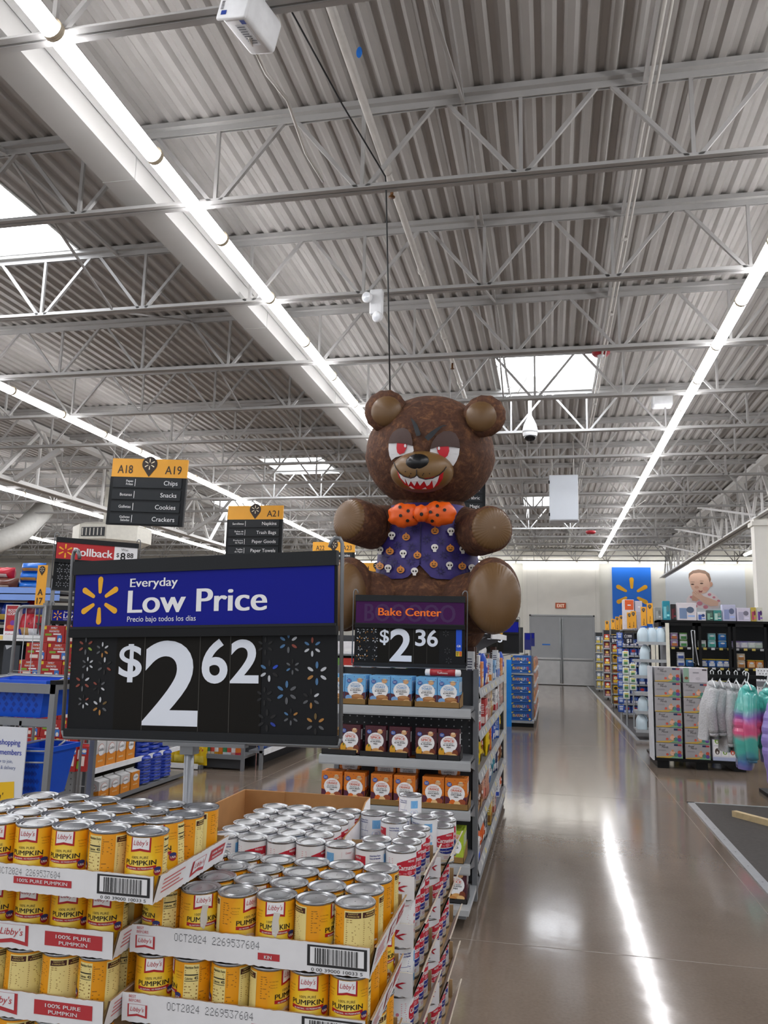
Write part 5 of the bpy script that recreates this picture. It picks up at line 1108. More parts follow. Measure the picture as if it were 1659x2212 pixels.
# air supply drop around the far left column, fat round duct
h = thing('air_diffuser', 'cream air supply box hugging the pale column behind the rollback sign', 'air vent', (0, 0, 0))
CRE = mat('#d9d7cc', .5); a0, a1 = at(130, 1135, 17.2), at(280, 1170, 17.2); xm = (a0.x + a1.x) / 2; zc = at(200, 1150, 17.2).z
mb = MB(); q = [(-.95, .1), (-.7, .42), (.7, .42), (.95, .1), (.95, -.1), (.7, -.22), (-.7, -.22), (-.95, -.1)]
mb.lathe([(.62, -.30), (.78, -.24), (.95, -.16), (.95, .20), (.80, .26), (.3, .30)], CRE, 8, Matrix.Translation((xm, 18.0, zc)) @ Matrix.Rotation(pi / 8, 4, 'Z'), smooth=False); mb.build('casing', h)
mb = MB(); fn = front(xm - .3, 17.115, zc - .1); mb.rect(fn, 0, 0, .62, .22, .004, ink('#23262a'))
for k in range(6): mb.rect(fn, .02 + .1 * k, .02, .045 + .1 * k, .2, .008, CRE)
mb.build('grille', h)
mb = MB(); mb.box(-10.95, -10.65, 17.9, 18.1, zc + .25, 5.7, CRE); mb.build('supply_drop', h)
p0, p1, p2 = at(95, 1100, 21), at(45, 1150, 20), at(-60, 1195, 19)
t = thing('round_duct', 'fat white round air duct sloping down at the far left', 'duct'); MB().tube([p0, p1, p2], .30, mat('#cfcfca', .5), 20).build('duct_body', t)
# roof level tangle: cables along a joist and gas lines
for i, (pts, lab) in enumerate((([at(1190, 860, 12.9), at(1130, 830, 12.6), at(1080, 815, 12.4), at(1095, 842, 12.3), at(1140, 812, 12.3), at(1118, 850, 12.5)], 'looped white cable dangling in front of the lit skylight'),
        ([at(1395, 1080, 16), at(1360, 1105, 16.5), at(1330, 1125, 17)], 'slack white wire hanging below the joists left of the girder'), ([at(1430, 945, 14.7), at(1420, 975, 14.8), at(1385, 985, 15.2)], 'curly white wire right of the main lamp row'))):
    tag(MB().tube(pts, .008, PIPE, 6).build('loose_cable'), lab, 'cable')
# ------------------------------------------------------------------ the far wall
YW = YF - .25
d = thing('door_1', '', ''); struct(d)
for k in ('label', 'category'): del d[k]
DG = mat('#a3a6a8', .45, .1, 0, .03, 3); KICK = mat('#c2c3c2', .32, .55, 0, .06, 4)
mb = MB(); mb.box(-.86, -.80, YW - .03, YW + .04, 0, 2.92, DG); mb.box(1.77, 1.83, YW - .03, YW + .04, 0, 2.92, DG); mb.box(-.86, 1.83, YW - .03, YW + .04, 2.86, 2.92, DG); mb.build('door_frame', d)
for x0_, x1_ in ((-.80, .475), (.495, 1.77)):
    mb = MB(); mb.box(x0_, x1_, YW, YW + .05, .02, 2.85, DG); lf = mb.build('door_leaf', d)
    mb = MB(); mb.box(x0_ + .02, x1_ - .02, YW - .012, YW, .03, 1.0, KICK); mb.build('kick_plate', lf)
    mb = MB(); mb.box(x0_ + .04, x1_ - .04, YW - .07, YW - .012, 1.06, 1.13, KICK); mb.build('push_bar', lf)
    xs = x1_ - .06 if x0_ < 0 else x0_ + .02; mb = MB(); mb.tube([(xs, YW - .03, .1), (xs, YW - .03, 2.8)], .022, PALEGREY, 8); mb.build('vertical_rod', lf)
    mb = MB(); mb.box(xs - .04, xs + .04, YW - .05, YW, 2.74, 2.85, PALEGREY); mb.build('latch', lf)
mb = MB(); mb.box(-.33, -.0, YW - .02, YW, 1.64, 1.70, mat('#3f7fd0', .5)); mb.build('door_sticker', lf)
EXR = mat('#c0532f', .5, 0, .05, 0)
x_ = thing('exit_sign', 'orange red EXIT sign above the grey double doors', 'exit sign', (0, 0, 0))
mb = MB(); mb.box(.23, .67, YW - .06, YW, 3.19, 3.43, mat('#b06a4a', .5)); mb.build('casing', x_); mb = MB(); fn = front(.23, YW - .061, 3.19); mb.rect(fn, .02, .02, .42, .22, .0, EXR); mb.text(fn, 'EXIT', .22, .05, .14, .004, mat('#fff0d8', .5, 0, .15, 0), bold=.03, fit=.3); mb.build('face_panel', x_)
bs = thing('wall_sign', 'square blue wall sign with yellow burst of six petals', 'sign', (0, 0, 0))
WB = mat('#1673e0', .5, 0, 0, .02, 2); mb = MB(); mb.box(2.59, 4.16, YF - .05, YF, 2.2, 4.97, WB); mb.build('sign_board', bs)
mb = MB(); fn = front(2.59, YF - .051, 2.2); mb.spark(fn, .79, 1.63, .72, .01, PETAL, wide=.25, inner=.40); mb.build('petal_logo', bs)
# baby picture (a flat wall graphic)
pb = thing('wall_poster', 'pale wall poster of a smiling baby holding hands to its mouth', 'poster', (0, 0, 0))
POS = mat('#dfe6ee', .6, 0, 0, .02, 1); mb = MB(); mb.box(4.74, 7.85, YF - .03, YF, 1.9, 5.06, POS); mb.build('poster_sheet', pb)
mb = MB(); k_ = .00313 * 35 / 35; fp = front(4.74, YF - .031, 5.06)
def bb(pts): return [((x - 236) / 1100 * 3.11, -(y - 5) * 3.11 / 1100) for x, y in pts]
SK1, SK2, SK3, HAIR, SHIRT, SPOT = ink('#e9c3ae'), ink('#d8a791'), ink('#c98f7c'), ink('#8f7566'), ink('#efe6ea'), ink('#d98a9c')
mb.poly(fp, bb([(520, 500), (560, 440), (640, 400), (860, 390), (930, 440), (1000, 540), (960, 620), (780, 640), (640, 620), (520, 560)]), .004, SHIRT)
for x, y, r_ in ((700, 560, 40), (780, 610, 34), (840, 430, 25), (590, 470, 22), (960, 520, 22), (640, 600, 28), (900, 470, 20)): mb.disc(fp, *bb([(x, y)])[0], r_ * 3.11 / 1100, r_ * .8 * 3.11 / 1100, .008, SPOT, 12)
mb.poly(fp, bb([(560, 190), (570, 120), (620, 80), (700, 63), (790, 80), (850, 130), (870, 200), (865, 290), (840, 350), (800, 400), (740, 420), (670, 410), (610, 370), (585, 310), (572, 240)]), .010, SK1)
mb.poly(fp, bb([(562, 200), (565, 130), (620, 80), (700, 62), (790, 78), (850, 125), (868, 210), (850, 260), (835, 190), (800, 130), (720, 110), (630, 120), (585, 150)]), .014, HAIR)
mb.poly(fp, bb([(850, 255), (880, 245), (892, 275), (880, 310), (850, 320)]), .012, SK2)
for x, y in ((612, 282), (738, 268)): mb.disc(fp, *bb([(x, y)])[0], .065, .028, .016, ink('#5a4338'), 12); mb.disc(fp, *bb([(x + 2, y - 34)])[0], .09, .013, .016, ink('#b08a76'), 10)
mb.disc(fp, *bb([(668, 325)])[0], .09, .06, .016, SK2, 12); mb.disc(fp, *bb([(790, 345)])[0], .12, .09, .015, ink('#e4ae9c'), 14); mb.poly(fp, bb([(690, 365), (720, 380), (750, 370), (735, 400), (700, 395)]), .017, ink('#a85a5a'))
mb.poly(fp, bb([(600, 400), (630, 365), (670, 370), (700, 400), (760, 455), (860, 490), (960, 530), (950, 590), (850, 600), (760, 560), (680, 490), (610, 440)]), .020, SK1)
mb.poly(fp, bb([(590, 480), (610, 430), (660, 440), (690, 500), (660, 530), (600, 520)]), .018, SK2)
for a, b_ in (((615, 395), (660, 430)), ((640, 380), (690, 425)), ((670, 378), (705, 410))): p, q = bb([a])[0], bb([b_])[0]; mb.poly(fp, [(p[0], p[1]), (p[0] + .02, p[1]), (q[0] + .02, q[1]), (q[0], q[1])], .024, SK3)
mb.build('baby_print', pb)
# ------------------------------------------------------------------ right of the aisle
BLK = mat('#08090a', .45, spec=.25); GLASS = mat('#15191c', .04, 0, 0, 0, spec=.5, alpha=.07); SHG = mat('#6b6e72', .5)
cf_ = thing('glass_cabinet', 'tall black glass front cabinet of baby formula tubs', 'cabinet', (0, 0, 0))
X0, X1, YC, ZT = 2.27, 5.1, 18.0, 2.215
mb = MB(); mb.box(X0, X1, YC + .66, YC + .70, 0, ZT, BLK); mb.box(X0, X0 + .05, YC, YC + .7, 0, ZT, BLK); mb.box(X1 - .05, X1, YC, YC + .7, 0, ZT, BLK); mb.box(X0, X1, YC, YC + .7, ZT - .05, ZT, BLK); mb.box(X0, X1, YC, YC + .7, 0, .12, BLK); mb.build('carcass', cf_)
mb = MB(); mb.box(2.10, 2.24, YC - .1, YC + .6, 0, 2.05, mat('#e4e0cf', .5)); mb.build('end_panel', cf_)
SHZ2 = [1.655, 1.245, .80, .42]
for z in SHZ2:
    mb = MB(); mb.box(X0 + .05, X1 - .05, YC + .1, YC + .66, z - .025, z, mat('#3a3c3f', .5)); fn = front(X0, YC + .099, z - .05)
    for k in range(16): mb.rect(fn, .10 + .16 * k, .0, .17 + .16 * k, .045, .001, ink('#f0d86a') if k % 3 else INKWHT)
    mb.build('shelf', cf_)
for x0_, x1_ in ((2.33, 3.0), (3.06, 3.70), (3.74, 4.40), (4.44, 5.06)):
    mb = MB(); w1 = .055
    for a in ((x0_, x0_ + w1, .12, ZT - .06), (x1_ - w1, x1_, .12, ZT - .06)): mb.box(a[0], a[1], YC - .04, YC, a[2], a[3], BLK)
    mb.box(x0_, x1_, YC - .04, YC, ZT - .12, ZT - .06, BLK); mb.box(x0_, x1_, YC - .04, YC, .12, .2, BLK); dr = mb.build('door', cf_)
    mb = MB(); mb.box(x0_ + w1, x1_ - w1, YC - .02, YC - .016, .2, ZT - .12, GLASS); mb.build('glass_pane', dr)
    mb = MB(); mb.tube([(x1_ - .03, YC - .06, .9), (x1_ - .03, YC - .06, 1.4)], .012, BLK, 6); mb.build('handle', dr)
def tub(w_, d_, h_, col, lid, band):
    mb = MB(); mb.rbox(-w_ / 2, w_ / 2, 0, d_, 0, h_ * .86, .02, mat(col, .4, 0, 0, .03)); mb.rbox(-w_ / 2 - .002, w_ / 2 + .002, -.002, d_ + .002, h_ * .84, h_, .015, mat(lid, .4)); fn = front(-w_ / 2, 0, 0)
    mb.rect(fn, .022, h_ * .12, w_ - .022, h_ * .5, .002, ink(band)); mb.disc(fn, w_ * .5, h_ * .62, w_ * .28, h_ * .12, .003, INKWHT, 12); return mb
TUBS = [(1, 0, 2.60, '#b08bc0', '#e8e8ee', '#e38a4a', 2), (1, 0, 2.79, '#dfe6e0', '#7cba5a', '#4c9a4c', 2), (2, 0, 2.72, '#dfe3ee', '#e9e9ee', '#3b5cb0', 2), (2, 0, 2.90, '#2f86c8', '#e7c83c', '#2456a0', 1),
    (1, 1, 3.16, '#d6e2de', '#e9e9ea', '#5a9a7c', 1), (1, 1, 3.36, '#8fd0d6', '#bfe6e8', '#3fae9c', 2), (1, 1, 3.57, '#2f8fd8', '#d6e6f4', '#1f6cc0', 2), (2, 1, 3.18, '#2f5db0', '#e6cc3e', '#d6dce8', 1), (2, 1, 3.34, '#2f6cc4', '#e6cc3e', '#dfe6ee', 1), (2, 1, 3.50, '#3a74c0', '#e6cc3e', '#dfe6ee', 1), (2, 1, 3.62, '#2b58a8', '#e6cc3e', '#d6dce8', 1),
    (1, 2, 3.84, '#c9c0dc', '#a58ac8', '#efeaf4', 1), (1, 2, 3.99, '#cfcfe4', '#9a8cd0', '#efeff6', 1), (1, 2, 4.14, '#d6e0dc', '#a7a0cf', '#e4efe6', 1), (1, 2, 4.28, '#d4ddd6', '#9a9ccc', '#cfe4d4', 1), (2, 2, 3.92, '#e6c9a4', '#efe6d8', '#c8843c', 2), (2, 2, 4.12, '#e08a36', '#e6c33c', '#f0d0a0', 1), (2, 2, 4.28, '#e08a36', '#e6c33c', '#efd6b4', 1),
    (3, 1, 3.16, '#2b4fae', '#d8c65a', '#dfe6ee', 1), (3, 1, 3.36, '#2f5fbe', '#d8c65a', '#dfe6ee', 1), (3, 1, 3.55, '#2f5fbe', '#c9ca7a', '#dfe6ee', 1), (3, 0, 2.85, '#3a6ac0', '#d8c65a', '#dfe6ee', 1)]
for n, (lv_, dn, x, col, lid, band, cnt) in enumerate(TUBS):
    for k in range(cnt):
        z = SHZ2[lv_ - 1] + .15 * k + .0005
        o = tub(.155, .12, .148 if cnt > 1 or lv_ == 1 else .17, col, lid, band).build('formula_tub', None, (x, YC + .14, z))
        tag(o, 'formula tub behind %s glass door, %s shelf, %s from left%s' % (['left', 'middle', 'third', 'last'][dn], ['', 'upper', 'middle', 'lower'][lv_], ORD[[q[2] for q in TUBS if q[0] == lv_ and q[1] == dn].index(x)], (', upper of pair' if k else ', lower of pair') if cnt > 1 else ''), 'tub', 'formula tubs in the black cabinet')
# boxes standing on the cabinet
TOPS = [('teal upright box at the left end of the cabinet top', 1431, 1448, 1298, '#1f93a8', '#7fd0da', .12), ('grey mesh basket at the far left of the cabinet top', 1415, 1429, 1312, '#8f9492', '#a8adab', .2), ('narrow black box beside the teal box', 1449, 1461, 1305, '#191316', '#6a1c28', .1), ('large pale box with a parent picture on the cabinet top', 1462, 1505, 1302, '#e3dde2', '#7d94b8', .16), ('grey white tray of small toys on the cabinet top', 1506, 1525, 1322, '#e8e8ec', '#4a6ab8', .12), ('dark green boxed cup on the cabinet top', 1526, 1541, 1318, '#47625c', '#8fc0a8', .1), ('teal green boxed cup on the cabinet top', 1541, 1559, 1318, '#3a8f88', '#bfe0d4', .1),
    ('lavender square box on the cabinet top', 1560, 1590, 1306, '#c3c6e0', '#8f9cc8', .18), ('pale lilac box on the cabinet top', 1591, 1621, 1313, '#d8d2e4', '#b8b4cc', .14), ('yellow pink thin box near the right cabinet end', 1622, 1634, 1312, '#c9b04a', '#c04a6a', .06), ('purple capped jar at the right cabinet end', 1635, 1648, 1312, '#d8d8c8', '#6a3a9a', .12)]
for lab, xa_, xb_, yt_, col, c2, dp in TOPS:
    p, q = at(xa_, yt_, YC + .12), at(xb_, 1336, YC + .12); w_ = q.x - p.x; h_ = p.z - ZT
    mb = MB(); mb.rbox(p.x, q.x, YC + .12, YC + .12 + dp, ZT, ZT + h_, .006, mat(col, .45, 0, 0, .03), smooth=False); fn = front(p.x, YC + .12, ZT)
    mb.rect(fn, w_ * .12, h_ * .1, w_ * .5, h_ * .7, .003, ink(c2)); mb.disc(fn, w_ * .68, h_ * .6, w_ * .2, h_ * .18, .004, ink(shade(c2, .7)), 12); mb.rect(fn, w_ * .55, h_ * .2, w_ * .9, h_ * .3, .003, ink(shade(c2, 1.3)))
    tag(mb.build('boxed_product'), lab, 'box', 'products standing on the black cabinet')
p = at(1430, 1340, YC); rb_ = thing('wire_strip', 'crumpled chrome peg hook strip hanging at the first cabinet door', 'wire rack', (0, 0, 0))
mb = MB()
pts = [at(x, y, YC - .055) for x, y in ((1493, 1362), (1497, 1400), (1497, 1430), (1510, 1438), (1502, 1395), (1500, 1362), (1493, 1362))]
mb.tube(pts, .012, mat('#c9ccd0', .3, .7), 6); mb.add([pts[0], pts[2], pts[3], pts[5]], [(0, 1, 2, 3)], BLK); mb.build('frame', rb_)
# stack of boxed toddler seats on a pallet
pal = thing('display_pallet', 'low black display pallet under the grey gift boxes', 'pallet', (0, 0, 0))
mb = MB(); mb.box(1.385, 2.56, 11.78, 12.75, .10, .135, BLK); mb.build('deck', pal)
for x in (1.42, 1.92, 2.40):
    mb = MB(); mb.box(x, x + .15, 11.82, 12.7, 0, .10, BLK); mb.build('runner', pal)
mb = MB(); mb.box(1.385, 2.3, 12.3, 12.34, .135, 1.33, BLK); mb.box(1.365, 1.385, 11.8, 12.22, .10, 1.36, mat('#cfd3d8', .4)); mb.build('back_board', pal)
GB2 = mat('#a9a7aa', .5, 0, 0, .04, 8)
def gift(w_, d_, h_, alt=False):
    mb = MB(); mb.rbox(0, w_, 0, d_, 0, h_, .004, GB2 if not alt else mat('#d3cfd6', .5), smooth=False); fn = front(0, 0, 0); c = .002
    if alt:
        mb.rect(fn, .003, .003, w_ * .24, h_ - .003, c, ink('#8fb09c')); mb.lines(fn, w_ * .4, w_ * .7, h_ * .62, h_ * .72, 2, c, ink('#6a6a74'), .5, .2, 2); mb.disc(fn, w_ * .6, h_ * .28, w_ * .1, h_ * .11, c, ink('#c4c0c8'), 12); mb.rect(fn, w_ * .78, h_ * .83, w_ * .97, h_ * .92, c, ink('#3a2a30')); mb.disc(fn, w_ * .13, h_ * .3, w_ * .08, h_ * .1, c * 2, ink('#8a5a3a'), 10)
        return mb
    mb.poly(fn, [(.003, .003), (w_ - .003, .003), (w_ - .003, h_ * .36), (w_ * .8, h_ * .20), (w_ * .4, h_ * .13), (.003, h_ * .07)], c, ink('#d2ad4a')); mb.poly(fn, [(w_ * .5, .003), (w_ - .003, .003), (w_ - .003, h_ * .30), (w_ * .75, h_ * .2)], c * 2, ink('#7fae8c'))
    mb.text(fn, 'Royal', w_ * .24, h_ * .80, h_ * .13, c, INKBLK, bold=0, shear=.35, res=2); mb.text(fn, 'Minds', w_ * .34, h_ * .66, h_ * .13, c, INKBLK, bold=0, shear=.35, res=2)
    mb.rect(fn, w_ * .68, h_ * .83, w_ * .82, h_ * .95, c, ink('#22345c')); mb.rect(fn, w_ * .82, h_ * .83, w_ * .96, h_ * .95, c, ink('#b0404a')); mb.lines(fn, w_ * .08, w_ * .4, h_ * .45, h_ * .56, 2, c, ink('#8a888c'), .4, .2, 3)
    for a, b, r_, col in ((.62, .34, .10, '#e8b69a'), (.62, .52, .04, '#d99a6a'), (.74, .25, .08, '#4d8f86'), (.88, .42, .07, '#c8503c'), (.88, .22, .08, '#6a4a9a'), (.42, .25, .05, '#d8604a')): mb.disc(fn, w_ * a, h_ * b, w_ * r_, h_ * r_ * 1.6, c * 3, ink(col), 12)
    return mb
g0, g1_ = gift(.345, .40, .200), gift(.318, .40, .200, True); gp = None
for k in range(6):
    z = .1355 + .2035 * k
    o = gift(.345, .40, .2).build('gift_box', None, (1.405 + .004 * (k % 3), 11.80, z)) if gp is None else dup(gp, (1.405 + .004 * (k % 3), 11.80, z)); gp = gp or o
    tag(o, 'grey gift box with yellow hill print, %s from the bottom of the left column' % ORD[k], 'box', 'grey gift boxes on the pallet')
for k in range(5):
    o = dup(gp, (1.785, 11.80, .1355 + .2035 * k)); o.scale = (.93, 1, 1); tag(o, 'grey gift box with yellow hill print, %s from the bottom of the right column' % ORD[k], 'box', 'grey gift boxes on the pallet')
tag(g1_.build('gift_box', None, (1.79, 11.80, .1355 + .2035 * 5)), 'pale lilac back side of a gift box topping the right column', 'box')
mb = MB(); mb.rbox(2.135, 2.54, 11.80, 12.2, .136, .62, .004, mat('#dcdde6', .5), smooth=False); fn = front(2.135, 11.80, .136)
for i in range(4):
    for j in range(3): mb.rect(fn, .015 + .097 * i, .06 + .14 * j, .10 + .097 * i, .185 + .14 * j, .002, INKWHT); mb.disc(fn, .057 + .097 * i, .12 + .14 * j, .03, .042, .004, ink(('#4a3a34', '#7fae3a', '#d0503a', '#5a4a42')[(i + j) % 4]), 10); mb.disc(fn, .057 + .097 * i, .105 + .14 * j, .012, .018, .006, ink('#e8e4e0'), 8)
mb.rect(fn, .0, .0, .405, .045, .002, ink('#b4bedc')); tag(mb.build('gift_box'), 'white picture box with twelve small toy pictures beside the gift columns', 'box')
# clothing rack
rk = thing('clothes_rack', 'black clothes rail with white perforated end panel', 'clothes rack', (0, 0, 0))
mb = MB(); mb.box(1.80, 2.75, 9.99, 10.02, 1.285, 1.325, BLK); mb.build('rail', rk)
mb = MB(); mb.box(2.66, 2.72, 9.95, 10.05, 0, 1.33, BLK); mb.build('post', rk); mb = MB(); mb.box(2.35, 2.75, 9.7, 10.3, 0, .04, BLK); mb.build('base', rk)
mb = MB(); pa, pb2 = at(1634, 1443, 10.6), at(1700, 1535, 10.6); mb.box(pa.x, pb2.x, 10.6, 10.63, pb2.z, pa.z, WHITE); fn = front(pa.x, 10.6, pb2.z)
for i in range(9):
    for j in range(14): mb.disc(fn, .02 + .034 * i + .017 * (j % 2), .03 + .036 * j, .007, .007, .001, ink('#55585c'), 6)
mb.box(pa.x - .01, pb2.x, 10.58, 10.6, (pa.z + pb2.z) / 2 + .03, (pa.z + pb2.z) / 2 + .09, GREY); mb.build('end_panel', rk)
HNG = mat('#e8eaec', .35)
def hanger(t, top):
    mb = MB(); x, y, z = top
    mb.tube([(x - .012, y, z - .01), (x - .018, y, z + .02), (x, y, z + .04), (x + .018, y, z + .02), (x + .012, y, z - .03), (x, y, z - .07)], .0055, HNG, 6); mb.tube([(x, y - .17, z - .15), (x, y - .08, z - .10), (x, y, z - .07), (x, y + .08, z - .10), (x, y + .17, z - .15)], .008, HNG, 6); mb.build('hanger', t)
def jacket(label, x, y, ztop, L, cols, fuzzy, slant, seed, wid=.36, bands=0, fat=1.0):
    t = thing('jacket', label, 'jacket', (0, 0, 0), 0, 'children jackets on the rail'); q = random.Random(seed)
    def paint(k): return cols[min(int(k * len(cols)), len(cols) - 1)]
    mb = MB(); n, s_ = 26 if bands else 18, 26; prev = None; prof = []
    for j in range(n + 1):
        v = j / n; zz = ztop - L * v; hw = wid / 2 * (min(1, .35 + 2.6 * v) if v < .25 else 1 + .10 * (v - .25)); th = fat * (.055 + .035 * sin(pi * min(1, v * 1.1)))
        if bands: ph = (v * bands) % 1; kf = .93 + .10 * sin(pi * ph) ** .6; hw *= .96 + .04 * sin(pi * ph) ** .6; th *= kf
        prof.append((hw, th, zz, -.10 * slant * v))
    for j in range(n):
        vs = []
        for hw, th, zz, sh in (prof[j], prof[j + 1]):
            for i in range(s_): a = 2 * pi * i / s_; vs.append((x + th * cos(a) * (1 + .10 * sin(5 * a + seed)) + sh, y + hw * sin(a), zz))
        mb.add(vs, [(i, (i + 1) % s_, s_ + (i + 1) % s_, s_ + i) for i in range(s_)], paint(j / n), True)
    mb.build('body', t)
    for sd in (-1, 1):
        mb = MB(); p0 = Vector((x, y + sd * (wid / 2 - .07), ztop - .07)); p1 = Vector((x - .055 * slant, y + sd * (wid / 2 + .03), ztop - L * .45)); p2 = Vector((x - .035 * slant, y + sd * (wid / 2 + .02), ztop - L * .86)); m = 20 if bands else 12; P, Rr = [], []
        for i in range(m + 1):
            f = i / m; p = p0.lerp(p1, f * 2) if f < .5 else p1.lerp(p2, f * 2 - 1); P.append(p); r_ = fat ** .5 * (.062 - .012 * f)
            if bands: r_ *= .94 + .10 * sin(pi * ((f * bands * .8) % 1)) ** .6
            Rr.append(r_)
        mb.tube(P, Rr, cols[0], 16)
        mb.tube([p2, p2 + Vector((0, 0, -.035))], [.05, .046], cols[-1] if bands else fuzzy, 12); mb.build('sleeve', t)
    mb = MB(); mb.ellipsoid((x + .01, y, ztop - .01), (.07, .10, .05), cols[0] if bands else fuzzy, 16, 10, fn=puffy(.1, 4, seed)); mb.build('hood', t)
    hanger(t, (x, y, 1.335)); return t
FL = mat('#a9aaac', .95, 0, 0, .16, 60, bump=.5); FL2 = mat('#b9babc', .95, 0, 0, .14, 60, bump=.5)
for i in range(5):
    jacket('grey fleece jacket, %s from the left on the rail' % ORD[i], 1.835 + .088 * i, 10.0 + .02 * (i % 2), 1.215 - .01 * i, (.62, .60, .72, .70, .68)[i], [FL if i % 2 else FL2], FL2, 1.2 - .2 * i, 3 + i)
def dyed(z0, z1):                                                              # fabric dyed in soft bands up the garment
    m = bpy.data.materials.new('banded_shiny_fabric'); m.use_nodes = True; nt = m.node_tree; b = nt.nodes['Principled BSDF']; tc = nt.nodes.new('ShaderNodeTexCoord'); sp = nt.nodes.new('ShaderNodeSeparateXYZ'); nz = nt.nodes.new('ShaderNodeTexNoise'); nz.inputs['Scale'].default_value = 5
    mr = nt.nodes.new('ShaderNodeMapRange'); mr.inputs['From Min'].default_value = z0; mr.inputs['From Max'].default_value = z1; ad = nt.nodes.new('ShaderNodeMath'); ad.operation = 'MULTIPLY_ADD'; ad.inputs[1].default_value = .22; L = nt.links.new
    L(tc.outputs['Object'], sp.inputs[0]); L(tc.outputs['Object'], nz.inputs['Vector']); L(sp.outputs[2], mr.inputs['Value']); L(nz.outputs['Fac'], ad.inputs[0]); L(mr.outputs['Result'], ad.inputs[2])
    r = nt.nodes.new('ShaderNodeValToRGB'); e = r.color_ramp.elements; st = [(.06, '#8a6ab8'), (.2, '#4f6fa8'), (.34, '#4fb0a4'), (.50, '#55b8aa'), (.58, '#e0608c'), (.70, '#d8608e'), (.80, '#8a62b4'), (.92, '#4fb0a4'), (1.0, '#58b8b0')]
    e[0].position, e[0].color = st[0][0], lin(st[0][1]); e[1].position, e[1].color = st[-1][0], lin(st[-1][1])
    for p_, c_ in st[1:-1]: x = e.new(p_); x.color = lin(c_)
    L(ad.outputs[0], r.inputs['Fac']); L(r.outputs['Color'], b.inputs['Base Color']); b.inputs['Roughness'].default_value = .24; b.inputs['Coat Weight'].default_value = .35; return m
PNK = mat('#d8608e', .18, 0, 0, .12, 8, coat=.6); DY1, DY2 = dyed(.33, 1.15), dyed(.40, 1.12)
t_ = jacket('shiny teal pink and purple quilted puffer jacket, nearest on the rail', 2.13, 9.62, 1.20, .86, [DY1], PNK, .7, 21, .32, 8, 1.5)
jacket('second shiny teal and pink puffer jacket at the right picture edge', 2.36, 9.75, 1.16, .76, [DY2], DY2, .2, 24, .32, 7, 1.35)
LIL = mat('#8d7cc8', .3, 0, 0, .08, 8); ppl = at(1662, 1560, 8.3)
tp = jacket('plain lilac quilted puffer jacket cut off by the right picture edge', ppl.x + .10, 8.3, ppl.z + .22, .78, [LIL], LIL, .5, 31, .34, 7, 1.5)
for ch in list(tp.children):
    if ch.name.startswith('hanger'): bpy.data.objects.remove(ch)
rk2 = thing('clothes_stand', 'black stand holding the lilac puffer jacket', 'clothes rack', (0, 0, 0)); xk = ppl.x + .12
mb = MB(); mb.box(xk - .02, xk + .02, 8.33, 8.37, 0, ppl.z + .26, BLK); mb.build('post', rk2); mb = MB(); mb.box(xk - .12, xk + .2, 8.2, 8.5, 0, .04, BLK); mb.build('base', rk2)
# water rack and end displays down the right side
wr = thing('water_rack', 'grey stepped rack of gallon water jugs at the aisle corner', 'shelving unit', (0, 0, 0)); YR = 15.25
lev = [at(1385, y, YR).z for y in (1387, 1425, 1460, 1497, 1537, 1577)]
mb = MB(); mb.box(2.05, 2.08, YR, YR + .9, .1, 2.0, GREY); mb.build('back_panel', wr); mb = MB(); mb.box(1.80, 1.84, YR + .5, YR + .55, 0, lev[0], DKSTEEL); mb.box(2.04, 2.10, YR - .02, YR + .02, 0, lev[0] + .35, mat('#e4e0cf', .5)); mb.build('post', wr)
for z in lev:
    mb = MB(); x0_ = 1.50 if z < 1.55 else 1.58; mb.box(x0_, 2.06, YR, YR + .55, z - .03, z, PALEGREY); mb.box(x0_ - .02, 2.05, YR - .015, YR, z - .045, z + .01, PALEGREY); mb.build('shelf', wr)
JUG = mat('#d3e6f0', .22, 0, 0, .04, 6, alpha=.92); JCAP = mat('#2f62b8', .4)
def jug(w_, h_):
    mb = MB(); r_ = w_ / 2
    mb.lathe([(r_ * .92, 0), (r_, .012), (r_, h_ * .48), (r_ * .93, h_ * .60), (r_ * .68, h_ * .78), (r_ * .34, h_ * .90), (r_ * .26, h_ * .93)], JUG, 20); mb.tube([(r_ * .18, -r_ * .15, h_ * .9), (r_ * .75, -r_ * .3, h_ * .80), (r_ * .98, -r_ * .3, h_ * .6), (r_ * .9, -r_ * .3, h_ * .5)], .014, JUG, 8)
    return mb
j0 = None; jc = 0
for li, xs in ((0, (1.66, 1.82, 1.97)), (1, (1.68,)), (2, (1.66,)), (4, (1.62, 1.86)), (5, (1.60, 1.84))):
    for k, x in enumerate(xs):
        for dpt in range(2 if li in (0, 5) else 1):
            lab = 'clear gallon water jug, %s from left, %s level of the water rack%s' % (ORD[k], ['top', 'second', 'third', '', 'fifth', 'lowest'][li], ', rear' if dpt else '')
            if j0 is None:
                j0 = thing('water_jug', lab, 'jug', (x, YR + .1, lev[li]), .4, 'water jugs'); jug(.178, .285).build('body', j0); MB().lathe([(.022, .262), (.022, .285)], JCAP, 12).build('cap', j0)
            else: dup(j0, (x, YR + .11 + .17 * dpt, lev[li]), .4 + .3 * k, lab)
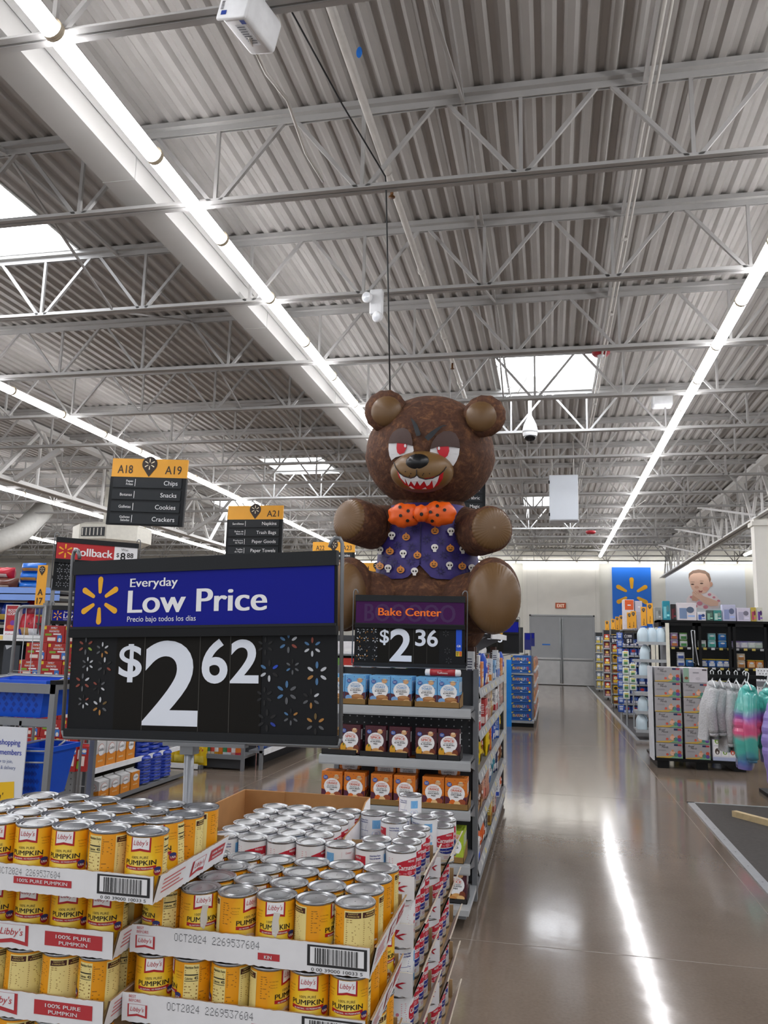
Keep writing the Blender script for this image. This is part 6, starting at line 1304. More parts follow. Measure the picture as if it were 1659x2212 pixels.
# floor platform with metal edge
pf_ = thing('floor_edging', 'bright metal edging strip along the dark display plinth', 'floor trim', (0, 0, 0))
mb = MB(); ED = mat('#b4b6b8', .35, .5); mb.box(1.46, 1.52, 15.0, 34.5, 0, .02, ED); mb.box(1.46, 2.4, 14.96, 15.02, 0, .02, ED); mb.build('strip', pf_); mb = MB(); mb.box(1.52, 4.4, 15.02, 34.5, 0, .012, mat('#3c3a3a', .5)); mb.build('plinth', pf_)
def end_unit(label, y, x0_, cols, hgt, rows, seed, kind='box'):
    t = thing('end_display', label, 'shelving unit', (0, 0, 0)); q = random.Random(seed)
    mb = MB(); mb.box(x0_ + .02, x0_ + .95, y + .35, y + .38, .1, hgt, PEG); mb.box(x0_, x0_ + .02, y + .02, y + .38, .1, hgt, GREY); mb.build('back_panel', t)
    mb = MB(); mb.box(x0_ + .1, x0_ + .14, y + .1, y + .14, .012, .12, DKG); mb.box(x0_ + .5, x0_ + .54, y + .1, y + .14, .012, .12, DKG); mb.build('foot', t)
    zs = [.12 + (hgt - .2) * k / rows for k in range(rows)]; n = 0; W_b = .155
    for k, z in enumerate(zs):
        mb = MB(); mb.box(x0_, x0_ + .95, y, y + .35, z - .02, z, PALEGREY); mb.box(x0_, x0_ + .95, y - .01, y, z - .035, z + .01, GRAIL); mb.build('shelf', t)
        hh = (hgt - .2) / rows - .06
        mbp = MB(); c1, c2, c3 = cols[k % len(cols)]
        mbp.rbox(0, W_b, 0, .2, 0, hh, .006, mat(c1, .4, 0, 0, .05, 12), smooth=False); fn = front(0, 0, 0); mbp.rect(fn, .012, hh * .1, W_b - .012, hh * .42, .003, ink(c2)); mbp.disc(fn, W_b / 2, hh * .66, W_b * .3, hh * .2, .004, ink(c3), 12)
        fs_ = plane((-.0005, .2, 0), (0, -1, 0), (0, 0, 1)); mbp.rect(fs_, .02, hh * .15, .18, hh * .5, .002, ink(c2)); mbp.disc(fs_, .1, hh * .7, .05, hh * .18, .003, ink(c3), 10)
        o0 = None
        for i in range(5):
            loc = (x0_ + .03 + .172 * i, y + .02, z + .001); lab = 'packet, %s from left, %s shelf up, %s' % (ORD[i], ORD[k], label.split(' with ')[1])
            if o0 is None: o0 = tag(mbp.build('packet', None, loc), lab, 'packet', 'packets on ' + label.split(' with ')[1])
            else: dup(o0, loc, 0, lab)
    return t
end_unit('end display with the blue packets', 19.6, 1.62, [('#2f55b0', '#c9d4ec', '#d23a3a'), ('#2a4aa0', '#e6e6f0', '#7fa6e0')], 1.95, 8, 3)
end_unit('end display with the yellow snack bags', 22.6, 1.60, [('#e6c02a', '#7a3a1c', '#f4efe0'), ('#e0b528', '#b8862a', '#3a2416'), ('#d8432c', '#f0cf3c', '#f4e8c0')], 2.1, 7, 4)
end_unit('end display with the dark red packets', 26.0, 1.62, [('#7c2430', '#d8b0a8', '#c9a24a'), ('#c0392c', '#f0d04a', '#f4efe4'), ('#5a2028', '#b98a80', '#e0c060')], 2.15, 8, 5)
end_unit('end display with the pale yellow packets', 30.6, 1.62, [('#d8bf5a', '#8a93a0', '#efe9d0'), ('#98a4b0', '#d8c04a', '#efefef')], 2.15, 6, 6)
def clip_strip(label, x, y, z0, z1, cols, n):
    t = thing('clip_strip', label, 'display strip', (0, 0, 0)); mb = MB(); mb.box(x - .015, x + .015, y + .0165, y + .022, .012, z1, PALEGREY); mb.build('strip', t); o0 = None; hh = (z1 - z0) / n
    for k in range(n):
        lab = 'hanging packet, %s from the top on %s' % (ORD[k], label); z = z1 - hh * (k + .95)
        if o0 is None:
            mb = MB(); mb.rbox(-.065, .065, -.016, .016, 0, hh * .88, .012, mat(cols[0], .4, 0, 0, .06, 15)); fn = front(-.06, -.018, 0); mb.rect(fn, .025, hh * .25, .095, hh * .55, .004, ink(cols[1])); mb.rect(fn, .02, hh * .62, .1, hh * .75, .004, ink(cols[2]))
            o0 = tag(mb.build('hanging_packet', None, (x, y, z)), lab, 'packet', 'packets on ' + label)
        else: dup(o0, (x, y, z), 0, lab)
clip_strip('green white clip strip left of the water rack', at(1352, 1450, 17.5).x, 17.5, .55, 1.55, ('#dfe8e0', '#4f8a54', '#e6d04a'), 6)
clip_strip('green white clip strip nearer the water jugs', at(1367, 1450, 17.2).x, 17.2, .75, 1.30, ('#dfe8e0', '#4f8a54', '#e6d04a'), 4)
clip_strip('blue clip strip along the aisle edge', at(1340, 1450, 18.7).x, 18.7, .2, 1.95, ('#3c62b8', '#b8c8ea', '#e0e4f0'), 10)
def flag(label, px_, py_, pxb, pyb, Y, txt):
    p, q = at(px_, py_, Y), at(pxb, pyb, Y); t = thing('aisle_flag', label, 'aisle flag', (p.x, Y, q.z), radians(-18), 'yellow aisle flags'); w_, h_ = (q.x - p.x) * 1.02, p.z - q.z
    mb = MB(); mb.box(0, w_, -.004, .004, 0, h_, AY); fn = front(0, -.0045, 0); mb.pin(fn, w_ / 2, h_ * .85, w_ * .3, .003, PINK_, CRM)
    for k, s_ in enumerate(txt): mb.text(fn, s_, w_ / 2, h_ * (.25 - .19 * k), h_ * .13, .003, PINK_, bold=.02)
    mb.build('panel', t); mb = MB(); mb.tube([(w_ * 1.0, .006, h_ * .75), (w_ * 1.02, .01, h_ * .2), (w_ * 1.05, .1, -.1), (w_ * 1.05, .1, .012 - q.z)], .006, DKSTEEL, 6); mb.build('bracket', t)
for nm, a, b, c, d_, Y, tx in (('J1', 1397, 1303, 1411, 1348, 15.9, 'J1'), ('J2', 1384, 1311, 1397, 1352, 16.4, 'J2'), ('J3', 1362, 1320, 1375, 1357, 18.4, 'J3'), ('J4', 1354, 1323, 1366, 1358, 19.2, 'J4'), ('J5', 1338, 1329, 1347, 1361, 21.5, 'J5'), ('J6', 1329, 1332, 1338, 1361, 22.2, 'J6'), ('J7', 1320, 1337, 1329, 1365, 24.6, 'J7'), ('J8', 1307, 1341, 1316, 1366, 27, 'J8')):
    flag('tall yellow aisle flag reading %s above the right displays' % nm, a, b, c, d_, Y, tx)
for lab, x0_, x1_, y0_, y1_, Y, txt in (('navy price card reading $99 over the yellow bags', 1318, 1337, 1371, 1389, 21.0, '$99'), ('navy price card reading $1 behind the water jugs', 1347, 1368, 1368, 1391, 18.0, '$1')):
    p, q = at(x0_, y0_, Y), at(x1_, y1_, Y); t = thing('price_card', lab, 'price sign', (0, 0, 0)); W_, H_ = q.x - p.x, p.z - q.z; mb = MB(); mb.box(p.x, q.x, Y, Y + .02, q.z, p.z, mat('#10132e', .5)); fn = front(p.x, Y, q.z); mb.spark(fn, W_ * .22, H_ * .72, H_ * .2, .003, INKWHT); mb.lines(fn, W_ * .45, W_ * .95, H_ * .6, H_ * .85, 2, .003, INKWHT, .5, .2, 2); mb.text(fn, txt, W_ * .55, H_ * .12, H_ * .36, .003, INKWHT, bold=.03); mb.build('card', t); mb = MB(); mb.box(p.x + .04, p.x + .055, Y + .02, Y + .03, .012, p.z, DKSTEEL); mb.build('post', t)
for lab, x0_, x1_, y0_, y1_, Y, c1, c2 in (('orange and white carton standing above the yellow flags', 1346, 1370, 1295, 1325, 19.5, '#e8622a', '#e9e4ea'), ('pale lilac carton beside the orange carton', 1371, 1388, 1298, 1330, 19.5, '#cfcbd8', '#c0bccc')):
    p, q = at(x0_, y0_, Y), at(x1_, y1_, Y); mb = MB(); mb.rbox(p.x, q.x, Y, Y + .35, 2.03, p.z, .006, mat(c2, .5), smooth=False); fn = front(p.x, Y, q.z); W_, H_ = q.x - p.x, p.z - q.z; mb.rect(fn, W_ * .15, H_ * .25, W_ * .95, H_ * .97, .003, ink(c1)); mb.rect(fn, W_ * .4, H_ * .55, W_ * .7, H_ * .63, .005, INKWHT); tag(mb.build('carton'), lab, 'box')
tp_ = thing('top_shelf', 'high shelf deck carrying cartons above the right displays', 'shelf', (0, 0, 0)); mb = MB(); mb.box(1.65, 3.6, 19.4, 20.2, 2.0, 2.03, GREY); mb.build('shelf_board', tp_)
for x in (1.7, 3.5):
    mb = MB(); mb.box(x, x + .05, 20.1, 20.15, .012, 2.0, GREY); mb.build('post', tp_)
# dark mat with metal edge at the right
mt = thing('floor_mat', 'dark ribbed entrance mat with metal edging at the right picture edge', 'mat', (0, 0, 0))
MT = mat('#3b3632', .75, 0, 0, .2, 30); mb = MB(); mb.box(1.47, 3.2, 3.6, 9.25, 0, .008, MT); mb.build('mat_panel', mt)
mb = MB(); mb.box(1.40, 1.47, 3.6, 9.29, 0, .012, ED); mb.box(1.40, 3.2, 9.25, 9.29, 0, .012, ED); fn = topz(1.40, 3.6, .0121)
for k in range(14): mb.disc(fn, .035, .2 + .42 * k, .008, .008, .0006, DKSTEEL, 8)
mb.build('metal_edge', mt)
wd = thing('wooden_strip', 'pale wooden strip lying across the dark mat', 'wood strip', (0, 0, 0)); mb = MB(); p, q = Vector((1.74, 8.66, .035)), Vector((2.35, 7.75, .035)); mb.bar(p, q, .06, .055, mat('#c9b48a', .6, 0, 0, .1, 20)); mb.build('strip', wd)
# ------------------------------------------------------------------ left edge of the main aisle, beyond the baking gondola
st = thing('cookie_display', 'grey end shelf stacked with blue animal cracker cases beyond the baking gondola', 'shelving unit', (0, 0, 0)); YS = 16.6
mb = MB(); mb.box(-.80, -.34, YS + .3, YS + .33, .05, 1.40, GREY); mb.build('back_panel', st)
mb = MB(); mb.box(-.82, -.33, YS - .02, YS + .3, .075, .12, PALEGREY); mb.build('base_shelf', st); mb = MB(); mb.box(-.80, -.34, YS, YS + .3, 0, .075, BLK); mb.build('plinth', st)
mb = MB(); mb.box(-.80, -.34, YS - .01, YS + .3, 1.02, 1.05, PALEGREY); mb.build('shelf', st)
CB = mat('#12539e', .4, 0, 0, .05, 6); o0 = None
for k in range(7):
    z = .121 + .178 * k + (.042 if k > 4 else 0)
    if o0 is None:
        mb = MB(); mb.rbox(-.78, -.375, 0, .26, 0, .172, .004, CB, smooth=False); fn = front(-.78, 0, 0); cols = ['#e6c440', '#d8b0a0', '#e09a4a', '#e6d06a', '#d8d8e0', '#7aa0d8', '#c8403a']
        for i, ch in enumerate("BARNUMS"): mb.text(fn, ch, .055 + .046 * i, .07, .06, .003, ink(cols[i]), bold=.05, fit=.042)
        mb.poly(fn, [(.003, .165), (.06, .168), (.003, .13)], .003, ink('#e6c440')); mb.disc(fn, .365, .035, .022, .022, .003, ink('#f0c93a'), 12); mb.rect(fn, .18, .03, .22, .045, .003, INKWHT); mb.lines(fn, .02, .36, .006, .022, 1, .003, ink('#6a9ad8'), .4, .1, 2)
        o0 = mb.build('cracker_case', None, (0, YS, z))
        o = o0
    else: o = dup(o0, (0, YS, z))
    tag(o, 'blue animal cracker case, %s from the bottom of the stack' % ORD[k], 'box', 'blue cracker cases')
pnl = thing('end_panel_board', 'bright blue upright panel beside the cracker cases', 'panel', (0, 0, 0)); pa, pb2 = at(1094, 1425, 16.5), at(1105, 1574, 16.5); mb = MB(); mb.box(pa.x, pb2.x, 16.5, 16.53, 0, pa.z, mat('#1690f0', .4)); mb.build('panel', pnl)
sg = thing('store_shelving', 'far gondola side with brown snack bags beyond the cracker cases', 'shelving unit', (0, 0, 0))
mb = MB(); mb.box(-.62, -.58, 17.0, 22, .0, 1.4, PEG); mb.build('back_panel', sg)
for z in (.12, .45, .78, 1.08):
    mb = MB(); mb.box(-.58, -.30, 17.0, 22, z - .03, z, PALEGREY); mb.build('shelf', sg)
    for k in range(12):
        y = 17.1 + .38 * k; c1 = ('#9a7a5a', '#8a5a3a', '#b8a088', '#a83a6a', '#c98a5a')[(k + int(z * 9)) % 5]
        tag(bag(.26, .1, .26, c1, shade(c1, 1.4), '', seed=k).build('snack_bag', None, (-.36, y, z + .002)), 'brownish snack bag, %s along the %s shelf of the far gondola side' % (ORD[k], {.12: 'lowest', .45: 'second', .78: 'third', 1.08: 'top'}[z]), 'bag', 'snack bags on the far gondola')
p = at(1121, 1380, 12.6)
price_sign('price_sign', 'blue and black price sign ending in 48 behind the bear foot', 'price sign', (p.x - .42, 12.6, at(1121, 1411, 12.6).z), radians(3), 0, .836, .505, None, SBLUE, lambda mb, fn, W, b, h: (edlp(mb, fn, W, b, h), mb.text(fn, 'e', W * .70, b + h * .2, h * .35, .001, INKWHT, bold=.03)),
    ((.142, .598), (.235, .412, .506), [('$', .192, .172, .094, .03, .073), ('9', .322, .040, .234, .055, .175), ('48', .50, .16, .118, .04, .17)]), rr_s(2, .02, .13, .03, .27, .028, 8), pole=at(1121, 1411, 12.6).z)
for i, (xa_, xb_, yt_, yb_, Y, lab) in enumerate(((1120, 1130, 1355, 1410, 14.0, 'narrow dark sign edge just right of the 48 sign'), (1133, 1147, 1367, 1404, 18.5, 'small navy sign farther along the left aisle edge'), (1147, 1155, 1367, 1396, 21.0, 'farthest blue sign at the end of the left aisle edge'))):
    p, q = at(xa_, yt_, Y), at(xb_, yb_, Y); t = thing('price_sign', lab, 'price sign', (0, 0, 0)); mb = MB(); mb.box(p.x, q.x, Y, Y + .03, q.z, p.z, mat('#0d1a6a' if i else '#24272b', .5)); mb.box(p.x + .02, q.x - .02, Y - .004, Y, q.z + (p.z - q.z) * .6, p.z - .02, SBLUE if i else mat('#2b2f34', .5)); mb.build('board', t); mb = MB(); mb.tube([(p.x, Y + .04, p.z), (p.x, Y + .04, q.z)] + ([(-.96, Y + .04, 1.385)] if i == 0 else [(p.x, Y + .04, 1.0)]), .008, ROD, 6); mb.build('wire_frame', t)
end2 = thing('store_shelving', 'gondola behind the bear foot that carries the 48 sign', 'shelving unit', (0, 0, 0)); mb = MB(); mb.box(-1.7, -.93, 12.3, 12.33, .1, 1.45, PEG); mb.box(-1.7, -.93, 12.33, 16.4, .05, .1, GREY); mb.box(-1.42, -1.38, 12.33, 16.4, .1, 1.4, PEG); mb.build('back_panel', end2)
for z in (.4, .75, 1.1, 1.38):
    mb = MB(); mb.box(-1.38, -.93, 12.4, 16.4, z - .03, z, PALEGREY); mb.build('shelf', end2)
    for k in range(8):
        y = 12.5 + .48 * k; c1 = ('#d8dce4', '#c9a24a', '#3a5ab0', '#c0483a', '#e6e6e6')[(k * 2 + int(z * 7)) % 5]
        o = bag(.3, .12, .24, c1, shade(c1, .7), '', seed=k + 40).build('snack_bag', None, (-1.02, y, z + .002)); tag(o, 'pale snack bag, %s along the %s shelf behind the bear foot' % (ORD[k], {.4: 'lowest', .75: 'second', 1.1: 'third', 1.38: 'top'}[z]), 'bag', 'snack bags behind the bear foot')
# ------------------------------------------------------------------ left of the price sign
# basket stand
bs_ = thing('basket_stand', 'grey metal stand holding blue shopping baskets at the left picture edge', 'basket stand', (0, 0, 0)); YB0 = 4.0
FR = mat('#85888b', .4, .25, 0, .03, 8)
pr_ = at(122, 1487, YB0); zt0 = pr_.z + .02; xr0 = pr_.x; xl0 = xr0 - .62
mb = MB(); mb.box(xl0, xr0 + .005, YB0 - .015, YB0 + .015, zt0 - .05, zt0, FR); mb.box(xl0, xr0, YB0 + .42, YB0 + .45, zt0 - .02, zt0 + .03, FR); mb.box(xl0, xr0 - .02, YB0 - .012, YB0 + .012, zt0 - .225, zt0 - .185, FR); mb.box(xr0 - .025, xr0, YB0, YB0 + .45, zt0 - .03, zt0, FR); mb.box(xr0 - .025, xr0, YB0, YB0 + .45, .28, .32, FR); mb.build('frame', bs_)
for x, y in ((xr0 - .028, YB0 - .015), (xr0 - .028, YB0 + .42), (xl0, YB0 - .015), (xl0, YB0 + .42)):
    mb = MB(); mb.box(x, x + .032, y, y + .03, 0, zt0, FR); mb.build('post', bs_)
mb = MB(); mb.box(xr0 - .20, xr0 - .185, YB0 - .012, YB0 + .012, 0, zt0 - .2, FR); mb.build('post', bs_)
mb = MB(); mb.box(xr0 - .03, xr0 + .006, YB0 - .018, YB0 + .45, zt0 + .0, zt0 + .022, BLACKP); mb.build('cap_strip', bs_)
for z in (zt0 - .23, zt0 - .36, zt0 - .42, zt0 - .60):
    mb = MB(); mb.tube([(xr0 - .2, YB0, z), (xr0 - .02, YB0 + .02, z + .004)], .005, PALEGREY, 6); mb.build('wire_rail', bs_)
BBL = mat('#1258d8', .35, 0, 0, .03, 8); BBD = ink('#0c3fae')
def basket(label, loc, w0, w1, d_, h_):
    t = thing('shopping_basket', label, 'shopping basket', loc, 0, 'blue shopping baskets'); mb = MB()
    def ring(k, ww, dd): return [(-ww / 2, 0 + (d_ - dd) / 2, k), (ww / 2, (d_ - dd) / 2, k), (ww / 2, (d_ + dd) / 2, k), (-ww / 2, (d_ + dd) / 2, k)]
    vs = ring(0, w0, d_ * .85) + ring(h_, w1, d_) + ring(h_, w1 - .012, d_ - .012) + ring(.006, w0 - .012, d_ * .83)
    mb.add(vs, [(0, 1, 5, 4), (1, 2, 6, 5), (2, 3, 7, 6), (3, 0, 4, 7), (4, 5, 9, 8), (5, 6, 10, 9), (6, 7, 11, 10), (7, 4, 8, 11), (8, 9, 13, 12), (9, 10, 14, 13), (10, 11, 15, 14), (11, 8, 12, 15), (12, 13, 14, 15), (3, 2, 1, 0)], BBL); mb.build('tub', t)
    fn = plane((-w0 / 2, d_ * .075, 0), (1, 0, 0), (0, -d_ * .075, h_)); mb = MB()
    for i in range(8):
        for j in range(4):
            a, b, r_ = w0 * (.09 + .116 * i) + (.0145 if j % 2 else 0), h_ * (.2 + .15 * j), .013
            mb.poly(fn, [(a - r_, b), (a, b - r_ * 1.2), (a + r_, b), (a, b + r_ * 1.2)], .001, BBD)
    mb.build('lattice_vents', t); mb = MB(); mb.box(-w1 / 2 - .012, w1 / 2 + .012, -.014, 0, h_ - .022, h_ + .004, BBL); mb.box(-w1 / 2 - .012, w1 / 2 + .012, d_, d_ + .014, h_ - .022, h_ + .004, BBL); mb.box(-w1 / 2 - .012, -w1 / 2, 0, d_, h_ - .022, h_ + .004, BBL); mb.box(w1 / 2, w1 / 2 + .012, 0, d_, h_ - .022, h_ + .004, BBL); mb.build('rim', t)
    mb = MB(); mb.tube([(-w1 / 2 + .02, d_ / 2, h_), (-w1 / 2 + .06, d_ * .9, h_ + .012), (w1 / 2 - .06, d_ * .9, h_ + .012), (w1 / 2 - .02, d_ / 2, h_)], .006, PALEGREY, 6); mb.build('handle', t); return t
pb_ = at(95, 1560, YB0 + .05)
basket('upper blue shopping basket with lattice vents on the basket stand', (pb_.x - .235, YB0 + .035, zt0 - .188), .40, .47, .33, .20)
basket('lower blue shopping basket standing upright behind the white poster', (xr0 - .19, YB0 + .05, zt0 - .62), .16, .25, .30, .27)
basket('bottom blue shopping basket near the foot of the basket stand', (xr0 - .22, YB0 + .05, zt0 - .86), .22, .30, .30, .16)
ps = thing('poster', 'white poster with blue lettering on the front of the basket stand', 'poster', (0, 0, 0)); p = at(61, 1572, YB0 - .03); w_, h_ = .50, .47
mb = MB(); mb.box(p.x - w_, p.x, YB0 - .035, YB0 - .028, p.z - h_, p.z, mat('#e3e7ee', .45, 0, 0, .02, 3)); mb.build('sheet', ps); mb = MB(); fn = front(p.x - w_, YB0 - .0355, p.z - h_); IB = ink('#1733a8'); IB2 = ink('#5a6a9a')
mb.text(fn, 'shopping', w_ * .93, h_ * .80, .030, .0008, IB, al='R', bold=.02, wx=.85); mb.text(fn, 'members', w_ * .955, h_ * .69, .030, .0008, IB, al='R', bold=.02, wx=.85); mb.text(fn, 'how to join,', w_ * .86, h_ * .60, .019, .0008, IB2, al='R', bold=0, wx=.85); mb.text(fn, 'pickup & delivery', w_ * .90, h_ * .53, .019, .0008, IB2, al='R', bold=0, wx=.85)
mb.poly(fn, [(0, h_ * .30), (w_ * .90, h_ * .40), (w_ * .93, h_ * .02), (0, .0)], .0008, ink('#f2c21c')); mb.text(fn, "Beggin'", w_ * .66, h_ * .20, .034, .0016, INKBLK, bold=.01, shear=.3, wx=.9); mb.poly(fn, [(w_ * .35, h_ * .13), (w_ * .99, h_ * .15), (w_ * .99, 0), (w_ * .35, 0)], .0024, ink('#1a1f62')); mb.poly(fn, [(w_ * .35, h_ * .13), (w_ * .99, h_ * .15), (w_ * .99, h_ * .11), (w_ * .35, h_ * .08)], .0032, ink('#c8c9de')); mb.build('print', ps)
# wire grid panels
def grid_panel(label, pa, pb2, pc, Y, nx, nz):
    t = thing('wire_rack', label, 'wire rack', (0, 0, 0), 0, 'wire grid panels'); p, q = at(*pa, Y), at(*pb2, Y); zb_ = at(*pc, Y).z; mb = MB()
    mb.tube([(p.x, Y, zb_), (p.x, Y, p.z - .05), (p.x + .02, Y, p.z - .01), (p.x + .06, Y, p.z), (q.x, Y, p.z)], .014, FR, 10); mb.tube([(q.x, Y, p.z), (q.x, Y, zb_)], .012, FR, 8); mb.build('tube_frame', t); mb = MB()
    for i in range(1, nx): x = p.x + (q.x - p.x) * i / nx; mb.tube([(x, Y, zb_), (x, Y, p.z)], .0035, PALEGREY, 5)
    for k in range(1, nz): z = zb_ + (p.z - zb_) * k / nz; mb.tube([(p.x, Y, z), (q.x, Y, z)], .0035, PALEGREY, 5)
    mb.build('wire_mesh', t)
grid_panel('wire grid panel with rounded tube top left of the ten dollar sign', (38, 1310), (97, 1311), (38, 1740), 5.9, 3, 6)
grid_panel('wire grid panel standing before the red cookie boxes', (172, 1560), (197, 1560), (172, 1745), 6.3, 2, 4)
# snack gondola behind
L1 = thing('store_shelving', 'tall snack shelving with blue lit shelf edges at the far left', 'shelving unit', (0, 0, 0)); YL = 7.2
zs = [at(40, y, YL).z for y in (1275, 1290, 1378, 1466)]
xL, xRt = at(-60, 1400, YL).x, at(93, 1400, YL).x
mb = MB(); mb.box(xL - .6, xRt, YL + .5, YL + .54, 0, zs[2] + .1, DKG); mb.build('back_panel', L1)
BLU = mat('#8fb4f0', .3, 0, .25, 0)
for k, z in enumerate(zs):
    mb = MB(); mb.box(xL - .6, xRt + (.0 if k > 1 else .12), YL + .02, YL + .5, z - .03, z - .005, DKG); mb.box(xL - .6, xRt + (.0 if k > 1 else .12), YL, YL + .02, z - .03, z + .03, WHITE if k > 1 else mat('#7fa2e8', .35, 0, 0, .03)); fn = front(xL, YL - .001, z - .03)
    if k > 1: mb.rect(fn, .25, .008, .34, .05, .001, ink('#f0cf6a'))
    mb.build('shelf', L1)
mb = MB(); mb.box(xRt - .03, xRt + .02, YL - .02, YL + .03, 0, zs[0] - .1, FR); s_ = front(xRt + .0, YL - .021, 0)
for k in range(40): mb.rect(s_, -.006, .6 + .03 * k, .006, .618 + .03 * k, .0006, INKBLK)
mb.build('upright', L1)
for i, (xa_, yb_, w_, h_, c1, c2, lab) in enumerate(((8, 1273, .34, .13, '#5b2c1e', '#c9a88a', 'brown snack bag lying on the highest shelf at left'), (35, 1273, .36, .12, '#4a2118', '#8a5a3a', 'dark brown snack bag on the highest shelf behind the A17 flag'), (0, 1273, .2, .10, '#5a9ad8', '#e6ecf4', 'sky blue snack bag at the left edge of the highest shelf'), (10, 1246, .24, .12, '#c42436', '#e8d8d8', 'red snack bag on top of the brown bags'))):
    p = at(xa_, yb_, YL + .12 + .05 * (i % 2)); o = bag(w_, .22, h_, c1, c2, '', seed=60 + i, facex=False).build('snack_bag', None, (p.x, p.y + (.1 if i == 1 else 0), zs[0] + (.0 if i != 3 else .125))); tag(o, lab, 'bag')
o0 = None
for k in range(3):
    p = at(66, 1270, YL + .2); lab = 'blue cookie packet, %s from the bottom of the stack beside the A17 flag' % ORD[k]
    if o0 is None: o0 = bag(.28, .20, .10, '#1f6fd0', '#e0a04a', '', seed=70, facex=False).build('cookie_packet', None, (p.x, p.y, zs[0] + .001)); o = o0
    else: o = dup(o0, (p.x + .01 * k, p.y, zs[0] + .001 + .098 * k))
    tag(o, lab, 'packet', 'blue packets beside the A17 flag')
for i in range(6):
    p = at(2 + 18 * i, 1330, YL + .15); o = bag(.22, .14, .2, ('#13235e', '#1a3a9a', '#0f1a4a', '#1c2f80', '#7a1c2c', '#16307c')[i], '#c9a84a', '', seed=80 + i, facex=False).build('snack_bag', None, (p.x, p.y, zs[1] - .25)); tag(o, 'navy snack bag, %s from the left under the blue shelf' % ORD[i], 'bag', 'navy bags under the blue shelf')
sh5 = thing('upper_shelf', 'dark shelf board under the navy snack bags', 'shelf', (0, 0, 0)); mb = MB(); mb.box(xL - .4, xRt, YL + .05, YL + .49, zs[1] - .275, zs[1] - .255, DKG); mb.build('shelf_board', sh5)
cx_ = thing('cereal_box', 'tall white and red cereal box on the white edged shelf', 'box', (0, 0, 0)); p, q = at(13, 1306, YL + .03), at(37, 1375, YL + .03); w_, h_ = q.x - p.x, p.z - zs[2]
mb = MB(); mb.rbox(p.x, q.x, YL + .03, YL + .12, zs[2], p.z, .003, mat('#e6e6ea', .45), smooth=False); fn = front(p.x, YL + .03, zs[2]); mb.rect(fn, w_ * .1, h_ * .2, w_ * .9, h_ * .97, .001, mat('#b3222c', .4)); mb.text(fn, 'FROOT', w_ * .5, h_ * .78, h_ * .09, .002, INKWHT, bold=.03, fit=w_ * .6); mb.text(fn, 'LOOPS', w_ * .5, h_ * .68, h_ * .09, .002, INKWHT, bold=.03, fit=w_ * .6); mb.disc(fn, w_ * .5, h_ * .32, w_ * .3, h_ * .07, .002, ink('#e0622a'), 14); mb.disc(fn, w_ * .6, h_ * .45, w_ * .18, h_ * .08, .003, ink('#7a3aa0'), 12); mb.text(fn, "Kellogg's", w_ * .5, h_ * .07, h_ * .07, .001, ink('#b3222c'), bold=0, shear=.25, fit=w_ * .7); mb.build('carton', cx_)
for i, (x, y, w_, h_, c1, c2) in enumerate(((52, 1345, .20, .22, '#a81c30', '#3a4ab0'), (68, 1338, .24, .26, '#c02436', '#c9a06a'), (84, 1345, .22, .24, '#b01c2e', '#e6e6ee'), (72, 1318, .26, .16, '#b8202f', '#8a5a3a'))):
    p = at(x, y, YL + .15); o = bag(w_, .16, h_, c1, c2, '', seed=90 + i, facex=False).build('candy_bag', None, (p.x, YL + .12 + .1 * (i == 3), zs[2] + .001 + (.24 if i == 3 else 0))); tag(o, 'red candy bag, %s from the left behind the wire grid' % ORD[i], 'bag', 'red candy bags')
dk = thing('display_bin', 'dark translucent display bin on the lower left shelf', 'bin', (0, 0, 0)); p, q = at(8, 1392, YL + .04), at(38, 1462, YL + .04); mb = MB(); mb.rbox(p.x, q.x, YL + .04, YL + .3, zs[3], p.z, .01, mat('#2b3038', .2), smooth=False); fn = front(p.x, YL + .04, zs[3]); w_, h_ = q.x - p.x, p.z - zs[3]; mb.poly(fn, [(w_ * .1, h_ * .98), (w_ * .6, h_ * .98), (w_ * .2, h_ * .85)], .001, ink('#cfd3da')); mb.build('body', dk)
# A17 flag
p, q = at(81, 1221, 6.7), at(108, 1309, 6.7); t = thing('aisle_flag', 'tall yellow aisle flag reading A 17 over the snack shelves', 'aisle flag', (p.x + .01, 6.7, q.z), radians(-6)); w_, h_ = .108, p.z - q.z
mb = MB(); mb.box(0, w_, -.004, .004, 0, h_, AY); fn = front(0, -.0045, 0); mb.pin(fn, w_ / 2, h_ * .89, w_ * .32, .0012, PINK_, CRM); mb.text(fn, 'A', w_ / 2, h_ * .26, h_ * .16, .0012, PINK_, bold=.03); mb.text(fn, '17', w_ / 2, h_ * .05, h_ * .15, .0012, PINK_, bold=.03); mb.build('panel', t); mb = MB(); mb.tube([(w_ / 2, .008, h_ * .6), (w_ / 2, .01, 0), (w_ / 2, .01, 1.6 - q.z)], .008, FR, 6); mb.build('bracket', t)
# grey perforated end with red boxes
en = thing('store_shelving', 'grey perforated end display stacked with red cookie boxes', 'shelving unit', (0, 0, 0)); YE = 6.7
xa_, xb_ = at(97, 1400, YE).x, at(196, 1400, YE).x; zt_ = at(110, 1308, YE).z
PG2 = mat('#8a8c8d', .5, .1, 0, .03, 8); mb = MB(); mb.box(xa_, xb_, YE, YE + .03, 0, zt_, PG2); fn = front(xa_, YE - .0005, 0); PH_ = ink('#4a4c4e')
for i in range(int((xb_ - xa_) / .05)):
    for j in range(int(zt_ / .05)): mb.disc(fn, .03 + .05 * i, .03 + .05 * j, .007, .007, .0006, PH_, 6)
mb.build('back_panel', en); mb = MB(); mb.box(xa_ - .04, xa_, YE - .03, YE + .03, 0, zt_ + .02, FR); fn = front(xa_ - .02, YE - .031, 0)
for k in range(44): mb.rect(fn, -.006, .5 + .03 * k, .006, .518 + .03 * k, .0006, INKBLK)
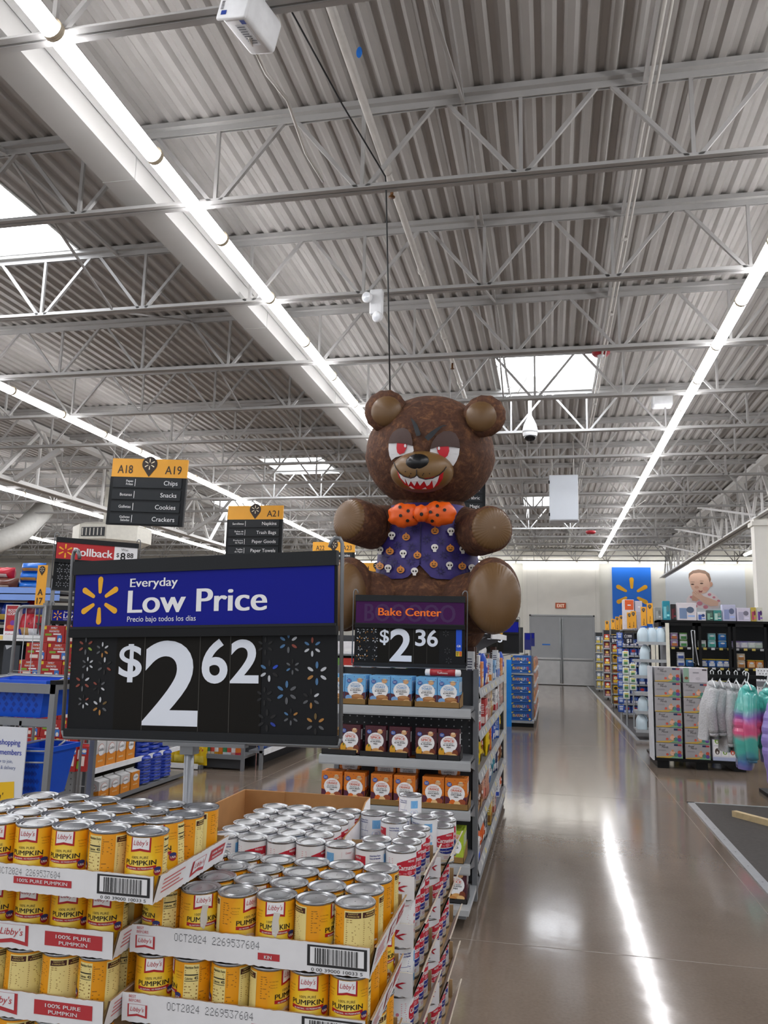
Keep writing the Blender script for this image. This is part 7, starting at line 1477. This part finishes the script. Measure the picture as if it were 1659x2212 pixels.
mb.build('upright', en); mb = MB(); mb.box(xa_ + .02, xa_ + .05, YE - .02, YE, zt_, zt_ + .28, FR); mb.box(xa_ + .02, xb_, YE - .02, YE, zt_ + .25, zt_ + .28, FR); mb.build('top_frame', en)
zsh = at(130, 1634, 6.25).z
mb = MB(); mb.box(xa_ - .1, xb_, 6.22, YE, zsh - .04, zsh, FR); mb.build('base_shelf', en); mb = MB(); mb.box(xa_ - .1, xb_, 6.22, YE, zsh + .62, zsh + .655, FR); mb.build('shelf', en)
RB = mat('#a81d1a', .42, 0, 0, .05, 8)
def redbox():
    w_, h_ = .205, .148; mb = MB(); mb.rbox(-w_ / 2, w_ / 2, 0, .14, 0, h_, .003, RB, smooth=False); fn = front(-w_ / 2, 0, 0); c = .0012
    mb.rect(fn, .006, h_ * .78, .03, h_ * .96, c, ink('#e0c52a')); mb.text(fn, 'FAMILY', w_ * .5, h_ * .82, h_ * .11, c, INKWHT, bold=.03, fit=w_ * .3, res=2); mb.text(fn, 'FAVORITES', w_ * .52, h_ * .62, h_ * .11, c, INKWHT, bold=.03, fit=w_ * .46, res=2); mb.rect(fn, w_ * .3, h_ * .76, w_ * .7, h_ * .79, c, ink('#e07a3a'))
    mb.rect(fn, w_ * .1, h_ * .42, w_ * .4, h_ * .54, c, ink('#7fa832')); mb.lines(fn, w_ * .48, w_ * .85, h_ * .44, h_ * .56, 1, c, INKWHT, .6, .1, 3); mb.rect(fn, w_ * .22, h_ * .12, w_ * .6, h_ * .32, c, ink('#ead8d0')); mb.rect(fn, w_ * .68, h_ * .06, w_ * .9, h_ * .45, c, ink('#3a78c8')); mb.disc(fn, w_ * .8, h_ * .18, .014, .018, c * 2, ink('#e6e0d8'), 10); return mb
xe = at(88, 1440, 6.3).x; o0 = None
for r_ in range(7):
    z = zsh + .0005 + .1495 * r_ + (.04 if r_ > 3 else 0); row = [0, 1, 2] if r_ < 6 else [1, 2]
    if r_ == 6: row = [1, 2]
    for i in row:
        x = xe - .03 + .21 * i + (.0 if r_ % 2 else -.055); lab = 'red family favorites cookie box, %s from left in row %s up' % (ORD[i], ORD[r_])
        if o0 is None: o0 = redbox().build('cookie_box', None, (x, 6.26, z)); o = o0
        else: o = dup(o0, (x, 6.26, z))
        tag(o, lab, 'box', 'red cookie boxes')
for i, x in enumerate((at(165, 1640, 6.2).x, at(183, 1640, 6.2).x)): tag(dup(o0, (x + .03, 6.15 + .03 * i, zsh + .002), rz=0), 'red cookie box standing on end at the lower right, %s of two' % ORD[i], 'box', 'red cookie boxes').rotation_euler = (0, radians(-88), radians(8))
# small ten dollar sign and the rollback sign
W3, H3 = .5, .36; p = at(117, 1312, 6.45); q = at(112, 1375, 6.45)
price_sign('price_sign', 'small Everyday Low sign showing $10 left of the large sign', 'price sign', (p.x + W3 / 2 - .005, 6.45, q.z - .005), radians(2), 0, W3, p.z - q.z + .01, None, SBLUE, edlp, ((.0, .5), (.12, .25, .38), [('$', .06, .075, .055, .03, .035), ('10', .185, .045, .10, .04, .12), ('88', .36, .09, .06, .04, .08)]), [], band=.46)
RBK = mat('#c01c22', .45, 0, 0, .03, 5)
def rollback(mb, fn, W, b, h):
    mb.rect(fn, W * .70, b, W - .006, b + h, .0008, INKWHT); mb.spark(fn, W * .115, b + h * .5, h * .43, .0008, PETAL, wide=.24); mb.text(fn, 'Rollback', W * .21, b + h * .26, h * .5, .0008, INKWHT, al='L', bold=.03, fit=W * .47, res=5); mb.text(fn, 'Was:', W * .83, b + h * .76, h * .16, .0016, INKBLK, bold=0, res=2); mb.text(fn, '$', W * .745, b + h * .36, h * .26, .0016, INKBLK, bold=.01); mb.text(fn, '8', W * .81, b + h * .18, h * .48, .0016, INKBLK, bold=.02); mb.text(fn, '88', W * .90, b + h * .36, h * .3, .0016, INKBLK, bold=.02)
pl, pr3 = at(122, 1163, 5.65), at(299, 1181, 6.1)
W4 = (Vector((pr3.x, pr3.y, 0)) - Vector((pl.x, pl.y, 0))).length; zb4 = at(116, 1272, 5.65).z
rbs = price_sign('price_sign', 'red Rollback sign with was $8.88 card behind the large sign', 'price sign', ((pl.x + pr3.x) / 2, (pl.y + pr3.y) / 2, zb4), atan2(pr3.y - pl.y, pr3.x - pl.x), 0, W4, pl.z - zb4, None, RBK, rollback,
    ((.16, .62), (.30, .45), [('$', .215, .17, .10, .03, .07), ('7', .37, .03, .2, .04, .13)]), [(.045 + .055 * (k % 2) + .008 * (k // 2 % 2), .04 + .055 * (k // 2), .024, S(ink('#8d9196'))) for k in range(8)], pole=.0, band=.40)
mb = MB(); mb.tube([(0, .02, -zb4), (0, .02, .2)], .010, FR, 8); mb.build('pole', rbs)
# the side shelf of goldfish style cartons and blue cookie packs
xG = -4.22; sg2 = thing('store_shelving', 'side shelf of crackers and blue cookies seen beneath the large sign', 'shelving unit', (0, 0, 0)); zg = .34
mb = MB(); mb.box(xG - .55, xG - .5, 7.1, 9.0, .05, 1.8, DKG); mb.build('back_panel', sg2); mb = MB(); mb.box(xG - .5, xG, 7.1, 9.0, zg - .03, zg, FR); mb.box(xG - .01, xG + .005, 7.1, 9.0, zg - .03, zg + .02, WHITE); mb.build('shelf', sg2); mb = MB(); mb.box(xG - .5, xG + .05, 7.1, 9.0, .02, .06, FR); mb.build('base_shelf', sg2); mb = MB(); mb.box(xG - .5, xG, 7.06, 7.1, .0, zg + .5, DKSTEEL); mb.build('end_panel', sg2)
GW, GO = mat('#d5d6d6', .45, 0, 0, .03), ink('#e08a1e')
def gable(label, x, y, z, h_, full=False, tilt=0.0):
    t = thing('cracker_carton', label, 'carton', (x, y, z), 0, 'cracker cartons'); mb = MB(); w_, d_ = .17, .15; mb.box(-d_, 0, -w_ / 2, w_ / 2, 0, h_ * .9, GW if not full else mat('#dd8a22', .45)); mb.add([(-d_, -w_ / 2, h_ * .9), (0, -w_ / 2, h_ * .9), (0, w_ / 2, h_ * .9), (-d_, w_ / 2, h_ * .9), (-d_ / 2, -w_ / 2, h_), (-d_ / 2, w_ / 2, h_)], [(0, 1, 4), (1, 2, 5, 4), (2, 3, 5), (3, 0, 4, 5)], GW); mb.box(-d_ / 2 - .004, -d_ / 2 + .004, -w_ / 2, w_ / 2, h_ * .98, h_ * 1.06, GW)
    for fn in (sidex(0.0005, -w_ / 2, 0), front(-d_, -w_ / 2 - .0005, 0)):
        W = w_ if fn(1, 0).y > .5 else d_
        mb.poly(fn, [(0, 0), (W, 0), (W, h_ * .48), (W * .6, h_ * .40), (W * .25, h_ * .5), (0, h_ * .46)], .001, GO); mb.disc(fn, W * .5, h_ * .6, W * .33, h_ * .2, .002, ink('#c85a3a'), 18); mb.disc(fn, W * .5, h_ * .6, W * .31, h_ * .185, .003, INKWHT, 18); mb.text(fn, 'Goldfish', W * .5, h_ * .57, h_ * .1, .004, INKBLK, bold=.0, shear=.2, fit=W * .55); mb.text(fn, 'BAKED', W * .5, h_ * .22, h_ * .06, .002, ink('#f4e0b0'), bold=.03, fit=W * .5, res=1)
    mb.build('carton_body', t); return t
for i in range(4): gable('white and orange cracker carton, %s along the shelf beneath the large sign' % ORD[i], xG - .02, 7.22 + .19 * i, zg + .001, .29 - .01 * i, i == 3)
for i in range(4): gable('low white and orange cracker carton, %s on the floor level shelf' % ORD[i], xG + .04, 7.22 + .2 * i, .061, .19, i == 3)
o0 = None; BP = None
for c in range(3):
    for k in range(8):
        z = .061 + .034 * k if c < 3 else 0; y = 8.08 + .24 * c; lab = 'blue cookie pack, %s up in stack %s of the low blue cookies' % (ORD[k], ORD[c])
        if o0 is None: o0 = bag(.22, .16, .055, '#1b3fb0', '#c9d4ee', '', seed=120).build('cookie_packet', None, (xG - .03, y, z)); o = o0
        else: o = dup(o0, (xG - .03 + .004 * (k % 2), y, z))
        tag(o, lab, 'packet', 'low stacks of blue cookie packs')
for c in range(3):
    for k in range(4): tag(dup(o0, (xG - .06, 8.08 + .24 * c, zg + .001 + .05 * k)), 'blue cookie pack, %s up in stack %s on the shelf above' % (ORD[k], ORD[c]), 'packet', 'upper stacks of blue cookie packs')
# chip shelf, juice shelf and a third shelf in the distance
cs = thing('store_shelving', 'low white edged shelf of yellow chip bags beneath the sign', 'shelving unit', (0, 0, 0)); YC2 = 9.5; zc2 = at(395, 1652, YC2).z
xa_, xb_ = at(335, 1650, YC2).x, at(428, 1650, YC2).x
mb = MB(); mb.box(xa_, xb_, YC2, YC2 + .5, zc2 - .05, zc2 - .01, DKG); mb.box(xa_, xb_, YC2 - .01, YC2, zc2 - .04, zc2 + .02, WHITE); mb.build('shelf', cs); mb = MB(); mb.box(xa_, xb_, YC2 + .45, YC2 + .5, 0, 1.3, DKG); mb.build('back_panel', cs); mb = MB(); mb.box(xb_ - .02, xb_ + .02, YC2 + .02, YC2 + .06, 0, zc2, FR); mb.box(xa_, xa_ + .03, YC2 + .02, YC2 + .06, 0, zc2, FR); mb.build('foot', cs)
for i in range(5):
    p = at(348 + 22 * i, 1640, YC2 + .15); o = bag(.19, .12, .30, '#e6c21c', '#f0d85a', "Lay's", '#c22a24', seed=140 + i, facex=False).build('chip_bag', None, (p.x, YC2 + .1, zc2 - .009)); tag(o, 'yellow chip bag, %s from the left on the low shelf' % ORD[i], 'bag', 'yellow chip bags')
js = thing('store_shelving', 'grey low shelf of small juice bottles under the sign pole', 'shelving unit', (0, 0, 0)); zj = at(480, 1632, 9.6).z; xa_, xb_ = at(433, 1640, 9.6).x, at(526, 1640, 9.6).x
mb = MB(); mb.box(xa_, xb_, 9.6, 10.0, zj - .03, zj, FR); mb.box(xa_, xb_, 9.59, 9.6, zj - .04, zj + .015, FR); mb.build('shelf', js); mb = MB(); mb.box(xa_ + .03, xb_, 9.62, 9.65, .02, zj - .03, PEG); mb.build('kick_panel', js)
for x in (xa_, xb_ - .03):
    mb = MB(); mb.box(x, x + .04, 9.58, 9.62, 0, 1.1, FR); mb.build('post', js)
mb = MB(); mb.box(xa_, xb_, 10.0, 10.03, 0, 1.2, PEG); mb.build('back_panel', js)
JC = ('#e6e2da', '#e0d8c0', '#e0a02a', '#e08a20', '#dfe6ee', '#e6e6ea', '#d8a0a0', '#c83a4a'); n = 8
for i in range(n):
    o = bottle(.035, .19, JC[i], '#e6e6e6', ('#3a8a5a', '#d04a3a', '#e6e6e6', '#e07a2a')[i % 4]).build('juice_bottle', None, (xa_ + .07 + (xb_ - xa_ - .12) * i / n, 9.68, zj + .001)); tag(o, 'small juice bottle, %s from the left on the grey low shelf' % ORD[i], 'bottle', 'juice bottles under the sign')
bs3 = thing('store_shelving', 'white edged slanting shelf of blue and orange bags in the distance', 'shelving unit', (0, 0, 0)); xx = -3.5
mb = MB(); mb.box(xx - .2, xx, 9.75, 12.2, .20, .23, FR); mb.box(xx, xx + .01, 9.75, 12.2, .18, .25, WHITE); mb.build('shelf', bs3); mb = MB(); mb.box(xx - .22, xx - .2, 10.1, 12.2, .0, 1.3, DKG); mb.build('back_panel', bs3)
for y in (9.75, 12.15):
    mb = MB(); mb.box(xx - .06, xx - .02, y, y + .04, 0, .75 if y < 10 else .2, FR); mb.build('foot', bs3)
for i in range(6):
    c1 = ('#1c5fc0', '#1c5fc0', '#e07a2a', '#2a52a8', '#e08a34', '#c8742a')[i]; o = bag(.3, .16, .30, c1, shade(c1, 1.2), '', seed=160 + i).build('snack_bag', None, (xx - .095, 9.98 + .36 * i, .232)); tag(o, 'blue or orange snack bag, %s along the distant slanting shelf' % ORD[i], 'bag', 'bags on the distant shelf')
# goods tops and shelving that close the aisles farther back
for i, (x0_, x1_, y, lab) in enumerate(((-8.5, -4.9, 12.5, 'long grey gondola back row beyond the chip shelf'), (-7.5, -2.2, 19.0, 'long grey gondola far behind the price sign'), (-9.5, -2.2, 27.0, 'farthest long gondola before the back wall'))):
    t = thing('store_shelving', lab, 'shelving unit', (0, 0, 0)); mb = MB(); mb.box(x0_, x1_, y + .4, y + .45, .0, 1.75, PEG); mb.build('back_panel', t)
    for k, z in enumerate((.12, .5, .9, 1.3)):
        mb = MB(); mb.box(x0_, x1_, y, y + .4, z - .04, z, FR); mb.build('shelf', t)
    n = int((x1_ - x0_) / .42)
    for k, z in enumerate((.12, .5, .9, 1.3)):
        for j in range(n):
            c1 = rg.choice(('#b8342c', '#2c55a8', '#d8b23a', '#e6e6ea', '#6a9a4a', '#c87a3a', '#7a4a8a')); mb = MB(); mb.rbox(0, .34, 0, .25, 0, .30, .006, mat(c1, .45), smooth=False); fn = front(0, 0, 0); mb.rect(fn, .04, .05, .3, .13, .003, INKWHT); tag(mb.build('packet', None, (x0_ + .05 + .42 * j, y + .03, z + .001)), 'boxed packet, %s from the left, %s shelf up, %s' % (ORD[min(j, 29)], ORD[k], lab.replace('long ', '').split(' beyond')[0].split(' before')[0]), 'packet', 'packets on the ' + lab)
